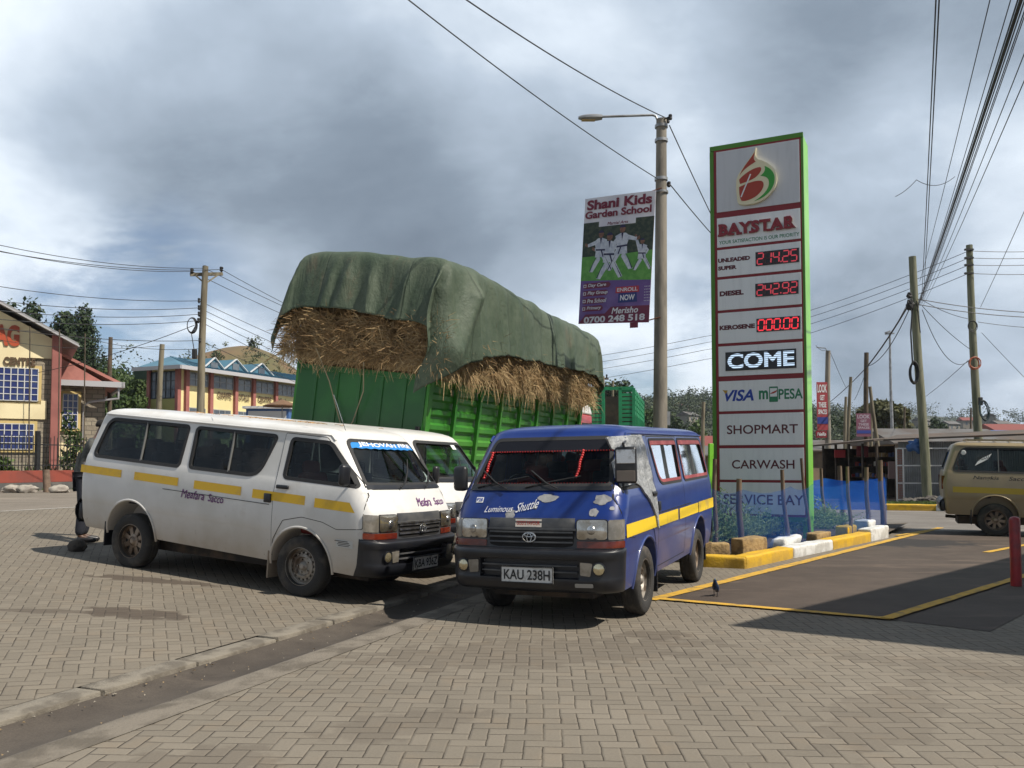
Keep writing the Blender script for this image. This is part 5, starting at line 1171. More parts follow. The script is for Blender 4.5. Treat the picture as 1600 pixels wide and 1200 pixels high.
m_bmar = mat('banner_maroon_ink', (.17, .012, .035), .5)
bt('Shani Kids', .11, 1.43, 6.49, 6.69, m_bmar, bold=.04); bt('Garden School', .08, 1.43, 6.32, 6.47, m_bmar, bold=.035); bt('Martial Arts', .56, .98, 6.155, 6.215, m_bmar, bold=.012, shear=.2)
for s_, x1, z in (('Day Care', .60, 4.985), ('Play Group', .64, 4.835), ('Pre School', .62, 4.685), ('Primary', .52, 4.537)):
    bt(s_, .22, x1, z - .042, z + .04, m_bw, bold=.02, shear=.2)
    mb = MB(); mb.add([fb(.155 + a, z + b, .013) for a, b in ((-.03, -.03), (.03, -.03), (.03, .03), (-.03, .03))], [(0, 1, 2, 3)]); mb.add([fb(.155 + a, z + b, .015) for a, b in ((-.018, -.018), (.018, -.018), (.018, .018), (-.018, .018))], [(0, 1, 2, 3)], 1); mb.build('tick_box', [m_bw, m_bm], ban)
bt('ENROLL', .83, 1.24, 4.825, 4.897, m_bw, bold=.02); bt('NOW', .90, 1.19, 4.65, 4.76, m_bw, bold=.03); bt('Merisho', .74, 1.27, 4.40, 4.52, m_bw, bold=.02, shear=.2); bt('0700 248 518', .17, 1.41, 4.245, 4.375, m_bw, bold=.035)
mb = MB()
for i in range(4):
    for j in range(6): mb.add([fb(1.38 + .03 * i + a, 4.62 + .055 * j + b, .012) for a, b in ((-.007, -.007), (.007, -.007), (.007, .007), (-.007, .007))], [(0, 1, 2, 3)])
mb.build('dot_pattern', m_bw, ban)
def kid(cx, zb, sc, mirror=1, armup=False, name='printed_child'):
    def Q(pts): return [(cx + mirror * x * sc, zb + z * sc) for x, z in pts]
    g = part_empty('printed_child', ban)
    def fl_(pts, m_, n, off): mb = MB(); patch(mb, Q(pts), fb, off, st=.3); mb.build(n, m_, g)
    fl_([(-.02, .48), (-.28, .02), (-.17, 0), (.04, .34)], m_dres, 'leg', .011); fl_([(.02, .48), (.30, .0), (.40, .03), (.16, .48)], m_dres, 'leg', .012)
    fl_([(-.06, .50), (-.27, .03), (-.245, .02)], m_belt, 'trouser_stripe', .0135); fl_([(.14, .46), (.36, .02), (.385, .03)], m_belt, 'trouser_stripe', .0135)
    fl_([(-.12, .40), (.18, .40), (.16, .62), (.21, .86), (.06, .93), (-.06, .92), (-.16, .84), (-.10, .62)], m_dres, 'jacket', .013)
    fl_([(.0, .93), (.03, .74), (.06, .93)], m_belt, 'collar', .0145); fl_([(-.11, .585), (.165, .565), (.165, .61), (-.11, .63)], m_belt, 'belt', .0145); fl_([(.03, .60), (.10, .40), (.13, .41), (.07, .60)], m_belt, 'belt_end', .0145)
    if armup: fl_([(-.16, .84), (-.26, 1.20), (-.19, 1.22), (-.06, .90)], m_dres, 'arm', .0135); fl_([(-.265, 1.20), (-.25, 1.29), (-.18, 1.28), (-.185, 1.21)], m_skin, 'hand', .014)
    else: fl_([(-.14, .86), (-.36, .78), (-.34, .70), (-.08, .76)], m_dres, 'arm', .0135); fl_([(-.34, .70), (-.43, .75), (-.42, .82), (-.35, .79)], m_skin, 'hand', .014)
    fl_([(.15, .86), (.28, .70), (.20, .56), (.14, .58), (.20, .69), (.12, .78)], m_dres, 'arm', .0135)
    fl_([(.03 + .075 * math.cos(a), 1.03 + .10 * math.sin(a)) for a in np.linspace(0, 2 * math.pi, 14, endpoint=False)], m_skin, 'face', .0145); fl_([(.03 + .078 * math.cos(a), 1.05 + .085 * math.sin(a)) for a in np.linspace(.15, math.pi - .15, 9)], m_belt, 'hair', .015)
kid(.42, 5.25, .72); kid(.90, 5.25, .78, -1); kid(.60, 5.10, .80); kid(1.27, 5.22, .54, 1, True)
mb = MB(); mb.box(fb(1.20, 4.16, -.0), (.16, .012, .10)); mb.build('hanging_tab', m_bmar, ban); mb = MB(); mb.tube([(1.35, .0, 6.70), (1.60, .02, 6.76)], .012, 6); mb.tube([(1.30, .0, 4.22), (1.55, .02, 4.27)], .012, 6); mb.build('bracket', mat('rusty_bracket', (.16, .06, .035), .9), ban)
# ------------------------------------------------------------------ planted island round the price sign
m_ky = mat('yellow_kerb_paint', (.62, .37, .012), .7, col2=(.50, .30, .03), scale=5, bmp=.4, bsc=40, dirt=((.20, .15, .08), -.06, .12, .5)); m_kw = mat('white_kerb_paint', (.66, .66, .64), .75, col2=(.48, .47, .44), scale=5, bmp=.4, bsc=40, dirt=((.28, .24, .19), -.06, .10, .5))
m_kst = mat('brown_rough_stone', (.32, .22, .10), .95, col2=(.20, .135, .065), scale=7, bmp=.9, bsc=22)
def kerb(px0, py0, px1, py1, m_, label, h=.17, w_=.26, inset=True):
    a, b = G(px0, py0), G(px1, py1); d = (b - a); L = d.length; d.normalize(); n = Vector((-d.y, d.x, 0)); c = (a + b) / 2 + n * w_ / 2
    mb = MB(); nb = max(2, int(L / .16))
    for i in range(1): mb.box((0, 0, h / 2 - .03), (L - .012, w_, h + .06))
    me = mb.mesh('kerb_block', None, bev=.028, seg=3); bm = bmesh.new(); bm.from_mesh(me); bmesh.ops.subdivide_edges(bm, edges=[e2 for e2 in bm.edges if e2.calc_length() > .12], cuts=5, use_grid_fill=True)
    for v in bm.verts: q = v.co + Vector((px0, py0, 0)) * .37; v.co += Vector((0, .016 * mnoise.noise(q * 3.2) + .008 * mnoise.noise(q * 11), .014 * mnoise.noise(q * 2.6 + Vector((9, 0, 0))) + .007 * mnoise.noise(q * 12)))
    bm.to_mesh(me); bm.free(); me.shade_smooth(); me.set_sharp_from_angle(angle=R(55)); o = link('kerb_block', me, m_); o.location = c; o.rotation_euler = (0, random.uniform(-.012, .012), math.atan2(d.y, d.x))
    return tag(o, label, 'kerb block', 'painted kerb of the sign island')
kerb(1098, 886, 1166, 889, m_ky, 'yellow kerb block squaring off the island by the blue minibus')
kerb(1166, 889, 1241, 872, m_ky, 'long yellow kerb block next to the white one nearest the camera')
kerb(1241, 872, 1302, 859, m_kw, 'white kerb block between two yellow ones')
kerb(1302, 859, 1362, 846, m_ky, 'yellow kerb block between two white ones')
kerb(1362, 846, 1389, 840, m_kw, 'white kerb block at the far end of the island', h=.24)
kerb(1375, 797.5, 1472, 799, m_ky, 'yellow kerb far across the road below the grey shed', h=.2, w_=.4); kerb(1462, 799, 1492, 800, m_kw, 'short white kerb end behind the gold minibus', h=.2, w_=.4)
def stone(px, py, sx, sy, sz, rot, m_, label, sd_, z=.06, back=.35, amp=.10):
    p = G(px, py); mb = MB(); mb.box((0, 0, sz / 2), (sx, sy, sz)); me = mb.mesh('stone', None, bev=.03, seg=3)
    bm = bmesh.new(); bm.from_mesh(me); bmesh.ops.subdivide_edges(bm, edges=bm.edges[:], cuts=2, use_grid_fill=True)
    for v in bm.verts: v.co += v.normal * amp * .22 * mnoise.noise(v.co * 5 + Vector((sd_, 0, 0)))
    bm.to_mesh(me); bm.free(); me.shade_smooth(); me.set_sharp_from_angle(angle=R(50))
    n = Vector((-.77, .63, 0)) * back; o = link('edging_stone', me, m_); o.location = (p.x + n.x, p.y + n.y, z); o.rotation_euler = (0, 0, rot)
    return tag(o, label, 'stone', 'stones laid inside the kerb')
KA = math.atan2(.77, .63)
stone(1112, 880, .62, .26, .25, .05, m_kst, 'brown stone behind the yellow kerb nearest the blue minibus', 1); stone(1150, 880, .42, .24, .23, .05, m_kst, 'brown stone between the thick stake and the yellow kerb corner', 2); stone(1205, 879, .62, .24, .30, KA - .2, m_kst, 'tallest brown stone behind the long yellow kerb', 3)
stone(1262, 866, .75, .22, .20, KA, m_kw, 'whitewashed stone heap behind the white kerb', 4, amp=.3); stone(1310, 856, .70, .22, .20, KA, m_kst, 'brown stone at the foot of the far stakes', 5); stone(1352, 847, .55, .24, .24, KA, m_ky, 'yellow painted stone above the far yellow kerb', 6); stone(1380, 840, .45, .3, .28, KA, m_kw, 'white painted stone at the far tip of the island', 7)
ip_ = [G(1098, 884), G(1166, 887), G(1389, 839), P(1420, 826, 20.5), P(1180, 842, 17.9)]
mb = MB(); mb.add([(p.x, p.y, .10) for p in ip_], [tuple(range(len(ip_)))]); o = mb.build('island_soil', mat('planter_soil', (.085, .065, .045), .95, bmp=.6, bsc=14), fix=True); tag(o, kind='structure')
# stakes
m_stake = mat('weathered_stake', (.16, .115, .075), .9, col2=(.09, .062, .042), scale=6, bmp=.6, bsc=25, stretch=(1, 1, .2))
stk = [(1158, 872, 1155, 748, .050, 'thick wooden stake standing before the letters SERVICE', 0), (1232, 862, 1222, 734, .038, 'wooden stake in front of the second word of the lowest sign panel', 0), (1267, 853, 1252, 716, .030, 'thin leaning stake by the right border of the sign', 0), (1330, 846, 1324, 729, .036, 'slim stake standing on the far yellow kerb', 0),
       (1357, 838, 1354, 730, .046, 'stake in the middle of the bright blue netting', 0), (1381, 832, 1375, 719, .060, 'stout end stake at the right tip of the netting', 0), (1290, 838, 1283, 732, .036, 'stake just right of the lime green sign side', 1.0), (1318, 830, 1312, 728, .058, 'knotty stake on the back row of the netting', 1.6), (1118, 872, 1117, 717, .040, 'pale stake half behind the blue minibus tail', .9)]
stops = []
for px0, py0, px1, py1, r_, lb, bk in stk:
    b = G(px0, py0); b += Vector(((px0 - 800) / FPX, 1, 0)) * bk * .8; t_ = P(px1, py1, b.y + .02); d = t_ - b; mb = MB()
    mb.tube([(0, 0, 0), d * .3 + Vector((.012, 0, 0)), d * .62 + Vector((-.014, .01, 0)), d], [r_ * 1.05, r_, r_ * .95, r_ * .85], 9)
    o = mb.build('wooden_stake', m_stake, smooth=60, loc=b); tag(o, lb, 'stake', 'stakes holding the blue netting'); stops.append((b, t_))
m, t = new_mat('blue_shade_net'); co = obj_co(t)
vor = t.m('ADD', t.m('MULTIPLY', t.noise(co, 2.2, 4, .6), .5), .25)
di = t.node('ShaderNodeBsdfDiffuse'); t.put(di.inputs[0], (.04, .15, .55, 1)); tl = t.node('ShaderNodeBsdfTranslucent'); t.put(tl.inputs[0], (.07, .22, .70, 1)); tr_ = t.node('ShaderNodeBsdfTransparent'); t.put(tr_.inputs[0], (.88, .92, 1, 1))
m1 = t.node('ShaderNodeMixShader'); m1.inputs[0].default_value = .45; t.l.new(di.outputs[0], m1.inputs[1]); t.l.new(tl.outputs[0], m1.inputs[2])
m2_ = t.node('ShaderNodeMixShader'); t.put(m2_.inputs[0], t.m('ADD', t.m('MULTIPLY', vor, .30), .10)); t.l.new(tr_.outputs[0], m2_.inputs[1]); t.l.new(m1.outputs[0], m2_.inputs[2]); finish(t, m2_.outputs[0]); m_net = m
m, t = new_mat('dense_blue_net'); co = obj_co(t)
di = t.node('ShaderNodeBsdfDiffuse'); t.put(di.inputs[0], t.mix(t.ss(t.noise(co, 3, 4), .4, .65), (.02, .12, .50, 1), (.04, .19, .62, 1))); tl = t.node('ShaderNodeBsdfTranslucent'); t.put(tl.inputs[0], (.03, .16, .75, 1)); tr_ = t.node('ShaderNodeBsdfTransparent')
m1 = t.node('ShaderNodeMixShader'); m1.inputs[0].default_value = .45; t.l.new(di.outputs[0], m1.inputs[1]); t.l.new(tl.outputs[0], m1.inputs[2])
m2_ = t.node('ShaderNodeMixShader'); m2_.inputs[0].default_value = .82; t.l.new(tr_.outputs[0], m2_.inputs[1]); t.l.new(m1.outputs[0], m2_.inputs[2]); finish(t, m2_.outputs[0]); m_net2 = m
def net(pts, tops, z0, m_, label, name='shade_net'):
    mb = MB(); n = len(pts); sub = 9; U = (n - 1) * sub + 1
    def f(i, j):
        k = min(i // sub, n - 2); q = (i - k * sub) / sub; a = pts[k].lerp(pts[k + 1], q); zt = tops[k] * (1 - q) + tops[k + 1] * q - .16 * 4 * q * (1 - q) * .5
        v_ = j / 7; n_ = (pts[k + 1] - pts[k]).normalized(); s_ = Vector((n_.y, -n_.x, 0)) * (.035 * math.sin(q * math.pi) * math.sin(v_ * 3) + .02 * mnoise.noise(Vector((i * .4, v_ * 3, k))))
        return a + s_ + Vector((0, 0, z0 + (zt - z0) * v_ + .012 * mnoise.noise(Vector((i * .7, 1, 5)))))
    mb.grid(U, 8, f); return tag(mb.build(name, m_, smooth=180), label, 'netting')
o_ = Vector((.03, -.05, 0))
fpts = [G(1106, 872) + o_, stops[0][0] + o_, stops[1][0] + o_, stops[2][0] + o_, stops[3][0] + o_, stops[4][0] + o_, stops[5][0] + o_ * 1.5]
net(fpts, [1.12, 1.08, 1.10, 1.12, 1.16, 1.20, 1.18], .12, m_net, 'thin blue shade netting along the front of the planted island')
e5 = stops[5][0]; bpts = [e5 + Vector((.05, .05, 0)), P(1384, 835, e5.y + 1.2), P(1290, 835, e5.y + 1.5), P(1200, 835, e5.y + .9)]
bpts = [Vector((p.x, p.y, 0)) for p in bpts]
net([bpts[0], bpts[1]], [1.2, 1.2], .2, m_net, 'blue netting closing the right end of the island')
net([bpts[1], bpts[2], bpts[3]], [1.18, 1.15, 1.1], .42, m_net2, 'bright blue netting along the back of the island')
# shrubs
m_sh = leaf_mat('shrub_needles', (.14, .23, .08), (.30, .38, .15), 3.0, .3); m_sh2 = leaf_mat('shrub_dark', (.09, .17, .07), (.20, .29, .11), 3.0, .25); m_stem = mat('shrub_stem', (.10, .07, .045), .9)
sh = [(1125, 868, .45, .55, 0), (1160, 862, .5, .85, 1), (1185, 862, .55, .85, 0), (1208, 856, .5, .72, 0), (1232, 852, .5, .72, 1), (1258, 850, .55, .75, 0), (1282, 845, .5, .8, 1), (1305, 842, .45, .85, 0), (1340, 836, .40, .5, 0), (1132, 858, .6, .5, 1)]
lbs = ['low spiky shrub beside the tail of the blue minibus', 'shrub behind the thick stake', 'tall pale shrub below the letters SERVICE', 'shrub left of the second stake', 'dark shrub right of the second stake', 'shrub below the right corner of the sign', 'dark shrub at the foot of the lime green sign side', 'shrub growing against the bright blue netting', 'small shrub near the far end of the netting', 'low dark shrub at the left end of the island']
for k, (px, py, r_, h_, v_) in enumerate(sh):
    b = G(px, py) + Vector((-.35, .5, .1)); s_ = thing('shrub', lbs[k], 'shrub', b, (0, 0, k), 'shrubs inside the netting'); rg = np.random.default_rng(100 + k)
    mb = MB(); cs = [(rg.normal(0, r_ * .35), rg.normal(0, r_ * .3), h_ * (.25 + .6 * rg.random())) for _ in range(9)]
    V = []
    for _ in range(95):                                # feathery sprays
        a = rg.uniform(0, 6.28); el = rg.uniform(.25, 1.35); L = rg.uniform(.45, 1.0) * h_ / max(.55, math.sin(el)) * .62; d = Vector((math.cos(a) * math.cos(el), math.sin(a) * math.cos(el), math.sin(el))); base = Vector((rg.normal(0, r_ * .3), rg.normal(0, r_ * .3), rg.uniform(0, .12)))
        for q in np.linspace(.25, 1, 9):
            c_ = base + d * L * q - Vector((0, 0, .12 * q * q * L)); sd2 = d.cross(Vector((rg.normal(), rg.normal(), rg.normal()))).normalized(); l_ = .085 * (1.15 - q * .5); t2 = (d * .8 + sd2 * .8).normalized() * l_; t3 = (d * .8 - sd2 * .8).normalized() * l_; w2 = d.cross(sd2) * .006 + sd2 * .008
            V += [[c_ - w2, c_ + w2, c_ + t2 + w2 * .3, c_ + t2 - w2 * .3], [c_ - w2, c_ + w2, c_ + t3 + w2 * .3, c_ + t3 - w2 * .3]]
    mb.quads(np.array([[tuple(p) for p in q_] for q_ in V])); leaves(mb, cs, [r_ * .42] * 9, 260, .045, rg=rg, aspect=.3); mb.build('foliage', (m_sh, m_sh2)[v_], s_)
    mb = MB()
    for _ in range(4): mb.tube([(0, 0, -.05), (rg.normal(0, .1), rg.normal(0, .1), h_ * .4), (rg.normal(0, .18), rg.normal(0, .18), h_ * .8)], [.016, .011, .005], 5)
    mb.build('stem', m_stem, s_)
mb = MB(); a = P(1110, 866, 15.6); a.z = 0; b = P(1108, 693, 15.6); mb.box((0, 0, b.z / 2), (.085, .06, b.z)); tag(mb.build('green_post', m_lime, bev=.006, loc=a, rot=(0, .018, .3)), 'narrow lime green post behind the tail of the blue minibus', 'post')

# bird, bollard
bl = G(1118, 932.5); bird = tag(MB().build('bird', m_black), 'small glossy blue and black starling standing on the forecourt', 'bird'); bpy.data.objects.remove(bird)
m_bb = mat('starling_blue', (.02, .06, .16), .3, col2=(.015, .02, .03), scale=18); m_bk = mat('starling_black', (.015, .014, .016), .4)
def skin(name, verts, edges, radii, m_, parent=None, sub=2, loc=None, rot=None, root=0):
    me = bpy.data.meshes.new(name); me.from_pydata(verts, edges, []); o = bpy.data.objects.new(name, me); C.objects.link(o)
    o.modifiers.new('s', 'SKIN'); me.skin_vertices[0].data[0].use_root = False
    for i, r_ in enumerate(radii): me.skin_vertices[0].data[i].radius = (r_, r_) if isinstance(r_, (int, float)) else r_
    me.skin_vertices[0].data[root].use_root = True
    sb = o.modifiers.new('u', 'SUBSURF'); sb.levels = sub; sb.render_levels = sub
    dg = bpy.context.evaluated_depsgraph_get(); dg.update(); me2 = bpy.data.meshes.new_from_object(o.evaluated_get(dg)); bpy.data.objects.remove(o)
    me2.materials.clear(); me2.shade_smooth(); return link(name, me2, m_, parent)
bird = thing('bird', 'small blue and black starling standing on the forecourt', 'bird', (bl.x, bl.y, .005), (0, 0, R(250)))
bo = skin('bird_body', [(-.115, 0, .055), (-.06, 0, .085), (-.02, 0, .105), (.02, 0, .135), (.035, 0, .170), (.045, 0, .19), (.062, 0, .193)], [(0, 1), (1, 2), (2, 3), (3, 4), (4, 5), (5, 6)], [(.008, .014), (.016, .024), (.036, .038), (.034, .034), (.019, .019), (.021, .021), (.008, .008)], m_bb, bird, root=2)
mb = MB(); mb.lathe([(.007, 0), (.004, .014), (.0, .026)], (.066, 0, .192), (1, 0, -.12), 8); mb.build('beak', m_bk, bird)
mb = MB(); mb.quads(np.array([[(-.16, -.018, .030), (-.16, .018, .030), (-.06, .014, .088), (-.06, -.014, .088)]])); mb.quads(np.array([[(-.16, -.018, .026), (-.06, -.014, .078), (-.06, .014, .078), (-.16, .018, .026)]])); mb.build('tail', m_bk, bird)
for sg in (-1, 1):
    mb = MB(); mb.tube([(-.015, sg * .016, .08), (-.02, sg * .018, .045), (-.012, sg * .018, .004)], .004, 6)
    for a in (-.5, 0, .5, math.pi): mb.tube([(-.012, sg * .018, .005), (-.012 + .024 * math.cos(a), sg * .018 + .024 * math.sin(a), .004)], .003, 5)
    mb.build('leg', m_bk, bird)
    mb = MB(); mb.grid(7, 6, lambda i, j: (.03 - .12 * i / 6, sg * (.034 + .008 * math.sin(math.pi * i / 6) - .016 * abs(j / 5 - .5) * 2), .128 - .075 * i / 6 + (j / 5 - .5) * .05 * math.sin(math.pi * (i + .6) / 7.2))); mb.build('wing', m_bb, bird, smooth=180)
for sg in (-1, 1):
    mb = MB(); blob(mb, (.052, sg * .017, .196), .0045, 1, 0); mb.build('eye', mat('bird_eye', (.6, .5, .1), .2), bird)
bo_ = G(1588, 916); mb = MB(); mb.lathe([(.062, -.05), (.062, .79), (.058, .815), (.045, .832), (.02, .842), (0, .844)], (0, 0, 0), (0, 0, 1), 24)
tag(mb.build('bollard', mat('red_bollard_paint', (.33, .016, .02), .45, col2=(.22, .015, .02), scale=7, coat=.2), smooth=50, loc=(bo_.x, bo_.y, 0)), 'red round-topped steel bollard on the forecourt edge', 'bollard')

# station canopy out of frame to the right: its corner throws the shade on the paving
cn = Vector((2.48, 7.79, 0)); H_ = 5.3; off_ = Vector((SUN_DIR.x, SUN_DIR.y, 0)) * (H_ / SUN_DIR.z); c0 = cn + off_
u1, u2 = Vector((.84, -.54, 0)), Vector((.715, .70, 0)); cp = [c0, c0 + u1 * 11, c0 + u1 * 11 + u2 * 17, c0 + u2 * 17]
can = thing('station_canopy', 'flat roofed petrol station canopy standing right of the view', 'canopy', (0, 0, 0))
mb = MB(); n = 4; mb.add([(p.x, p.y, z) for z in (H_, H_ + .7) for p in cp], [(3, 2, 1, 0), (4, 5, 6, 7)] + [(i, (i + 1) % 4, 4 + (i + 1) % 4, 4 + i) for i in range(4)]); mb.build('canopy_roof', mat('canopy_white', (.6, .6, .6), .5), can)
for a, b in ((3, 3.2), (3, 13), (9, 3.2), (9, 13)):
    p = c0 + u1 * a + u2 * b; mb = MB(); mb.box((p.x, p.y, H_ / 2), (.35, .35, H_), KA); mb.build('canopy_column', m_pred, can)

# person stooping at the back of the white minibus, and the stone by the wheel
m_jk = mat('grey_jacket', (.055, .058, .055), .9, col2=(.09, .092, .085), scale=7, bmp=.4, bsc=18); m_tr = mat('navy_trousers', (.018, .02, .03), .85, bmp=.3, bsc=14); m_sk = mat('brown_skin', (.085, .042, .026), .5); m_hr = mat('black_hair', (.012, .01, .009), .8)
pf = G(130, 843, .40); pf.z = terr(pf.x, pf.y); per = thing('person', 'person in a grey jacket and dark trousers standing behind the white minibus', 'person', pf, (0, 0, R(20)))
# x = the way the figure faces (towards the van)
J = dict(pel=(0, 0, .93), waist=(.02, 0, 1.08), chest=(.09, 0, 1.32), neck=(.17, 0, 1.50), head=(.22, 0, 1.60), top=(.25, 0, 1.70), sl=(.10, .19, 1.40), sr=(.10, -.19, 1.40), el=(.22, .24, 1.15), er=(.22, -.24, 1.15), wl=(.44, .20, 1.12), wr=(.44, -.20, 1.12), hl=(-.0, .10, .88), hr=(0, -.10, .88), kl=(.05, .11, .49), kr=(.0, -.11, .49), al=(-.02, .11, .09), ar=(-.04, -.11, .09), fl=(.15, .12, .03), fr=(.13, -.12, .03))
K = list(J); E_ = [('pel', 'waist'), ('waist', 'chest'), ('chest', 'neck'), ('neck', 'head'), ('head', 'top'), ('chest', 'sl'), ('chest', 'sr'), ('sl', 'el'), ('el', 'wl'), ('sr', 'er'), ('er', 'wr'), ('pel', 'hl'), ('pel', 'hr'), ('hl', 'kl'), ('kl', 'al'), ('hr', 'kr'), ('kr', 'ar'), ('al', 'fl'), ('ar', 'fr')]
RD = dict(pel=(.125, .14), waist=(.12, .14), chest=(.125, .16), neck=.055, head=(.085, .075), top=(.07, .065), sl=.07, sr=.07, el=.045, er=.045, wl=.032, wr=.032, hl=.09, hr=.09, kl=.062, kr=.062, al=.042, ar=.042, fl=.035, fr=.035)
skin('body', [J[k] for k in K], [(K.index(a), K.index(b)) for a, b in E_], [RD[k] for k in K], m_sk, per)
JK = ['waist', 'chest', 'neck', 'sl', 'sr', 'el', 'er', 'wl', 'wr', 'pel']; jv = {**{k: J[k] for k in JK}, 'pel': (0.0, 0, .86), 'neck': (.155, 0, 1.47)}
jr = dict(waist=(.155, .18), chest=(.155, .19), neck=.075, sl=.095, sr=.095, el=.068, er=.068, wl=.05, wr=.05, pel=(.165, .19))
skin('jacket', [jv[k] for k in JK], [(JK.index(a), JK.index(b)) for a, b in E_ if a in JK and b in JK], [jr[k] for k in JK], m_jk, per)
TK = ['pel', 'hl', 'hr', 'kl', 'kr', 'al', 'ar']; trr = dict(pel=(.14, .155), hl=.105, hr=.105, kl=.08, kr=.08, al=.07, ar=.07)
skin('trousers', [J[k] for k in TK], [(TK.index(a), TK.index(b)) for a, b in E_ if a in TK and b in TK], [trr[k] for k in TK], m_tr, per)
for s_ in ('l', 'r'):
    a, f = Vector(J['a' + s_]), Vector(J['f' + s_]); skin('shoe', [(a.x - .04, a.y, .045), (a.x + .06, a.y, .05), (f.x, f.y, .035), (f.x + .06, f.y, .03)], [(0, 1), (1, 2), (2, 3)], [.05, .05, .043, .03], m_bk, per)
    w_ = Vector(J['w' + s_]); sg = 1 if s_ == 'l' else -1
    for q, (dy, L, b) in enumerate(((-.030, .075, -.3), (-.010, .088, -.3), (.010, .084, -.35), (.028, .066, -.4))):
        p0 = w_ + Vector((.085, dy, -.005)); skin('finger', [p0 - Vector((.02, 0, 0)), p0 + Vector((L * .5, 0, -.008)), p0 + Vector((L * .85, 0, -.035)), p0 + Vector((L, 0, -.055))], [(0, 1), (1, 2), (2, 3)], [.0095, .009, .008, .007], m_sk, per, sub=1)
    skin('palm', [w_ - Vector((.02, 0, 0)), w_ + Vector((.04, 0, 0)), w_ + Vector((.09, 0, -.003))], [(0, 1), (1, 2)], [(.03, .03), (.02, .042), (.015, .042)], m_sk, per, sub=1)
    p0 = w_ + Vector((.03, -sg * .03, 0)); skin('thumb', [p0, p0 + Vector((.03, -sg * .025, -.01)), p0 + Vector((.06, -sg * .03, -.025))], [(0, 1), (1, 2)], [.012, .011, .009], m_sk, per, sub=1)
mb = MB(); blob(mb, (.225, 0, 1.685), (.10, .085, .075), 3, .06, flat=.03); mb.build('hair', m_hr, per, smooth=180)
for sg in (-1, 1):
    mb = MB(); blob(mb, (.305, sg * .032, 1.645), .013, 2, 0); mb.build('eye', mat('eye_white', (.5, .48, .45), .3), per, smooth=180); mb = MB(); blob(mb, (.235, sg * .082, 1.63), (.022, .012, .035), 4, .1); mb.build('ear', m_sk, per, smooth=180)
mb = MB(); mb.tube([(.305, 0, 1.655), (.335, 0, 1.612)], [.010, .018], 8); mb.build('nose', m_sk, per, smooth=180); mb = MB(); mb.box((.312, 0, 1.575), (.015, .05, .010)); mb.build('mouth', mat('lips', (.12, .045, .04), .5), per, bev=.004)
st_ = G(120, 860, .33); mb = MB(); blob(mb, (0, 0, .06), (.115, .10, .095), 5, .22, flat=.06); tag(mb.build('rock', mat('dark_rock', (.09, .075, .06), .95, col2=(.05, .042, .036), scale=9, bmp=.6, bsc=20), smooth=180, loc=(st_.x, st_.y, terr(st_.x, st_.y) - .01)), 'dark round rock on the paving behind the white minibus', 'rock')
# ------------------------------------------------------------------ hills and woods
m_hill = mat('hill_ground', (.03, .042, .02), .95, col2=(.055, .058, .03), scale=.02, bmp=.0)
m_wood = leaf_mat('far_wood_leaves', (.022, .038, .018), (.065, .085, .034), .06, .1); m_wood2 = leaf_mat('far_bush_leaves', (.04, .06, .024), (.10, .115, .05), .05, .1)
def interp(tab, x): return float(np.interp(x, [a for a, _ in tab], [b for _, b in tab]))
def hill(name, Y, depth, prof, pxs, m_, base_py=735):
    # ridge heights read along the skyline at distance Y, falling away towards the viewer and behind
    mb = MB(); nx, ny = 80, 18; hs = {}
    def f(i, j):
        px = pxs[0] + (pxs[1] - pxs[0]) * i / (nx - 1); q = j / (ny - 1); y = Y + (q - .62) * depth
        X = (px - 800) / FPX * Y; r = P(px, interp(prof, px), Y).z - 4; k = math.sin(min(q / .62, 1) * math.pi / 2) ** 1.2 if q < .62 else math.cos((q - .62) / .38 * math.pi / 2) ** .8
        n_ = mnoise.noise(Vector((X * .02, y * .02, 1))) * .14 + mnoise.noise(Vector((X * .06, y * .06, 4))) * .05
        z = -2 + (r + 2) * k * (1 + n_ * (1 - abs(q - .62)) * (q < .6)); hs[(i, j)] = (X, y, z); return (X, y, z)
    mb.grid(nx, ny, f); tag(mb.build(name, m_, smooth=180), kind='structure'); return hs, nx, ny
def wood(name, hs, nx, ny, n, h0, h1, label, m_, jmax=.66, nl=26, seed=0, jmin=.05, size=.9):
    rg = np.random.default_rng(seed); mb = MB()
    cs, rs = [], []
    for _ in range(n):
        i = rg.random() * (nx - 1.01); j = (jmin + (jmax - jmin) * rg.random()) * (ny - 1); a, b = int(i), int(j); p = np.array(hs[(a, b)]) * (1 - (i - a)) + np.array(hs[(min(a + 1, nx - 1), b)]) * (i - a); p2 = np.array(hs[(a, min(b + 1, ny - 1))]); p = p * (1 - (j - b)) + p2 * (j - b) if False else p + (np.array(hs[(a, min(b + 1, ny - 1))]) - np.array(hs[(a, b)])) * (j - b)
        h = h0 + (h1 - h0) * rg.random() ** 1.6; w_ = h * rg.uniform(.38, .6)
        for _k in range(3): cs.append((p[0] + rg.normal(0, w_ * .35), p[1] + rg.normal(0, w_ * .35), p[2] + h * rg.uniform(.38, .8))); rs.append((w_ * .62, w_ * .62, h * .30))
    leaves(mb, cs, rs, n * nl, size, rg=rg, shell=.6, aspect=.75, up=.3); return tag(mb.build(name, m_), label, 'forest', kind='stuff')
prof_r = [(850, 634), (960, 628), (1000, 630), (1060, 622), (1110, 626), (1200, 648), (1290, 674), (1380, 682), (1440, 680), (1490, 682), (1540, 690), (1600, 694), (1750, 700), (1900, 706)]
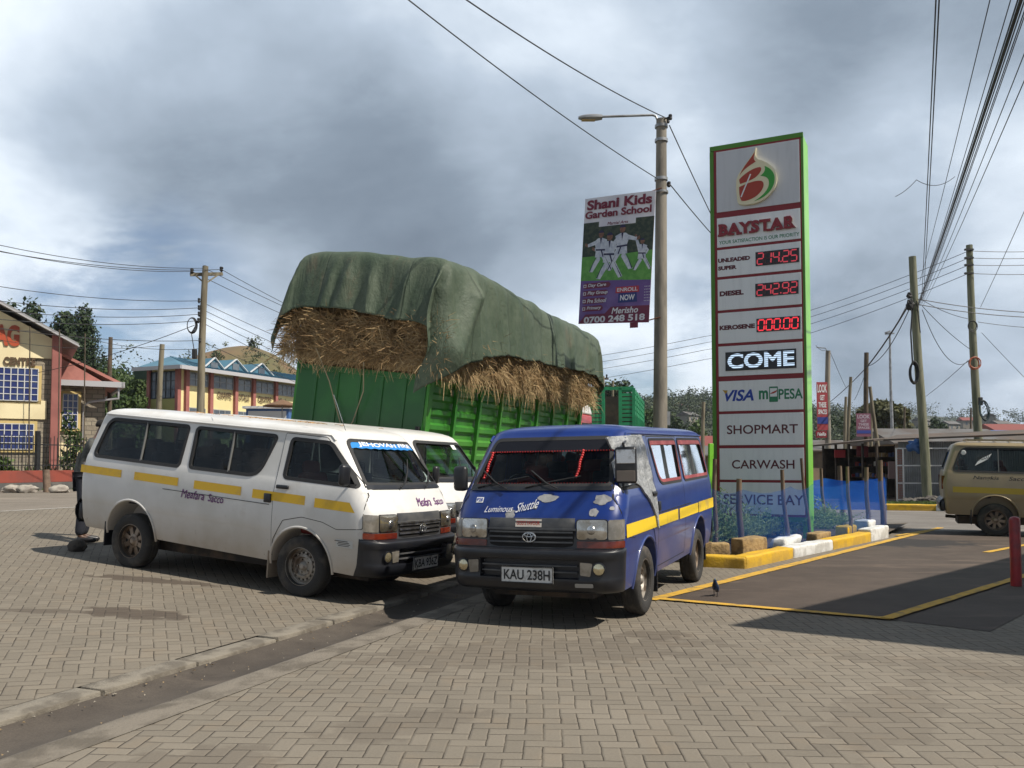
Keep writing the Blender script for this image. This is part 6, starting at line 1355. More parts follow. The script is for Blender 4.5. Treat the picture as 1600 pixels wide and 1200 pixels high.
hs, nx, ny = hill('hill', 420, 330, prof_r, (760, 1900), m_hill); wood('forest', hs, nx, ny, 2700, 4, 9, 'dark wooded hillside rising behind the lamp post and sign', m_wood, nl=70, seed=1, size=.40); wood('bushes', hs, nx, ny, 900, 2, 5, 'lighter bushes scattered over the right hillside', m_wood2, nl=34, seed=2, size=.42)
hs, nx, ny = hill('hill', 900, 500, [(700, 700), (900, 690), (1200, 640), (1300, 648), (1360, 652), (1420, 648), (1480, 650), (1540, 660), (1600, 664), (1800, 672), (2200, 690)], (600, 2300), m_hill); wood('forest', hs, nx, ny, 900, 9, 18, 'hazy far ridge of trees along the right skyline', m_wood, nl=44, seed=3, size=.8)
hs, nx, ny = hill('hill', 170, 90, [(250, 590), (300, 556), (340, 526), (370, 518), (400, 514), (430, 524), (460, 545), (520, 600), (620, 640), (760, 690)], (230, 820), mat('bare_hillside', (.10, .095, .04), .95, col2=(.17, .105, .055), scale=.05, lo=.4, hi=.6)); wood('bushes', hs, nx, ny, 420, 1.5, 3.0, 'low scrub on the brown knoll behind the blue roofed block', m_wood2, nl=26, seed=4, size=.2)
hs, nx, ny = hill('hill', 260, 160, [(-400, 560), (-100, 540), (60, 530), (170, 570), (260, 610), (420, 650), (700, 690)], (-500, 760), m_hill); wood('forest', hs, nx, ny, 700, 6, 12, 'wooded slope behind the yellow centre at left', m_wood, nl=46, seed=5, size=.42)

# ------------------------------------------------------------------ trees
m_bark = mat('tree_bark', (.10, .075, .05), .95, col2=(.06, .045, .03), scale=3, bmp=.6, bsc=10)
LM = dict(dark=leaf_mat('dark_leaves', (.016, .034, .014), (.05, .075, .026), .45, .15), mid=leaf_mat('mid_leaves', (.03, .06, .018), (.085, .125, .035), .5, .22), acac=leaf_mat('acacia_leaves', (.045, .05, .02), (.10, .10, .038), .5, .2), light=leaf_mat('light_leaves', (.045, .085, .022), (.12, .17, .045), .6, .25))
def tree(px, Y, ptop, wpx, kind, label, seed, pbase=None, shape='round', n=2200, size=None, gz_=None, group='trees', name='tree'):
    zg = gz_ if gz_ is not None else (.5 if px < 600 else 0); X = (px - 800) / FPX * Y; H = P(px, ptop, Y).z - zg; W = wpx / FPX * Y / 2; rg = np.random.default_rng(seed)
    T = thing(name, label, 'tree', (X, Y, zg - .05), (0, 0, 0), group); cs, rs, lim = [], [], []
    if shape == 'flat':
        for k in range(26):
            a = rg.uniform(0, 6.28); r_ = W * math.sqrt(rg.random()) * .85; z = H * (.84 - .16 * (r_ / W) ** 2 + rg.normal(0, .02)); cs.append((r_ * math.cos(a), r_ * math.sin(a) * .8, z)); rs.append((W * .24, W * .24, H * .075))
        for k in range(8): a = rg.uniform(0, 6.28); r_ = W * rg.uniform(.2, .8); cs.append((r_ * math.cos(a), r_ * math.sin(a), H * rg.uniform(.5, .7))); rs.append((W * .22, W * .22, H * .10))
    elif shape == 'tall':
        for k in range(20): z = H * rg.uniform(.30, .95); r_ = W * (.75 if z < H * .75 else 1.3 * (1 - z / H) + .25) * rg.uniform(.2, .8); a = rg.uniform(0, 6.28); cs.append((r_ * math.cos(a), r_ * math.sin(a), z)); rs.append((W * .42, W * .42, H * .10))
    else:
        for k in range(20): z = H * rg.uniform(.25, .88); q = math.sin(math.pi * min(max((z / H - .12) / .95, 0), 1)) ** .7; r_ = W * q * rg.uniform(.15, .85); a = rg.uniform(0, 6.28); cs.append((r_ * math.cos(a), r_ * math.sin(a), z)); rs.append((W * rg.uniform(.24, .40), W * .34, H * rg.uniform(.09, .15)))
    mb = MB(); leaves(mb, cs, rs, n, size or W * .075, rg=rg, shell=.5, aspect=.7, up=.25); mb.build('crown', LM[kind], T)
    mb = MB(); r0 = max(.12, H * .018); mb.tube([(0, 0, -.3), (W * .04, 0, H * .25), (-.03 * W, .02 * W, H * .6), (0, 0, H * .8)], [r0 * 1.25, r0, r0 * .7, r0 * .3], 8)
    for c_ in cs[:10]: b = Vector((0, 0, H * rg.uniform(.25, .5))); mb.tube([b, b.lerp(Vector(c_), .55) + Vector((0, 0, H * .03)), c_], [r0 * .5, r0 * .33, r0 * .12], 6)
    mb.build('trunk', m_bark, T, smooth=70); return T
tree(133, 74, 480, 67, 'dark', 'tallest dark tree standing beside the yellow centre roof', 1, shape='tall', n=6240)
tree(100, 80, 476, 88, 'dark', 'dark tree behind the sloping roof edge of the yellow centre', 2, n=5760); tree(62, 84, 462, 100, 'dark', 'dark tree rising over the red letters of the yellow centre', 3, n=5760); tree(24, 86, 456, 100, 'dark', 'dark tree at the left edge behind the yellow centre', 4, n=5280)
tree(178, 66, 566, 80, 'mid', 'bushy green tree left of the blue roofed block', 5, n=6240); tree(214, 70, 562, 72, 'mid', 'green tree touching the corner of the blue roof', 6, n=5760); tree(160, 60, 585, 59, 'light', 'low bright green tree beside the rain pipe', 7, n=4320); tree(145, 78, 545, 65, 'dark', 'dark tree between the red wing roof and the far trees', 8, n=4800); tree(200, 58, 605, 91, 'mid', 'low spreading bush over the white minibus roof', 9, n=4320); tree(240, 84, 560, 59, 'mid', 'green tree behind the left end of the blue roof', 19, n=3600)
tree(110, 70, 520, 70, 'dark', 'dense dark tree low behind the rake of the yellow centre roof', 31, n=6000); tree(190, 90, 580, 90, 'dark', 'dark thicket far behind the bushy green trees', 32, n=6000)
tree(392, 165, 528, 26, 'dark', 'small lone tree on top of the brown knoll', 10, gz_=16, n=700, size=.35)
tree(1376, 75, 613, 98, 'acac', 'flat topped acacia behind the leaning poles', 11, shape='flat', n=4200, size=.24); tree(1320, 95, 640, 60, 'dark', 'dark tree left of the flat topped acacia', 12, n=1500)
tree(963, 120, 588, 62, 'dark', 'rounded dark tree above the green slatted lorry', 13, n=2400, size=.32); tree(935, 130, 598, 50, 'dark', 'dark tree behind the end of the hay load', 14, n=1500, size=.35); tree(1052, 110, 640, 44, 'dark', 'small dark tree right of the lamp post', 15, n=1200, size=.26); tree(1012, 140, 632, 46, 'mid', 'green tree left of the lamp post', 16, n=1300, size=.3)
tree(1465, 150, 640, 44, 'dark', 'dark tree on the skyline between the two green poles', 17, n=1100, size=.34); tree(1090, 125, 648, 40, 'mid', 'green tree behind the sign frame at its left', 18, n=1000, size=.3)

m_pold = mat('dark_brown_pole', (.10, .075, .05), .9, col2=(.06, .05, .035), scale=3)
# ------------------------------------------------------------------ yellow church centre at left
FO = P(91, 720, 34.0); FO.z = .60
fx = Vector((.87, .5, 0)).normalized(); FR = math.atan2(fx.y, fx.x)
agc = thing('centre_building', 'two storey yellow and stone centre building with red pillars at the left edge', 'building', FO, (0, 0, FR))
m_cream = mat('cream_wall_paint', (.84, .73, .46), .8, col2=(.74, .63, .39), scale=.8); m_pink = mat('red_pillar_paint', (.34, .125, .105), .75, col2=(.28, .10, .085), scale=1.2)
m, t = new_mat('dressed_stone'); co = obj_co(t); br = t.node('ShaderNodeTexBrick'); t.put(br.inputs['Vector'], t.comb(t.sep(co)[0], t.sep(co)[2], 0.0)); br.inputs['Scale'].default_value = 1; br.inputs['Brick Width'].default_value = .42; br.inputs['Row Height'].default_value = .19; br.inputs['Mortar Size'].default_value = .014
br.inputs['Color1'].default_value = (.33, .29, .22, 1); br.inputs['Color2'].default_value = (.25, .215, .165, 1); br.inputs['Mortar'].default_value = (.13, .115, .09, 1); finish(t, bsdf(t, br.outputs[0], .9, normal=bump(t, t.noise(co, 9, 5), .6, .04))); m_stone = m
m_blueg = mat('blue_window_glass', (.012, .02, .12), .12, col2=(.03, .05, .16), scale=1.5, spec=.8); m_wfr = mat('white_window_bars', (.6, .6, .6), .5); m_yfr = mat('yellow_frame', (.58, .44, .18), .7); m_roofedge = mat('grey_fascia', (.42, .42, .44), .6); m_redroof = mat('red_tile_roof', (.42, .17, .14), .7, col2=(.33, .125, .10), scale=2)
def au(px): k = (px - 800) / FPX; return (k * FO.y - FO.x) / (fx.x - k * fx.y)
def az(px, py): return P(px, py, FO.y + fx.y * au(px)).z - FO.z
def wbox(mb, x0, x1, y0, y1, z0, z1, mi=0): mb.box(((x0 + x1) / 2, (y0 + y1) / 2, (z0 + z1) / 2), (x1 - x0, y1 - y0, z1 - z0), None, mi)
mb = MB(); wbox(mb, -13, -.04, .02, 9, 0, 5.55); mb.build('wall', m_stone, agc)
mb = MB(); mb.prism([(-13.0, az(57, 577)), (-1.05, az(57, 577)), (-1.05, 5.0), (.0, 5.0), (.0, 5.62), (-6.5, 9.05), (-13, 5.62)], lambda u, v, q: (u, q, v), -.06, 8.9); mb.build('gable_wall', m_cream, agc)
mb = MB(); wbox(mb, -13, -.45, -.05, .02, 2.62, 3.34); wbox(mb, -13, -.45, -.04, .02, 0, .5); mb.build('string_course', m_cream, agc)
mb = MB(); wbox(mb, -.32, .02, -.32, .25, 0, 5.95); mb.build('pillar', m_pink, agc, bev=.02)
def window(x0, x1, z0, z1, nx_, nz_, par=agc, y=-.07, wmat=m_blueg):
    mb = MB(); wbox(mb, x0 - .12, x1 + .12, y + .02, y + .13, z0 - .12, z1 + .12); w_ = mb.build('window', m_yfr, par)
    mb = MB(); wbox(mb, x0, x1, y, y + .05, z0, z1); mb.build('pane', wmat, w_)
    mb = MB()
    for k in range(nx_ + 1): x = x0 + (x1 - x0) * k / nx_; wbox(mb, x - .016, x + .016, y - .03, y + .0, z0, z1)
    for k in range(nz_ + 1): z = z0 + (z1 - z0) * k / nz_; wbox(mb, x0, x1, y - .022, y - .002, z - .014, z + .014)
    mb.build('window_bars', m_wfr, w_); return w_
window(au(57) - 2.3, au(57), az(57, 627), az(57, 577), 10, 5); window(au(52) - 2.2, au(52), az(52, 702), az(52, 663), 9, 4); window(-6.6, -4.4, 3.62, 5.0, 10, 5); window(-6.6, -4.4, 1.4, 2.45, 9, 4)
mb = MB(); sl = Vector((-6.5, 0, 4.45)); 
for sg in (1, -1):
    a = Vector((-6.5, -.5, 9.35)); b = Vector((-6.5 + sg * 7.1, -.5, 5.52)); a2, b2 = a + Vector((0, 10, 0)), b + Vector((0, 10, 0)); up = Vector((0, 0, .10))
    mb.add([a, b, b2, a2, a + up, b + up, b2 + up, a2 + up], [(3, 2, 1, 0), (4, 5, 6, 7), (0, 1, 5, 4), (1, 2, 6, 5), (2, 3, 7, 6), (3, 0, 4, 7)])
rf = mb.build('roof', mat('grey_roof_sheet', (.30, .30, .31), .5, col2=(.22, .22, .22), scale=1), agc)
mb = MB()
for sg in (1, -1): mb.bar((-6.5, -.52, 9.32), (-6.5 + sg * 7.12, -.52, 5.49), .05, .22, up=(0, 1, 0))
mb.build('fascia', m_roofedge, rf)
m_redlet = mat('orange_red_letters', (.42, .07, .025), .5); m_brlet = mat('brown_letters', (.10, .06, .03), .6)
fa = lambda u, v, o=0.0: (u, -.07 - o, v)
mb = MB(); text(mb, 'AG', au(26) - .84, au(26), az(26, 542), az(26, 509), fa, .04, bold=.05, thick=.04); mb.build('gable_lettering', [m_redlet, m_redlet], agc); mb = MB(); text(mb, 'CENTRE', au(2), au(52), az(30, 572), az(30, 559), fa, .04, bold=.045, thick=.04, space=1.1); mb.build('gable_lettering', [m_brlet, m_brlet], agc)
# right wing with red roof
wing = lambda x0, x1, y0, y1, z0, z1, n, m_: (lambda mb: (wbox(mb, x0, x1, y0, y1, z0, z1), mb.build(n, m_, agc))[1])(MB())
wing(.02, 1.75, 1.6, 8, .0, 4.1, 'wing_wall', m_stone); wing(.02, 1.77, 1.55, 1.6, 1.05, 1.75, 'wing_band', m_cream)
window(.18, .72, 2.35, 3.75, 3, 5, y=1.48)
mb = MB(); mb.add([(.0, .9, 5.40), (2.35, .9, 4.25), (2.35, 8.5, 4.25), (.0, 8.5, 5.40), (.0, .9, 5.28), (2.35, .9, 4.12), (2.35, 8.5, 4.12), (.0, 8.5, 5.28)], [(0, 1, 2, 3), (7, 6, 5, 4), (0, 4, 5, 1), (1, 5, 6, 2), (2, 6, 7, 3), (3, 7, 4, 0)])
wr = mb.build('wing_roof', m_redroof, agc); mb = MB(); wbox(mb, .0, 2.4, .80, .92, 4.05, 4.28); wbox(mb, 2.3, 2.42, .8, 8.5, 4.05, 4.28); mb.build('gutter', m_roofedge, wr); mb = MB(); mb.tube([(2.2, .95, 4.05), (2.2, .95, 3.6), (1.15, 1.45, 3.45), (.95, 1.5, 3.3), (.95, 1.5, .2)], .05, 8); mb.build('rain_pipe', m_roofedge, agc, smooth=60)
mb = MB(); mb.add([(.02, .95, 4.1), (1.9, .95, 4.1), (.02, .95, 5.18)], [(0, 1, 2)]); mb.build('wing_gable', m_redroof, agc)
# boundary wall with railings
wd = Vector((.37, .93, 0)); W0 = Vector((-16.62, 28.0, .60)) - wd * 7; WL = 26
bw = thing('boundary_wall', 'low red painted wall with black iron railings in front of the yellow centre', 'wall', W0, (0, 0, math.atan2(.93, .37)))
mb = MB(); wbox(mb, 0, WL, -.12, .12, .26, .66); mb.build('wall', mat('red_wall_paint', (.26, .055, .035), .8, col2=(.20, .05, .035), scale=1.5), bw, bev=.01); mb = MB(); wbox(mb, 0, WL, -.125, .125, -.2, .26); mb.build('wall_base', mat('grey_wall_base', (.09, .088, .085), .9, col2=(.13, .12, .11), scale=2), bw)
m_iron = mat('black_iron', (.015, .015, .016), .5); mb = MB()
for k in range(int(WL / .135)): mb.box((.07 + k * .135, 0, 1.22 + .05 * (k % 2)), (.018, .018, 1.15))
for z in (.82, 1.52): wbox(mb, 0, WL, -.015, .015, z, z + .035)
mb.build('railing', m_iron, bw)
for k in range(10): mb = MB(); wbox(mb, k * 2.7 + .3, k * 2.7 + .42, -.06, .06, .66, 2.0); mb.build('railing_post', m_iron, bw)
for px, pt_, pb_, lb in ((47, 510, 700, 'thin grey post rising in front of the upper window of the yellow centre'), (93, 515, 700, 'thin grey post by the red pillar'), (133, 521, 690, 'thin grey post right of the red wing roof')):
    b = P(px - 1, 700, 30.5); b.z = .6; t_ = P(px, pt_, 30.5); mb = MB(); mb.tube([(0, 0, 0), t_ - b], .022, 8); tag(mb.build('thin_post', m_pold, smooth=60, loc=b), lb, 'post')
b = P(75, 776, 27.0); t_ = P(72, 734, 27.0); mb = MB(); mb.tube([(0, 0, -.1), t_ - b], [.12, .10], 9); tag(mb.build('short_post', mat('old_wood_post', (.20, .14, .10), .9, col2=(.13, .09, .065), scale=6), smooth=60, loc=b), 'short weathered wooden post before the red wall', 'post')
for k, (px, py, s_, lb) in enumerate(((18, 773, .5, 'pale rock left of the short wooden post'), (42, 772, .55, 'pale flat rock at the foot of the short wooden post'), (92, 771, .5, 'small pale rock right of the short wooden post'))):
    p = P(px, py, 26.5); p.z = .62; mb = MB(); blob(mb, (0, 0, .08), (s_ * .6, s_ * .45, s_ * .28), k + 20, .35, flat=.1); tag(mb.build('roadside_rock', mat('pale_rock', (.36, .33, .28), .95, col2=(.25, .22, .19), scale=4), smooth=50, loc=p), lb, 'rock', 'rocks along the verge')
def plant(x, y, z, h, r_, kind, label, seed, name='garden_plant', blade=False, n=420):
    T = thing(name, label, 'plant', (x, y, z), (0, 0, 0), 'plants behind the railings'); rg = np.random.default_rng(seed); mb = MB()
    if blade:
        V = []
        for _ in range(70):
            a = rg.uniform(0, 6.28); el = rg.uniform(.5, 1.4); d = Vector((math.cos(a) * math.cos(el), math.sin(a) * math.cos(el), math.sin(el))); L = h * rg.uniform(.6, 1); s2 = d.cross(Vector((0, 0, 1))).normalized() * .03; m_ = d * L * .6; e2 = d * L + Vector((0, 0, -.25 * L * math.cos(el)))
            V += [[-s2, s2, m_ + s2, m_ - s2], [m_ - s2, m_ + s2, e2 + s2 * .1, e2 - s2 * .1]]
        mb.quads(np.array([[tuple(p) for p in q] for q in V]))
    else: leaves(mb, [(rg.normal(0, r_ * .3), rg.normal(0, r_ * .3), h * (.2 + .7 * rg.random())) for _ in range(10)], [(r_ * .5, r_ * .5, h * .2)] * 10, n, .10, rg=rg)
    mb.build('foliage', LM[kind], T); mb = MB(); mb.tube([(0, 0, -.1), (.05, .02, h * .5), (0, 0, h * .7)], [.05, .04, .02], 6); mb.build('stem', m_stem, T); return T
for k, (px, h, r_, kd, bl_, lb) in enumerate(((106, 2.9, .55, 'mid', False, 'tall climbing shrub against the red pillar'), (20, 1.2, .5, 'light', False, 'leafy plant behind the left end of the railings'), (50, 1.2, .6, 'light', True, 'spiky plant under the lower barred window'), (74, 1.3, .5, 'acac', True, 'yellowish spiky plant before the red pillar'), (96, 1.0, .5, 'light', True, 'green spiky plant at the foot of the climbing shrub'), (124, 1.1, .5, 'mid', False, 'bushy plant behind the right end of the railings'), (4, 1.0, .5, 'mid', True, 'spiky plant at the far left of the railings'))):
    p = P(px, 700, 31.6); plant(p.x, 31.6 + (px - 60) * .01, .6, h, r_, kd, lb, 50 + k, blade=bl_)

# ------------------------------------------------------------------ long blue roofed block
GO = P(280, 700, 58.0); GO.z = .6; gx = Vector((.40, .92, 0)).normalized(); gy = Vector((-gx.y, gx.x, 0))
gb = thing('market_block', 'yellow two storey block with red pilasters and a blue metal roof', 'building', GO, (0, 0, math.atan2(gx.y, gx.x)))
def gs(px):                                            # distance along the long face for a column of the photograph
    k = (px - 800) / FPX; return (k * GO.y - GO.x) / (gx.x - k * gx.y)
m_yel = mat('pale_yellow_wall', (.78, .69, .36), .8, col2=(.70, .60, .30), scale=.5); m_bluer = mat('blue_roof_sheet', (.065, .17, .24), .55, col2=(.05, .135, .195), scale=.8); m_gl = mat('dark_block_glass', (.05, .065, .085), .15, col2=(.12, .14, .16), scale=.9, spec=.7)
ZE, ZW, ZB = 7.35, 7.12, 6.25
LG = 34
FT = [(0, .05), (LG, .05), (LG, 8), (5, 8), (0, 2.75)]
mb = MB(); mb.prism(FT, lambda u, v, q: (u, v, q), 0, ZE); mb.build('wall', m_yel, gb, fix=True)
pil = [gs(289), gs(327), gs(366), gs(394), gs(429)]; pil += [pil[-1] + 5.1 * k for k in range(1, 5)]
for x in pil: mb = MB(); wbox(mb, x - .15, x + .15, -.18, .06, 0, ZE); mb.build('pilaster', m_pink, gb)
def gwin(x0, x1, z0, z1):
    mb = MB(); wbox(mb, x0, x1, -.03, .06, z0, z1); w_ = mb.build('window', m_gl, gb); mb = MB(); n = max(2, int((x1 - x0) / .55))
    for k in range(n + 1): x = x0 + (x1 - x0) * k / n; wbox(mb, x - .03, x + .03, -.06, -.03, z0, z1)
    for z in (z0 + .0, z0 + (z1 - z0) * .5, z1): wbox(mb, x0, x1, -.055, -.031, z - .03, z + .03)
    mb.build('window_bars', mat('grey_bars', (.28, .29, .30), .5), w_)
for a, b in zip(pil[:-1], pil[1:]):
    if b - a > .9: gwin(a + .28, b - .28, ZB, ZW); gwin(a + .9 if b - a > 3 else a + .3, b - .5, 2.8, 4.7)
for s_, xa, xb in (('GIRAFFE', 338, 360), ('UTALII', 372, 388), ('CENTRE', 402, 423), ('(Co.)', 432, 446)):
    mb = MB(); text(mb, s_, gs(xa), gs(xb), 5.52, 6.0, lambda u, v, o: (u, -.0 - o, v), .03, bold=.03, wob=.03); mb.build('wall_lettering', m_brlet, gb)
# glazed end wall
mb = MB(); wbox(mb, -.06, -.01, .35, 2.55, 5.3, ZW); w_ = mb.build('end_window', m_gl, gb); mb = MB()
for k in range(6): wbox(mb, -.10, -.06, .35 + .44 * k - .025, .35 + .44 * k + .025, 5.3, ZW)
for z in (5.32, 5.9, 6.5, ZW): wbox(mb, -.095, -.062, .35, 2.55, z - .025, z + .025)
mb.build('window_bars', m_iron, w_); mb = MB(); wbox(mb, -.07, -.01, .1, 2.7, 0, 5.28); mb.build('end_panel', mat('olive_wall', (.36, .34, .12), .8), gb)
for y in (.15, 2.7): mb = MB(); wbox(mb, -.2, .1, y - .13, y + .13, 0, ZE); mb.build('pilaster', m_pink, gb)
# hipped roof
e1, d0, rz = LG + .8, -.9, ZE + 1.3
rpts = [(-.9, d0, ZE), (e1, d0, ZE), (e1, 8.8, ZE), (4.4, 8.8, ZE), (-.9, 3.4, ZE), (3.0, 4.0, rz), (e1 - 5, 4.0, rz)]
mb = MB(); mb.add(rpts, [(0, 1, 6, 5), (1, 2, 6), (2, 3, 5, 6), (3, 4, 5), (4, 0, 5), (4, 3, 2, 1, 0)]); rf = mb.build('roof', m_bluer, gb)
mb = MB(); mb.bar((-.94, 3.4, ZE - .06), (-.94, d0 - .04, ZE - .06), .08, .26); mb.bar((-.9, d0 - .04, ZE - .06), (e1, d0 - .04, ZE - .06), .08, .26); mb.build('fascia', m_roofedge, rf)
mb = MB()
for k in range(60):
    x = .2 + k * .6
    if x < e1 - 5: mb.bar((x, d0 + .05, ZE + .04), (max(x, 3.0), 3.95, rz + .02), .05, .05)
mb.build('roof_rib', m_bluer, rf)
for px, w_, lb in ((341, 2.0, 0), (383, 2.3, 1), (423, 2.5, 1)):
    x = gs(px); mb = MB(); zt = ZE + .98 + .22 * lb; y_ = .5 + .5 * lb
    mb.prism([(x - w_ / 2, zt - .75), (x + w_ / 2, zt - .75), (x, zt + .12)], lambda u, v, q: (u, q, v), y_, y_ + 3.4); dm = mb.build('dormer', m_bluer, rf); mb = MB()
    for sg in (-1, 1): mb.bar((x + sg * w_ * .55, y_ - .06, zt - .72), (x, y_ - .06, zt + .14), .05, .16, up=(0, 1, 0))
    mb.build('barge_board', m_wfr, dm); mb = MB(); wbox(mb, x - .35, x + .35, y_ - .05, y_, zt - .7, zt - .2); mb.build('dormer_window', m_gl, dm)

# ------------------------------------------------------------------ poles
m_pole = mat('weathered_grey_pole', (.21, .185, .13), .9, col2=(.13, .11, .075), scale=3, bmp=.4, bsc=12, stretch=(3, 3, .3)); m_polg = mat('green_treated_pole', (.185, .185, .125), .85, col2=(.115, .125, .075), scale=3, bmp=.4, bsc=12, stretch=(3, 3, .3)); m_pold = mat('dark_brown_pole', (.10, .075, .05), .9, col2=(.06, .05, .035), scale=3)
def pole(px0, px1, ptop, Y, r0, r1, m_, label, z=None, name='utility_pole', cat='utility pole', lean=0):
    zg = z if z is not None else (.6 if px0 < 600 else 0.0); t_ = P(px1, ptop, Y + lean); kk = (px0 - 800) / FPX; b = Vector((kk * Y, Y, zg))
    T = thing(name, label, cat, b); d = t_ - b; mb = MB(); mb.tube([d * q + Vector((.02 * math.sin(q * 7), 0, 0)) for q in (0, .2, .4, .6, .8, 1)], [r0 + (r1 - r0) * q for q in (0, .2, .4, .6, .8, 1)], 12); mb.build('shaft', m_, T, smooth=60); return T, t_, b
def insul(T, b, pts, s_=.05):
    for p in pts: mb = MB(); mb.lathe([(.0, .10), (s_ * .8, .09), (s_, .04), (s_ * .6, 0), (s_, -.03), (s_ * .3, -.09), (0, -.10)], Vector(p) - b, (0, 0, 1), 10); mb.build('insulator', m_rubber, T, smooth=60)
T1, p1, b1 = pole(310, 320.5, 416, 30, .15, .10, m_pole, 'grey wooden power pole with a crossarm behind the white minibus')
cr = [P(300, 424, 30), P(320, 419, 30.2), P(346, 421, 30.5)]; mb = MB(); mb.bar(P(297, 429, 30) - b1, P(348, 428, 30.5) - b1, .09, .11); mb.bar(P(305, 430, 30) - b1, P(318, 441, 30) - b1, .03, .05); mb.bar(P(340, 430, 30.4) - b1, P(321, 443, 30) - b1, .03, .05); mb.build('crossarm', m_pole, T1); insul(T1, b1, cr, .07)
lows = [P(311, 470, 29.85), P(311, 481, 29.85), P(311, 491, 29.85), P(310, 501, 29.85), P(312, 532, 29.85)]; insul(T1, b1, lows, .05)
mb = MB(); c_ = P(299, 508, 29.8) - b1
for k in range(4): mb.tube([c_ + Vector((.14 * math.cos(a) * (1 + .1 * k), .03 * k, .24 * math.sin(a) * (1 + .06 * k))) for a in np.linspace(0, 6.28, 18)], .012, 5)
mb.build('cable_coil', m_rubber, T1); mb = MB(); mb.box(P(304, 553, 29.8) - b1, (.16, .14, .34)); mb.build('fuse_box', m_rubber, T1, bev=.03); mb = MB(); mb.tube([P(303, 545, 29.8) - b1, P(299, 520, 29.8) - b1, P(311, 500, 29.85) - b1], .015, 5); mb.build('drop_cable', m_rubber, T1)
pole(245, 253, 538, 33, .12, .09, m_pole, 'leaning grey post left of the crossarm pole'); pole(172, 172.5, 527, 40, .11, .09, m_pold, 'brown post between the yellow centre and the blue roofed block')
T2, p2, b2 = pole(1447, 1425, 401, 33, .18, .135, m_polg, 'leaning mossy green pole rising from the verge by the grey shed')
T3, p3, b3 = pole(1530, 1514, 383, 36, .185, .13, m_polg, 'green pole with a red cable coil behind the gold minibus')
def coil(T, b, px, py, Y, rx, rz, n, m_, r_=.014, ang=0.0):
    c_ = P(px, py, Y) - b; mb = MB(); rg = np.random.default_rng(int(px))
    for k in range(n):
        a0, a1, dx_, dz_ = rx * rg.uniform(.8, 1.08), rz * rg.uniform(.85, 1.06), rg.normal(0, .02), rg.normal(0, .03); pts = []
        for a in np.linspace(0, 6.28, 22): u, v = a0 * math.cos(a), a1 * math.sin(a); pts.append(c_ + Vector((dx_ + u * math.cos(ang) - v * math.sin(ang), -.02 * k, dz_ + u * math.sin(ang) + v * math.cos(ang))))
        mb.tube(pts, r_, 5)
    return mb.build('cable_coil', m_, T, smooth=60)
coil(T2, b2, 1427, 583, 32.6, .16, .40, 6, m_rubber, .022); mb = MB(); mb.tube([P(1426, 478, 32.7) - b2, P(1423, 520, 32.7) - b2, P(1426, 570, 32.7) - b2], .03, 6); mb.tube([P(1432, 470, 32.7) - b2, P(1438, 520, 32.7) - b2], .02, 6); mb.build('drop_cable', m_rubber, T2)
mb = MB(); blob(mb, P(1422, 476, 32.6) - b2, (.14, .12, .22), 3, .4); blob(mb, P(1421, 462, 32.6) - b2, (.10, .10, .12), 4, .4); mb.build('cable_joint', m_rubber, T2)
coil(T3, b3, 1523, 568, 35.6, .22, .26, 4, mat('red_orange_cable', (.42, .12, .06), .6), .018); coil(T3, b3, 1537, 642, 35.5, .20, .40, 5, mat('teal_black_cable', (.02, .04, .045), .5), .018, .15); coil(T3, b3, 1519, 510, 35.6, .20, .22, 3, m_rubber, .014)
mb = MB(); mb.box(P(1532, 627, 35.5) - b3, (.16, .12, .34)); mb.build('junction_box', m_rubber, T3, bev=.03)
for z in (390, 403, 414, 427): mb = MB(); mb.box(P(1514, z, 35.8) - b3, (.36, .10, .07)); mb.build('insulator_bracket', m_rubber, T3)
pole(1352, 1353.5, 551, 46, .145, .115, m_pold, 'brown pole carrying cables before the flat topped acacia', name='utility_pole'); pole(1321, 1329, 589, 47, .11, .08, m_pole, 'thin grey pole leaning right of the LOOK board')
pole(1318, 1321.5, 620, 52, .12, .08, m_pole, 'short grey pole beside the LOOK board'); pole(1380, 1359, 604, 46, .12, .08, m_pole, 'slanting strut propped against the brown pole', name='pole_strut', cat='pole'); pole(1361, 1361, 628, 46.5, .08, .07, m_pole, 'thin post right of the brown pole'); pole(1413, 1413, 636, 60, .09, .07, m_pold, 'thin dark post above the shed roofs')
pole(1097, 1099, 628, 40, .10, .08, m_pole, 'thin pole between the lamp post and the sign'); pole(1516, 1517, 637, 70, .09, .07, m_pold, 'thin far post left of the green pole with the red coil')
T4, p4, b4 = pole(1292, 1293.5, 548, 44, .16, .12, m_conc_p, 'concrete lamp post carrying the red LOOK board', name='lamp_post', cat='lamp post')
mb = MB(); mb.tube([P(1293, 552, 44) - b4, P(1290, 544, 44) - b4, P(1276, 543, 44) - b4], .025, 6); mb.build('lamp_arm', m_galv, T4)
T5, p5, b5 = pole(1394.5, 1390, 520, 62, .14, .07, m_galv, 'tall slim steel street light above the sheds', name='street_light', cat='street light')
mb = MB(); mb.bar(P(1383, 522, 62) - b5, P(1397, 521, 62) - b5, .12, .08); mb.bar(P(1384, 520, 62) - b5, P(1390, 518, 62) - b5, .3, .12); mb.build('lamp_head', m_galv, T5)
pole(942, 942, 588, 34, .07, .06, m_pole, 'thin pole in front of the green slatted lorry'); pole(957, 957, 595, 31, .055, .05, m_pole, 'grey rod right of the thin pole before the slatted lorry', name='thin_post', cat='post')
Tq, pq, bq = pole(935, 935, 588, 42, .08, .07, m_pold, 'distant power pole with a crossarm beyond the hay lorry'); mb = MB(); mb.bar(P(920, 592, 42) - bq, P(951, 592, 42) - bq, .08, .08); mb.build('crossarm', m_pold, Tq); insul(Tq, bq, [P(924, 588, 42), P(938, 586, 42), P(948, 588, 42)], .05)
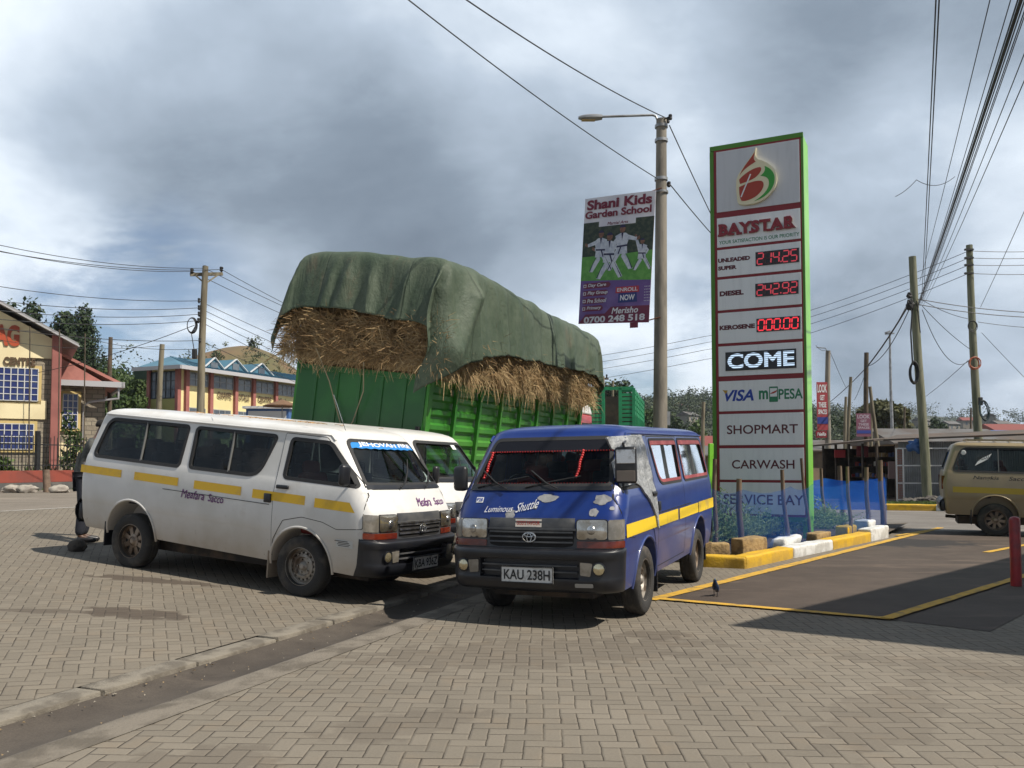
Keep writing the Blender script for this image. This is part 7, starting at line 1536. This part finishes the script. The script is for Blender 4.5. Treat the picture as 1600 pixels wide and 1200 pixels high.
# LOOK boards
def look(px0, px1, py0, py1, Y, T_, label, faded):
    a, b = P(px0, py0, Y), P(px1, py1, Y); B_ = thing('advert_board', label, 'advert board', a); W, Hh = b.x - a.x, a.z - b.z
    mr_ = mat('advert_red' + ('_faded' if faded else ''), (.36, .05, .06) if not faded else (.20, .07, .11), .5); mb = MB(); wbox(mb, 0, W, 0, .05, -Hh, 0); mb.build('board', mr_, B_)
    f = lambda u, v, o: (u, -.01 - o, v)
    for s_, z0, z1, x0, x1 in (('LOOK', -.22, -.05, .06, .94), ('GET', -.38, -.27, .28, .72), ('THESE', -.53, -.42, .14, .86), ('SPACES', -.67, -.57, .10, .90)): mb = MB(); text(mb, s_, W * x0, W * x1, Hh * z0, Hh * z1, f, .0, bold=.03); mb.build('lettering', m_white_s if not faded else mat('faded_white', (.42, .36, .42), .6), B_)
    mb = MB(); wbox(mb, 0, W, -.012, -.002, -Hh * .87, -Hh * .73); mb.build('blue_band', mat('advert_blue', (.03, .05, .25), .5), B_); mb = MB(); text(mb, '0722 000', W * .08, W * .92, -Hh * .84, -Hh * .77, f, .006, bold=.02) if False else None
    return B_
look(1276, 1294, 597, 672, 43.7, T4, 'red advert board reading LOOK on the concrete lamp post', False); look(1338, 1361, 646, 682, 45.7, None, 'faded purple advert board reading LOOK on the brown pole', True)
a = P(1275, 673, 43.7); hb = thing('small_board', 'small dark red board below the LOOK advert', 'board', a); mb = MB(); wbox(mb, 0, .55, 0, .05, -.35, 0); mb.build('board', mat('dark_red_board', (.24, .02, .03), .5), hb); mb = MB(); text(mb, 'Hello', .05, .50, -.26, -.08, lambda u, v, o: (u, -.01 - o, v), 0, bold=.02, shear=.3); mb.build('lettering', m_white_s, hb)

# ------------------------------------------------------------------ cables
m_cab = mat('black_cable', (.03, .031, .034), .6)
def cable(a, b, s_, label, r_=.012, group=None, n=18):
    mb = MB(); mb.tube(sag(a, b, s_, n), r_, 5, cap=False); return tag(mb.build('overhead_cable', m_cab, smooth=60), label, 'cable', group)
# over the hay lorry to the lamp post, then on behind the sign
cable(P(560, -62, 9.5), P(1030, 281, 16.5), .10, 'black cable from the top edge to the lower clamp of the lamp post', .009); cable(P(640, -62, 9.5), P(1040, 184, 16.5), .12, 'twisted black cable from the top edge to the lamp post head', .010)
cable(P(1046, 287, 16.5), P(1170, 425, 24), .08, 'black cable running from the lower lamp post clamp down behind the sign', .011); cable(P(1046, 196, 16.5), P(1180, 470, 26), .10, 'black cable dropping from the lamp post head behind the sign', .011)
# crossarm pole, to the left frame edge and to the right behind the hay lorry
for k, (p, yl, yr) in enumerate(zip(cr, (375, 366, 381), (470, 459, 463))): cable(P(-120, yl - 12, 22), p, .30, ('lowest', 'topmost', 'middle')[k] + ' of the three thin wires from the left edge to the crossarm', .011); cable(p, P(640, yr + 95, 46), .25, ('middle', 'upper', 'lower')[k] + ' of three thin wires sloping right from the crossarm behind the hay lorry', .011)
for k, (p, yl, yr) in enumerate(zip(lows, (434, 461, 478, 493, 500), (505, 520, 536, 552, 560))):
    o_ = ('first', 'second', 'third', 'fourth', 'fifth')[k]; cable(P(-120, yl - 8, 24), p, .25, o_ + ' wire down the crossarm pole running to the left edge', .011); cable(p, P(640, yr + 100, 48), .2, o_ + ' wire down the crossarm pole running right behind the hay lorry', .011)
cable(P(304, 508, 29.8), P(60, 582, 33), .15, 'sloping service cable from the crossarm pole to the yellow centre', .012); cable(P(93, 516, 30.5), P(310, 545, 29.8), .25, 'slack wire joining the thin grey posts to the crossarm pole', .009); cable(P(-80, 505, 30), P(93, 517, 30.5), .1, 'slack wire from the left edge to the thin grey post', .009); cable(P(253, 540, 33), P(-60, 520, 30), .3, 'slack wire from the leaning grey post to the left edge', .009)
# the fan over the forecourt from the leaning green pole to the top right
fan = [(1462, 0, 1440, 468, .0085), (1467, 0, 1443, 462, .0085), (1545, 0, 1437, 440, .006), (1577, 0, 1436, 470, .006), (1588, 0, 1434, 474, .009), (1593, 0, 1435, 476, .020), (1598, 2, 1436, 478, .008), (1604, 0, 1440, 470, .007), (1600, 78, 1441, 474, .006), (1600, 120, 1443, 476, .006), (1600, 20, 1438, 478, .006)]
fl_ = ['left of the pair of near vertical black cables over the forecourt', 'right of the pair of near vertical black cables over the forecourt', 'lone thin cable between the vertical pair and the thick bundle', 'thin cable along the left side of the thick bundle', None, 'thickest black cable of the bundle falling from the top right corner', None, None, 'steep thin cable right of the bundle crossing the right edge near the top', 'lowest steep thin cable crossing the right edge below the others', None]
for (x0, y0, x1, y1, r_), lb in zip(fan, fl_):
    a, b = Vector(P(x0, y0, 9)), Vector(P(x1, y1, 32.8)); d = (a - b); a2 = b + d * 1.12
    cable(a2, b, .0 + .12, lb or 'thin cable running inside the thick bundle from the top right corner', r_, None if lb else 'cables of the thick bundle')
cable(P(1492, 276, 24), P(1432, 281, 23), .2, 'short loose wire looping off the bundle in the sky', .009); cable(P(1432, 281, 23), P(1399, 307, 23), .05, 'frayed loose wire end hanging left in the sky', .009)
cable(P(1640, 240, 20), P(1532, 480, 35.6), .05, 'thin cable from the right edge down to the green pole with the red coil', .010)
# right pole line
for k, (y, yl, yr) in enumerate(((392, 476, 389), (403, 486, 399), (414, 497, 409), (427, 512, 425))): cable(P(1514, y, 35.8), P(1100, yl + 50, 60), .45, ('top', 'second', 'third', 'fourth')[k] + ' wire from the right green pole running left behind the sign', .013); cable(P(1514, y, 35.8), P(1680, yr, 36), .08, ('top', 'second', 'third', 'fourth')[k] + ' wire from the right green pole to the right edge', .013); cable(P(1100, yl + 50, 60), P(880, yl + 88, 74), .1, ('top', 'second', 'third', 'fourth')[k] + ' wire continuing from the sign to behind the hay lorry', .017)
for k, (x0, y0, Y0, x1, y1, Y1, s_, r_, lb) in enumerate(((1433, 467, 32.8, 1680, 490, 33, .15, .016, 'upper near level cable from the leaning pole to the right edge'), (1436, 476, 32.8, 1680, 497, 33, .15, .016, 'lower near level cable from the leaning pole to the right edge'), (1440, 468, 32.8, 1512, 498, 35.7, .1, .012, 'short cable dipping from the leaning pole to its neighbour'), (1528, 503, 35.7, 1680, 513, 36, .1, .012, 'cable from the right green pole to the right edge below the others'), (1441, 478, 32.8, 1515, 545, 35.7, .1, .012, 'steep cable from the leaning pole down to the right green pole'), (1441, 484, 32.8, 1516, 562, 35.7, .9, .013, 'drooping cable slung between the two green poles'), (1513, 563, 35.7, 1428, 632, 52, .1, .012, 'cable sloping left from the red coil behind the leaning pole'), (1534, 520, 35.7, 1680, 665, 40, .1, .010, 'thin cable sloping right from the red coil pole to the right edge'),
      (1421, 474, 32.7, 1353, 575, 46, .12, .035, 'thick cable from the leaning pole down to the brown pole'), (1422, 480, 32.7, 1355, 572, 46, .5, .018, 'slack cable from the leaning pole to the brown pole'), (1352, 576, 46, 1280, 640, 60, .15, .022, 'cable sloping left from the brown pole behind the LOOK board'), (1420, 470, 32.7, 1391, 520, 62, .1, .012, 'thin cable from the leaning pole to the slim street light'), (1353, 580, 46, 1335, 625, 47, .1, .012, 'short cable from the brown pole down to the thin leaning pole'), (1298, 552, 44, 1322, 606, 60, .05, .012, 'short cable sloping right from the LOOK board lamp post'), (1275, 540, 40, 1290, 547, 44, .1, .012, 'short cable between the sign side and the LOOK lamp post'), (1098, 630, 40, 1035, 640, 55, .2, .010, 'thin wire left of the pole between lamp post and sign'), (1098, 633, 40, 1038, 648, 55, .25, .010, 'lower thin wire left of the pole between lamp post and sign'))):
    cable(P(x0, y0, Y0), P(x1, y1, Y1), s_, lb, r_)

# ------------------------------------------------------------------ sheds, lorries and roofs beyond
m_corr, t = new_mat('grey_corrugated_sheet'); co = obj_co(t); x_ = t.sep(co)[0]; wv = t.m('SINE', t.m('MULTIPLY', x_, 80.0)); c = t.mix(t.ss(t.noise(co, 1.2, 5), .42, .62), (.23, .24, .25, 1), (.17, .175, .18, 1)); finish(t, bsdf(t, c, .55, .3, normal=bump(t, wv, .6, .02)))
m_rust = mat('rusty_roof_sheet', (.085, .07, .058), .85, col2=(.13, .085, .058), scale=.7); m_dkwood = mat('dark_stall_wood', (.035, .026, .020), .9, col2=(.06, .042, .03), scale=3)
sA = P(1405, 784, 34.0); sA.z = 0; shed = thing('grey_shed', 'grey corrugated iron shed beside the leaning green pole', 'shed', sA, (0, 0, -.45))
mb = MB(); wbox(mb, 0, 4.6, 0, 1.9, 0, 2.35); mb.build('wall', m_corr, shed); mb = MB(); mb.add([(-.5, -.5, 2.45), (5, -.5, 2.62), (5, 2.3, 2.85), (-.1, 2.3, 2.7), (-.5, -.5, 2.38), (5, -.5, 2.55), (5, 2.3, 2.78), (-.1, 2.3, 2.63)], [(0, 1, 2, 3), (7, 6, 5, 4), (0, 4, 5, 1), (1, 5, 6, 2), (2, 6, 7, 3), (3, 7, 4, 0)]); mb.build('roof', m_rust, shed)
cg = thing('mesh_cage', 'white framed wire mesh panel standing against the grey shed', 'cage', P(1402, 784, 33.3) * 1, (0, 0, -.2)); cg.location.z = 0; mb = MB()
for x in (0, .24, 1.9): mb.box((x, 0, 1.05), (.05, .05, 2.1))
for z in (.12, .75, 1.42, 2.08): mb.box((.95, 0, z), (1.9, .05, .045))
mb.build('frame', m_wfr, cg); mb = MB()
for k in range(14): mb.box((.02 + .017 * k, -.0, 1.05), (.006, .006, 2.0)) if k % 3 == 0 else None
for k in range(30): mb.box((.12, .02, .15 + k * .064), (.2, .008, .03))
mb.build('mesh', mat('rust_mesh', (.28, .12, .09), .9), cg)
sB = P(1296, 784, 40.5); sB.z = 0; e_ = P(1406, 784, 36.4); d_ = Vector((e_.x - sB.x, e_.y - sB.y, 0)); Ls = d_.length
stall = thing('market_stall', 'row of dark open fronted kiosks with red signs under a rusty roof', 'stall', sB, (0, 0, math.atan2(d_.y, d_.x)))
mb = MB(); mb.add([(-.6, -1.3, 2.30), (Ls, -1.3, 2.50), (Ls, 3.0, 2.85), (-.6, 3.0, 2.7), (-.6, -1.3, 2.22), (Ls, -1.3, 2.42), (Ls, 3, 2.77), (-.6, 3, 2.62)], [(0, 1, 2, 3), (7, 6, 5, 4), (0, 4, 5, 1), (1, 5, 6, 2), (2, 6, 7, 3), (3, 7, 4, 0)]); mb.build('roof', m_rust, stall)
mb = MB(); wbox(mb, 0, Ls, 1.9, 2.0, 0, 2.3); wbox(mb, -.05, 0, -.2, 2, 0, 2.2); wbox(mb, Ls - .05, Ls, -.2, 2, 0, 2.3); mb.build('back_wall', m_dkwood, stall)
for k in range(6): mb = MB(); x = .1 + (Ls - .2) * k / 5; wbox(mb, x - .04, x + .04, -1.1, -1.02, 0, 2.35); mb.build('post', m_dkwood, stall)
mb = MB()
for z in (.85, 1.35, 1.75): wbox(mb, .1, Ls - .1, .5 + .3 * z, .9 + .3 * z, z, z + .04)
mb.build('shelf', m_dkwood, stall)
rg = np.random.default_rng(9); goods = [mat('goods_%s' % n_, c_, .6) for n_, c_ in (('red', (.3, .03, .03)), ('white', (.5, .5, .48)), ('brown', (.16, .09, .05)), ('blue', (.04, .07, .22)), ('tan', (.35, .25, .13)))]
mb = MB()
for k in range(110): z = (.89, 1.39, 1.79)[k % 3]; s_ = rg.uniform(.08, .22); mb.box((rg.uniform(.3, Ls - .3), .7 + .3 * z, z + s_ / 2), (s_ * .8, s_ * .7, s_), None, int(rg.integers(0, 5)))
tag(mb.build('stall_goods', goods, loc=sB, rot=(0, 0, math.atan2(d_.y, d_.x))), 'jumble of small goods on the dark kiosk shelves', 'goods', kind='stuff')
def redsign(px0, py0, px1, py1, Y, label, m_=None):
    a, b = P(px0, py0, Y), P(px1, py1, Y); mb = MB(); wbox(mb, 0, b.x - a.x, 0, .05, b.z - a.z, 0); T = thing('stall_sign', label, 'sign', a); mb.build('board', m_ or mat('stall_red', (.36, .025, .03), .5), T); mb = MB(); text(mb, 'Cafe', .06, (b.x - a.x) - .06, (b.z - a.z) * .7, (b.z - a.z) * .3, lambda u, v, o: (u, -.01 - o, v), 0, bold=.01, shear=.2) if False else None; return T
redsign(1304, 703, 1321, 715, 38.3, 'red sign hanging from the left end of the kiosk roof'); redsign(1339, 697, 1357, 713, 37.4, 'dark red sign under the middle of the kiosk roof', mat('dull_red_sign', (.17, .02, .025), .6)); redsign(1388, 721, 1400, 748, 35.8, 'pale poster in the kiosk doorway', mat('poster_pale', (.34, .22, .20), .6))
# blue plastic bag on the shed
mb = MB(); blob(mb, (0, 0, 0), (.30, .15, .22), 8, .7); tag(mb.build('plastic_sheet', mat('blue_plastic', (.03, .10, .28), .35), smooth=60, loc=P(1430, 697, 33.2)), 'crumpled blue plastic hanging on the grey shed eave', 'plastic sheet')
# rubble by the pole
rg = np.random.default_rng(4)
for k in range(14):
    p = P(1420 + k * 4.2, 787, 32.4 + rg.uniform(-.4, .4)); p.z = .0; mb = MB(); s_ = rg.uniform(.14, .30); blob(mb, (0, 0, s_ * .4), (s_, s_ * .8, s_ * .6), 30 + k, .5, flat=s_ * .4); tag(mb.build('rubble_stone', mat('dark_rubble', (.10, .09, .08), .95, col2=(.05, .045, .04), scale=5), smooth=40, loc=p), 'dark rubble stone in the heap at the foot of the leaning pole', 'stone', 'rubble heap stones')
# roofs beyond
def house(px, Y, w_, d_, h, rh, wallc, roofc, label, rot=0.0, z=0.0, cat='house', lowroof=False):
    X = (px - 800) / FPX * Y; T = thing('far_house', label, cat, (X, Y, z), (0, 0, rot)); mb = MB(); wbox(mb, -w_ / 2, w_ / 2, -d_ / 2, d_ / 2, -1, h); mb.build('wall', wallc, T)
    mb = MB(); mb.prism([(-d_ / 2 - .4, h), (d_ / 2 + .4, h), (d_ / 2 + .4, h + .08), (0, h + rh), (-d_ / 2 - .4, h + .08)], lambda u, v, q: (q, u, v), -w_ / 2 - .3, w_ / 2 + .3); mb.build('roof', roofc, T)
    for k in (-1, 1): mb = MB(); wbox(mb, k * w_ * .25 - .35, k * w_ * .25 + .35, -d_ / 2 - .04, -d_ / 2 + .02, h * .35, h * .75); mb.build('window', m_gl, T)
    return T
m_tin = mat('tin_roof', (.12, .115, .11), .6, .1, col2=(.085, .065, .052), scale=.5); m_bluet = mat('blue_tin', (.05, .13, .33), .5); m_redt = mat('red_tin', (.20, .05, .038), .6); m_mud = mat('mud_wall', (.26, .19, .13), .9, col2=(.19, .14, .10), scale=1)
for a in ((1450, 52, 7, 5, 2.6, 1.0, m_mud, m_tin, 'long tin roofed shack behind the grey shed', .1), (1500, 58, 8, 5, 2.6, 1.1, m_mud, m_rust, 'rusty roofed shack behind the gold minibus', -.1), (1412, 60, 5, 4, 2.9, .9, m_mud, m_tin, 'tin shack right of the flat topped acacia', .2), (1590, 62, 6, 5, 3.0, .9, m_mud, m_bluet, 'blue roofed shack at the right edge', .0), (1586, 85, 6, 5, 4.2, 1.2, m_mud, m_redt, 'red roofed house above the blue roofed shack', .1), (1552, 80, 5, 4, 3.6, .9, m_mud, m_tin, 'pale roofed shack left of the blue roof', .1),
          (1075, 62, 7, 5, 2.3, 1.2, m_mud, m_redt, 'low red roofed building right of the lamp post', .1), (1045, 70, 6, 4, 2.5, 1.0, m_mud, m_tin, 'tin roofed shed behind the lamp post', -.1), (1096, 48, 4, 3, 1.9, .6, m_mud, m_tin, 'small tin stall at the left edge of the sign', .2), (1240, 70, 12, 5, 2.4, 1.0, m_mud, m_rust, 'rusty roofed row hidden behind the sign', 0), (1325, 66, 8, 4, 2.4, .9, m_mud, m_tin, 'tin roofed shack behind the kiosks', 0)): house(*a)
def hz(px, py, Y): return P(px, py, Y).z
for k, (px, py, Y, c_, lb) in enumerate(((1512, 662, 330, m_redt, 'red roofed house on the hillside left of the right green pole'), (1563, 668, 300, m_tin, 'pale house on the hillside near the right edge'), (1484, 668, 320, m_tin, 'small pale house on the hillside above the sheds'), (1440, 662, 340, m_tin, 'grey roofed house on the hillside right of the acacia'), (1075, 655, 280, m_tin, 'tin roofed house among trees right of the lamp post'), (1064, 640, 330, m_redt, 'brown roofed house on the slope right of the lamp post'), (1546, 655, 360, m_tin, 'faint pale house high on the right slope'))): house(px, Y, 5.5, 4.5, 2.6, 1.3, mat('far_wall', (.24, .215, .18), .9), c_, lb, .2 * k, hz(px, py, Y) - 1.5)
# green slatted lorry beyond the lamp post
q_ = P(991, 720, 27.0); sl_ = thing('slatted_lorry', 'bright green slatted livestock lorry parked beyond the hay lorry', 'lorry', (q_.x, q_.y, .0), (0, 0, math.atan2(.98, .2)))
m_grs = mat('bright_green_slats', (.02, .26, .11), .5, col2=(.015, .20, .085), scale=2); SW, SL, Z0, Z1 = 1.75, 5.8, 1.0, 3.85
mb = MB()
for y in (0, SW):
    for x in np.linspace(0, SL, 8): wbox(mb, x - .05, x + .05, y - .04, y + .04, Z0, Z1)
    for z in np.arange(Z0, Z1, .17):
        if not 2.35 < z < 2.9: wbox(mb, 0, SL, y - .02, y + .02, z, z + .11)
mb.build('side_slats', m_grs, sl_)
mb = MB()
for y in (0, .42, .95, 1.4, SW): wbox(mb, -.06, .0, y - .05, y + .05, Z0, Z1)
for z in (Z0, 2.3, Z1): wbox(mb, -.06, .0, 0, SW, z - .05, z + .05)
for a, b in ((.03, .40), (.97, 1.38)):
    for z in np.arange(Z0, Z1, .13): wbox(mb, -.04, -.01, a, b, z, z + .095) if not (a < 1 and 2.9 < z < 3.4 and False) else None
mb.build('tail_slats', m_grs, sl_)
mb = MB(); wbox(mb, .1, SL, .1, SW - .1, Z0 - .1, Z0 + .02); mb.build('deck', m_dkwood, sl_); mb = MB(); wbox(mb, 3.2, 3.3, .05, SW - .05, Z0, Z1); mb.build('partition', m_dkwood, sl_); mb = MB(); wbox(mb, -.07, -.062, .10, .32, 1.62, 1.95); mb.build('lorry_notice', m_white_s, sl_); mb = MB(); wbox(mb, -.07, -.062, .05, .40, 2.42, 2.52); wbox(mb, -.07, -.062, .98, 1.36, 2.42, 2.52); mb.build('white_strip', m_white_s, sl_)
mb = MB(); wbox(mb, -.2, SL + 1.6, .4, SW - .4, .62, .9); mb.build('chassis', m_chassis, sl_); mb = MB(); wbox(mb, SL + .1, SL + 1.7, .1, SW - .1, .7, 2.5); mb.build('cab', m_redcab, sl_, bev=.12, seg=3, smooth=40)
for x in (1.2, 6.6):
    for y in (.2, SW - .2): we = part_empty('wheel', sl_, (x, y, .46), (0, 0, 0 if y > 1.2 else math.pi)); we.scale = (1.37, 1.3, 1.37); link('tyre', WM['tyre'].copy(), m_tyre, we); link('rim', WM['steel'].copy(), [m_rim, m_void], we)
# roadside parasol and kiosk between the minibus roof and the lorry
c_ = P(441, 634, 34); pz = thing('parasol', 'brown market parasol between the blue roofed block and the lorry', 'parasol', (c_.x, c_.y, .6)); mb = MB(); mb.lathe([(.0, c_.z - .6 + .25), (.75, c_.z - .6), (.74, c_.z - .64), (0, c_.z - .6 + .2)], (0, 0, 0), (0, 0, 1), 10); mb.build('canopy', mat('brown_canvas', (.16, .09, .05), .9), pz); mb = MB(); mb.tube([(0, 0, 0), (0, 0, c_.z - .5)], .025, 6); mb.build('pole', m_galv, pz)
c_ = P(424, 640, 37); kz = thing('kiosk', 'small blue and white kiosk below the brown parasol', 'kiosk', (c_.x, c_.y, .6)); hz_ = c_.z - .6; mb = MB(); wbox(mb, -.9, .9, -.6, .6, 0, hz_); mb.build('wall', m_bluet, kz); mb = MB(); wbox(mb, -1.0, 1.0, -.8, .7, hz_, hz_ + .1); mb.build('roof', m_wfr, kz); mb = MB(); wbox(mb, -.8, .8, -.63, -.6, hz_ - .55, hz_ - .1); mb.build('sign_board', m_wfr, kz)
# thatch of grass along the road verge
rg = np.random.default_rng(12); V = []
for _ in range(2600):
    if rg.random() < .5: p = dpt(rg.uniform(8, 40), rg.uniform(20.2, 22.2)); z = .55
    else: k = rg.random(); p = P(1375 + 95 * k, 790, 30.0 + rg.normal(0, .25)); z = 0.02
    a = rg.uniform(0, 6.28); h = rg.uniform(.06, .2); s_ = .015; q = Vector((p.x, p.y, z)); V.append([q + Vector((-s_, 0, 0)), q + Vector((s_, 0, 0)), q + Vector((.05 * math.cos(a) + s_ * .2, .05 * math.sin(a), h)), q + Vector((.05 * math.cos(a) - s_ * .2, .05 * math.sin(a), h))])
mb = MB(); mb.quads(np.array([[tuple(p) for p in q] for q in V])); tag(mb.build('grass', LM['light']), 'thin grass along the verges of the far road', 'grass', kind='stuff')

# thin moisture haze over the valley
mb = MB(); mb.box((0, 1250, 48), (5600, 3500, 103)); m, t = new_mat('valley_air'); pv = t.node('ShaderNodeVolumePrincipled'); t.put(pv.inputs['Color'], (.80, .88, 1.0, 1)); pv.inputs['Density'].default_value = .00020; pv.inputs['Anisotropy'].default_value = .2
t.l.new(pv.outputs[0], t.node('ShaderNodeOutputMaterial').inputs['Volume']); tag(mb.build('haze', m), 'thin bluish haze lying over the far hills', 'haze', kind='stuff')
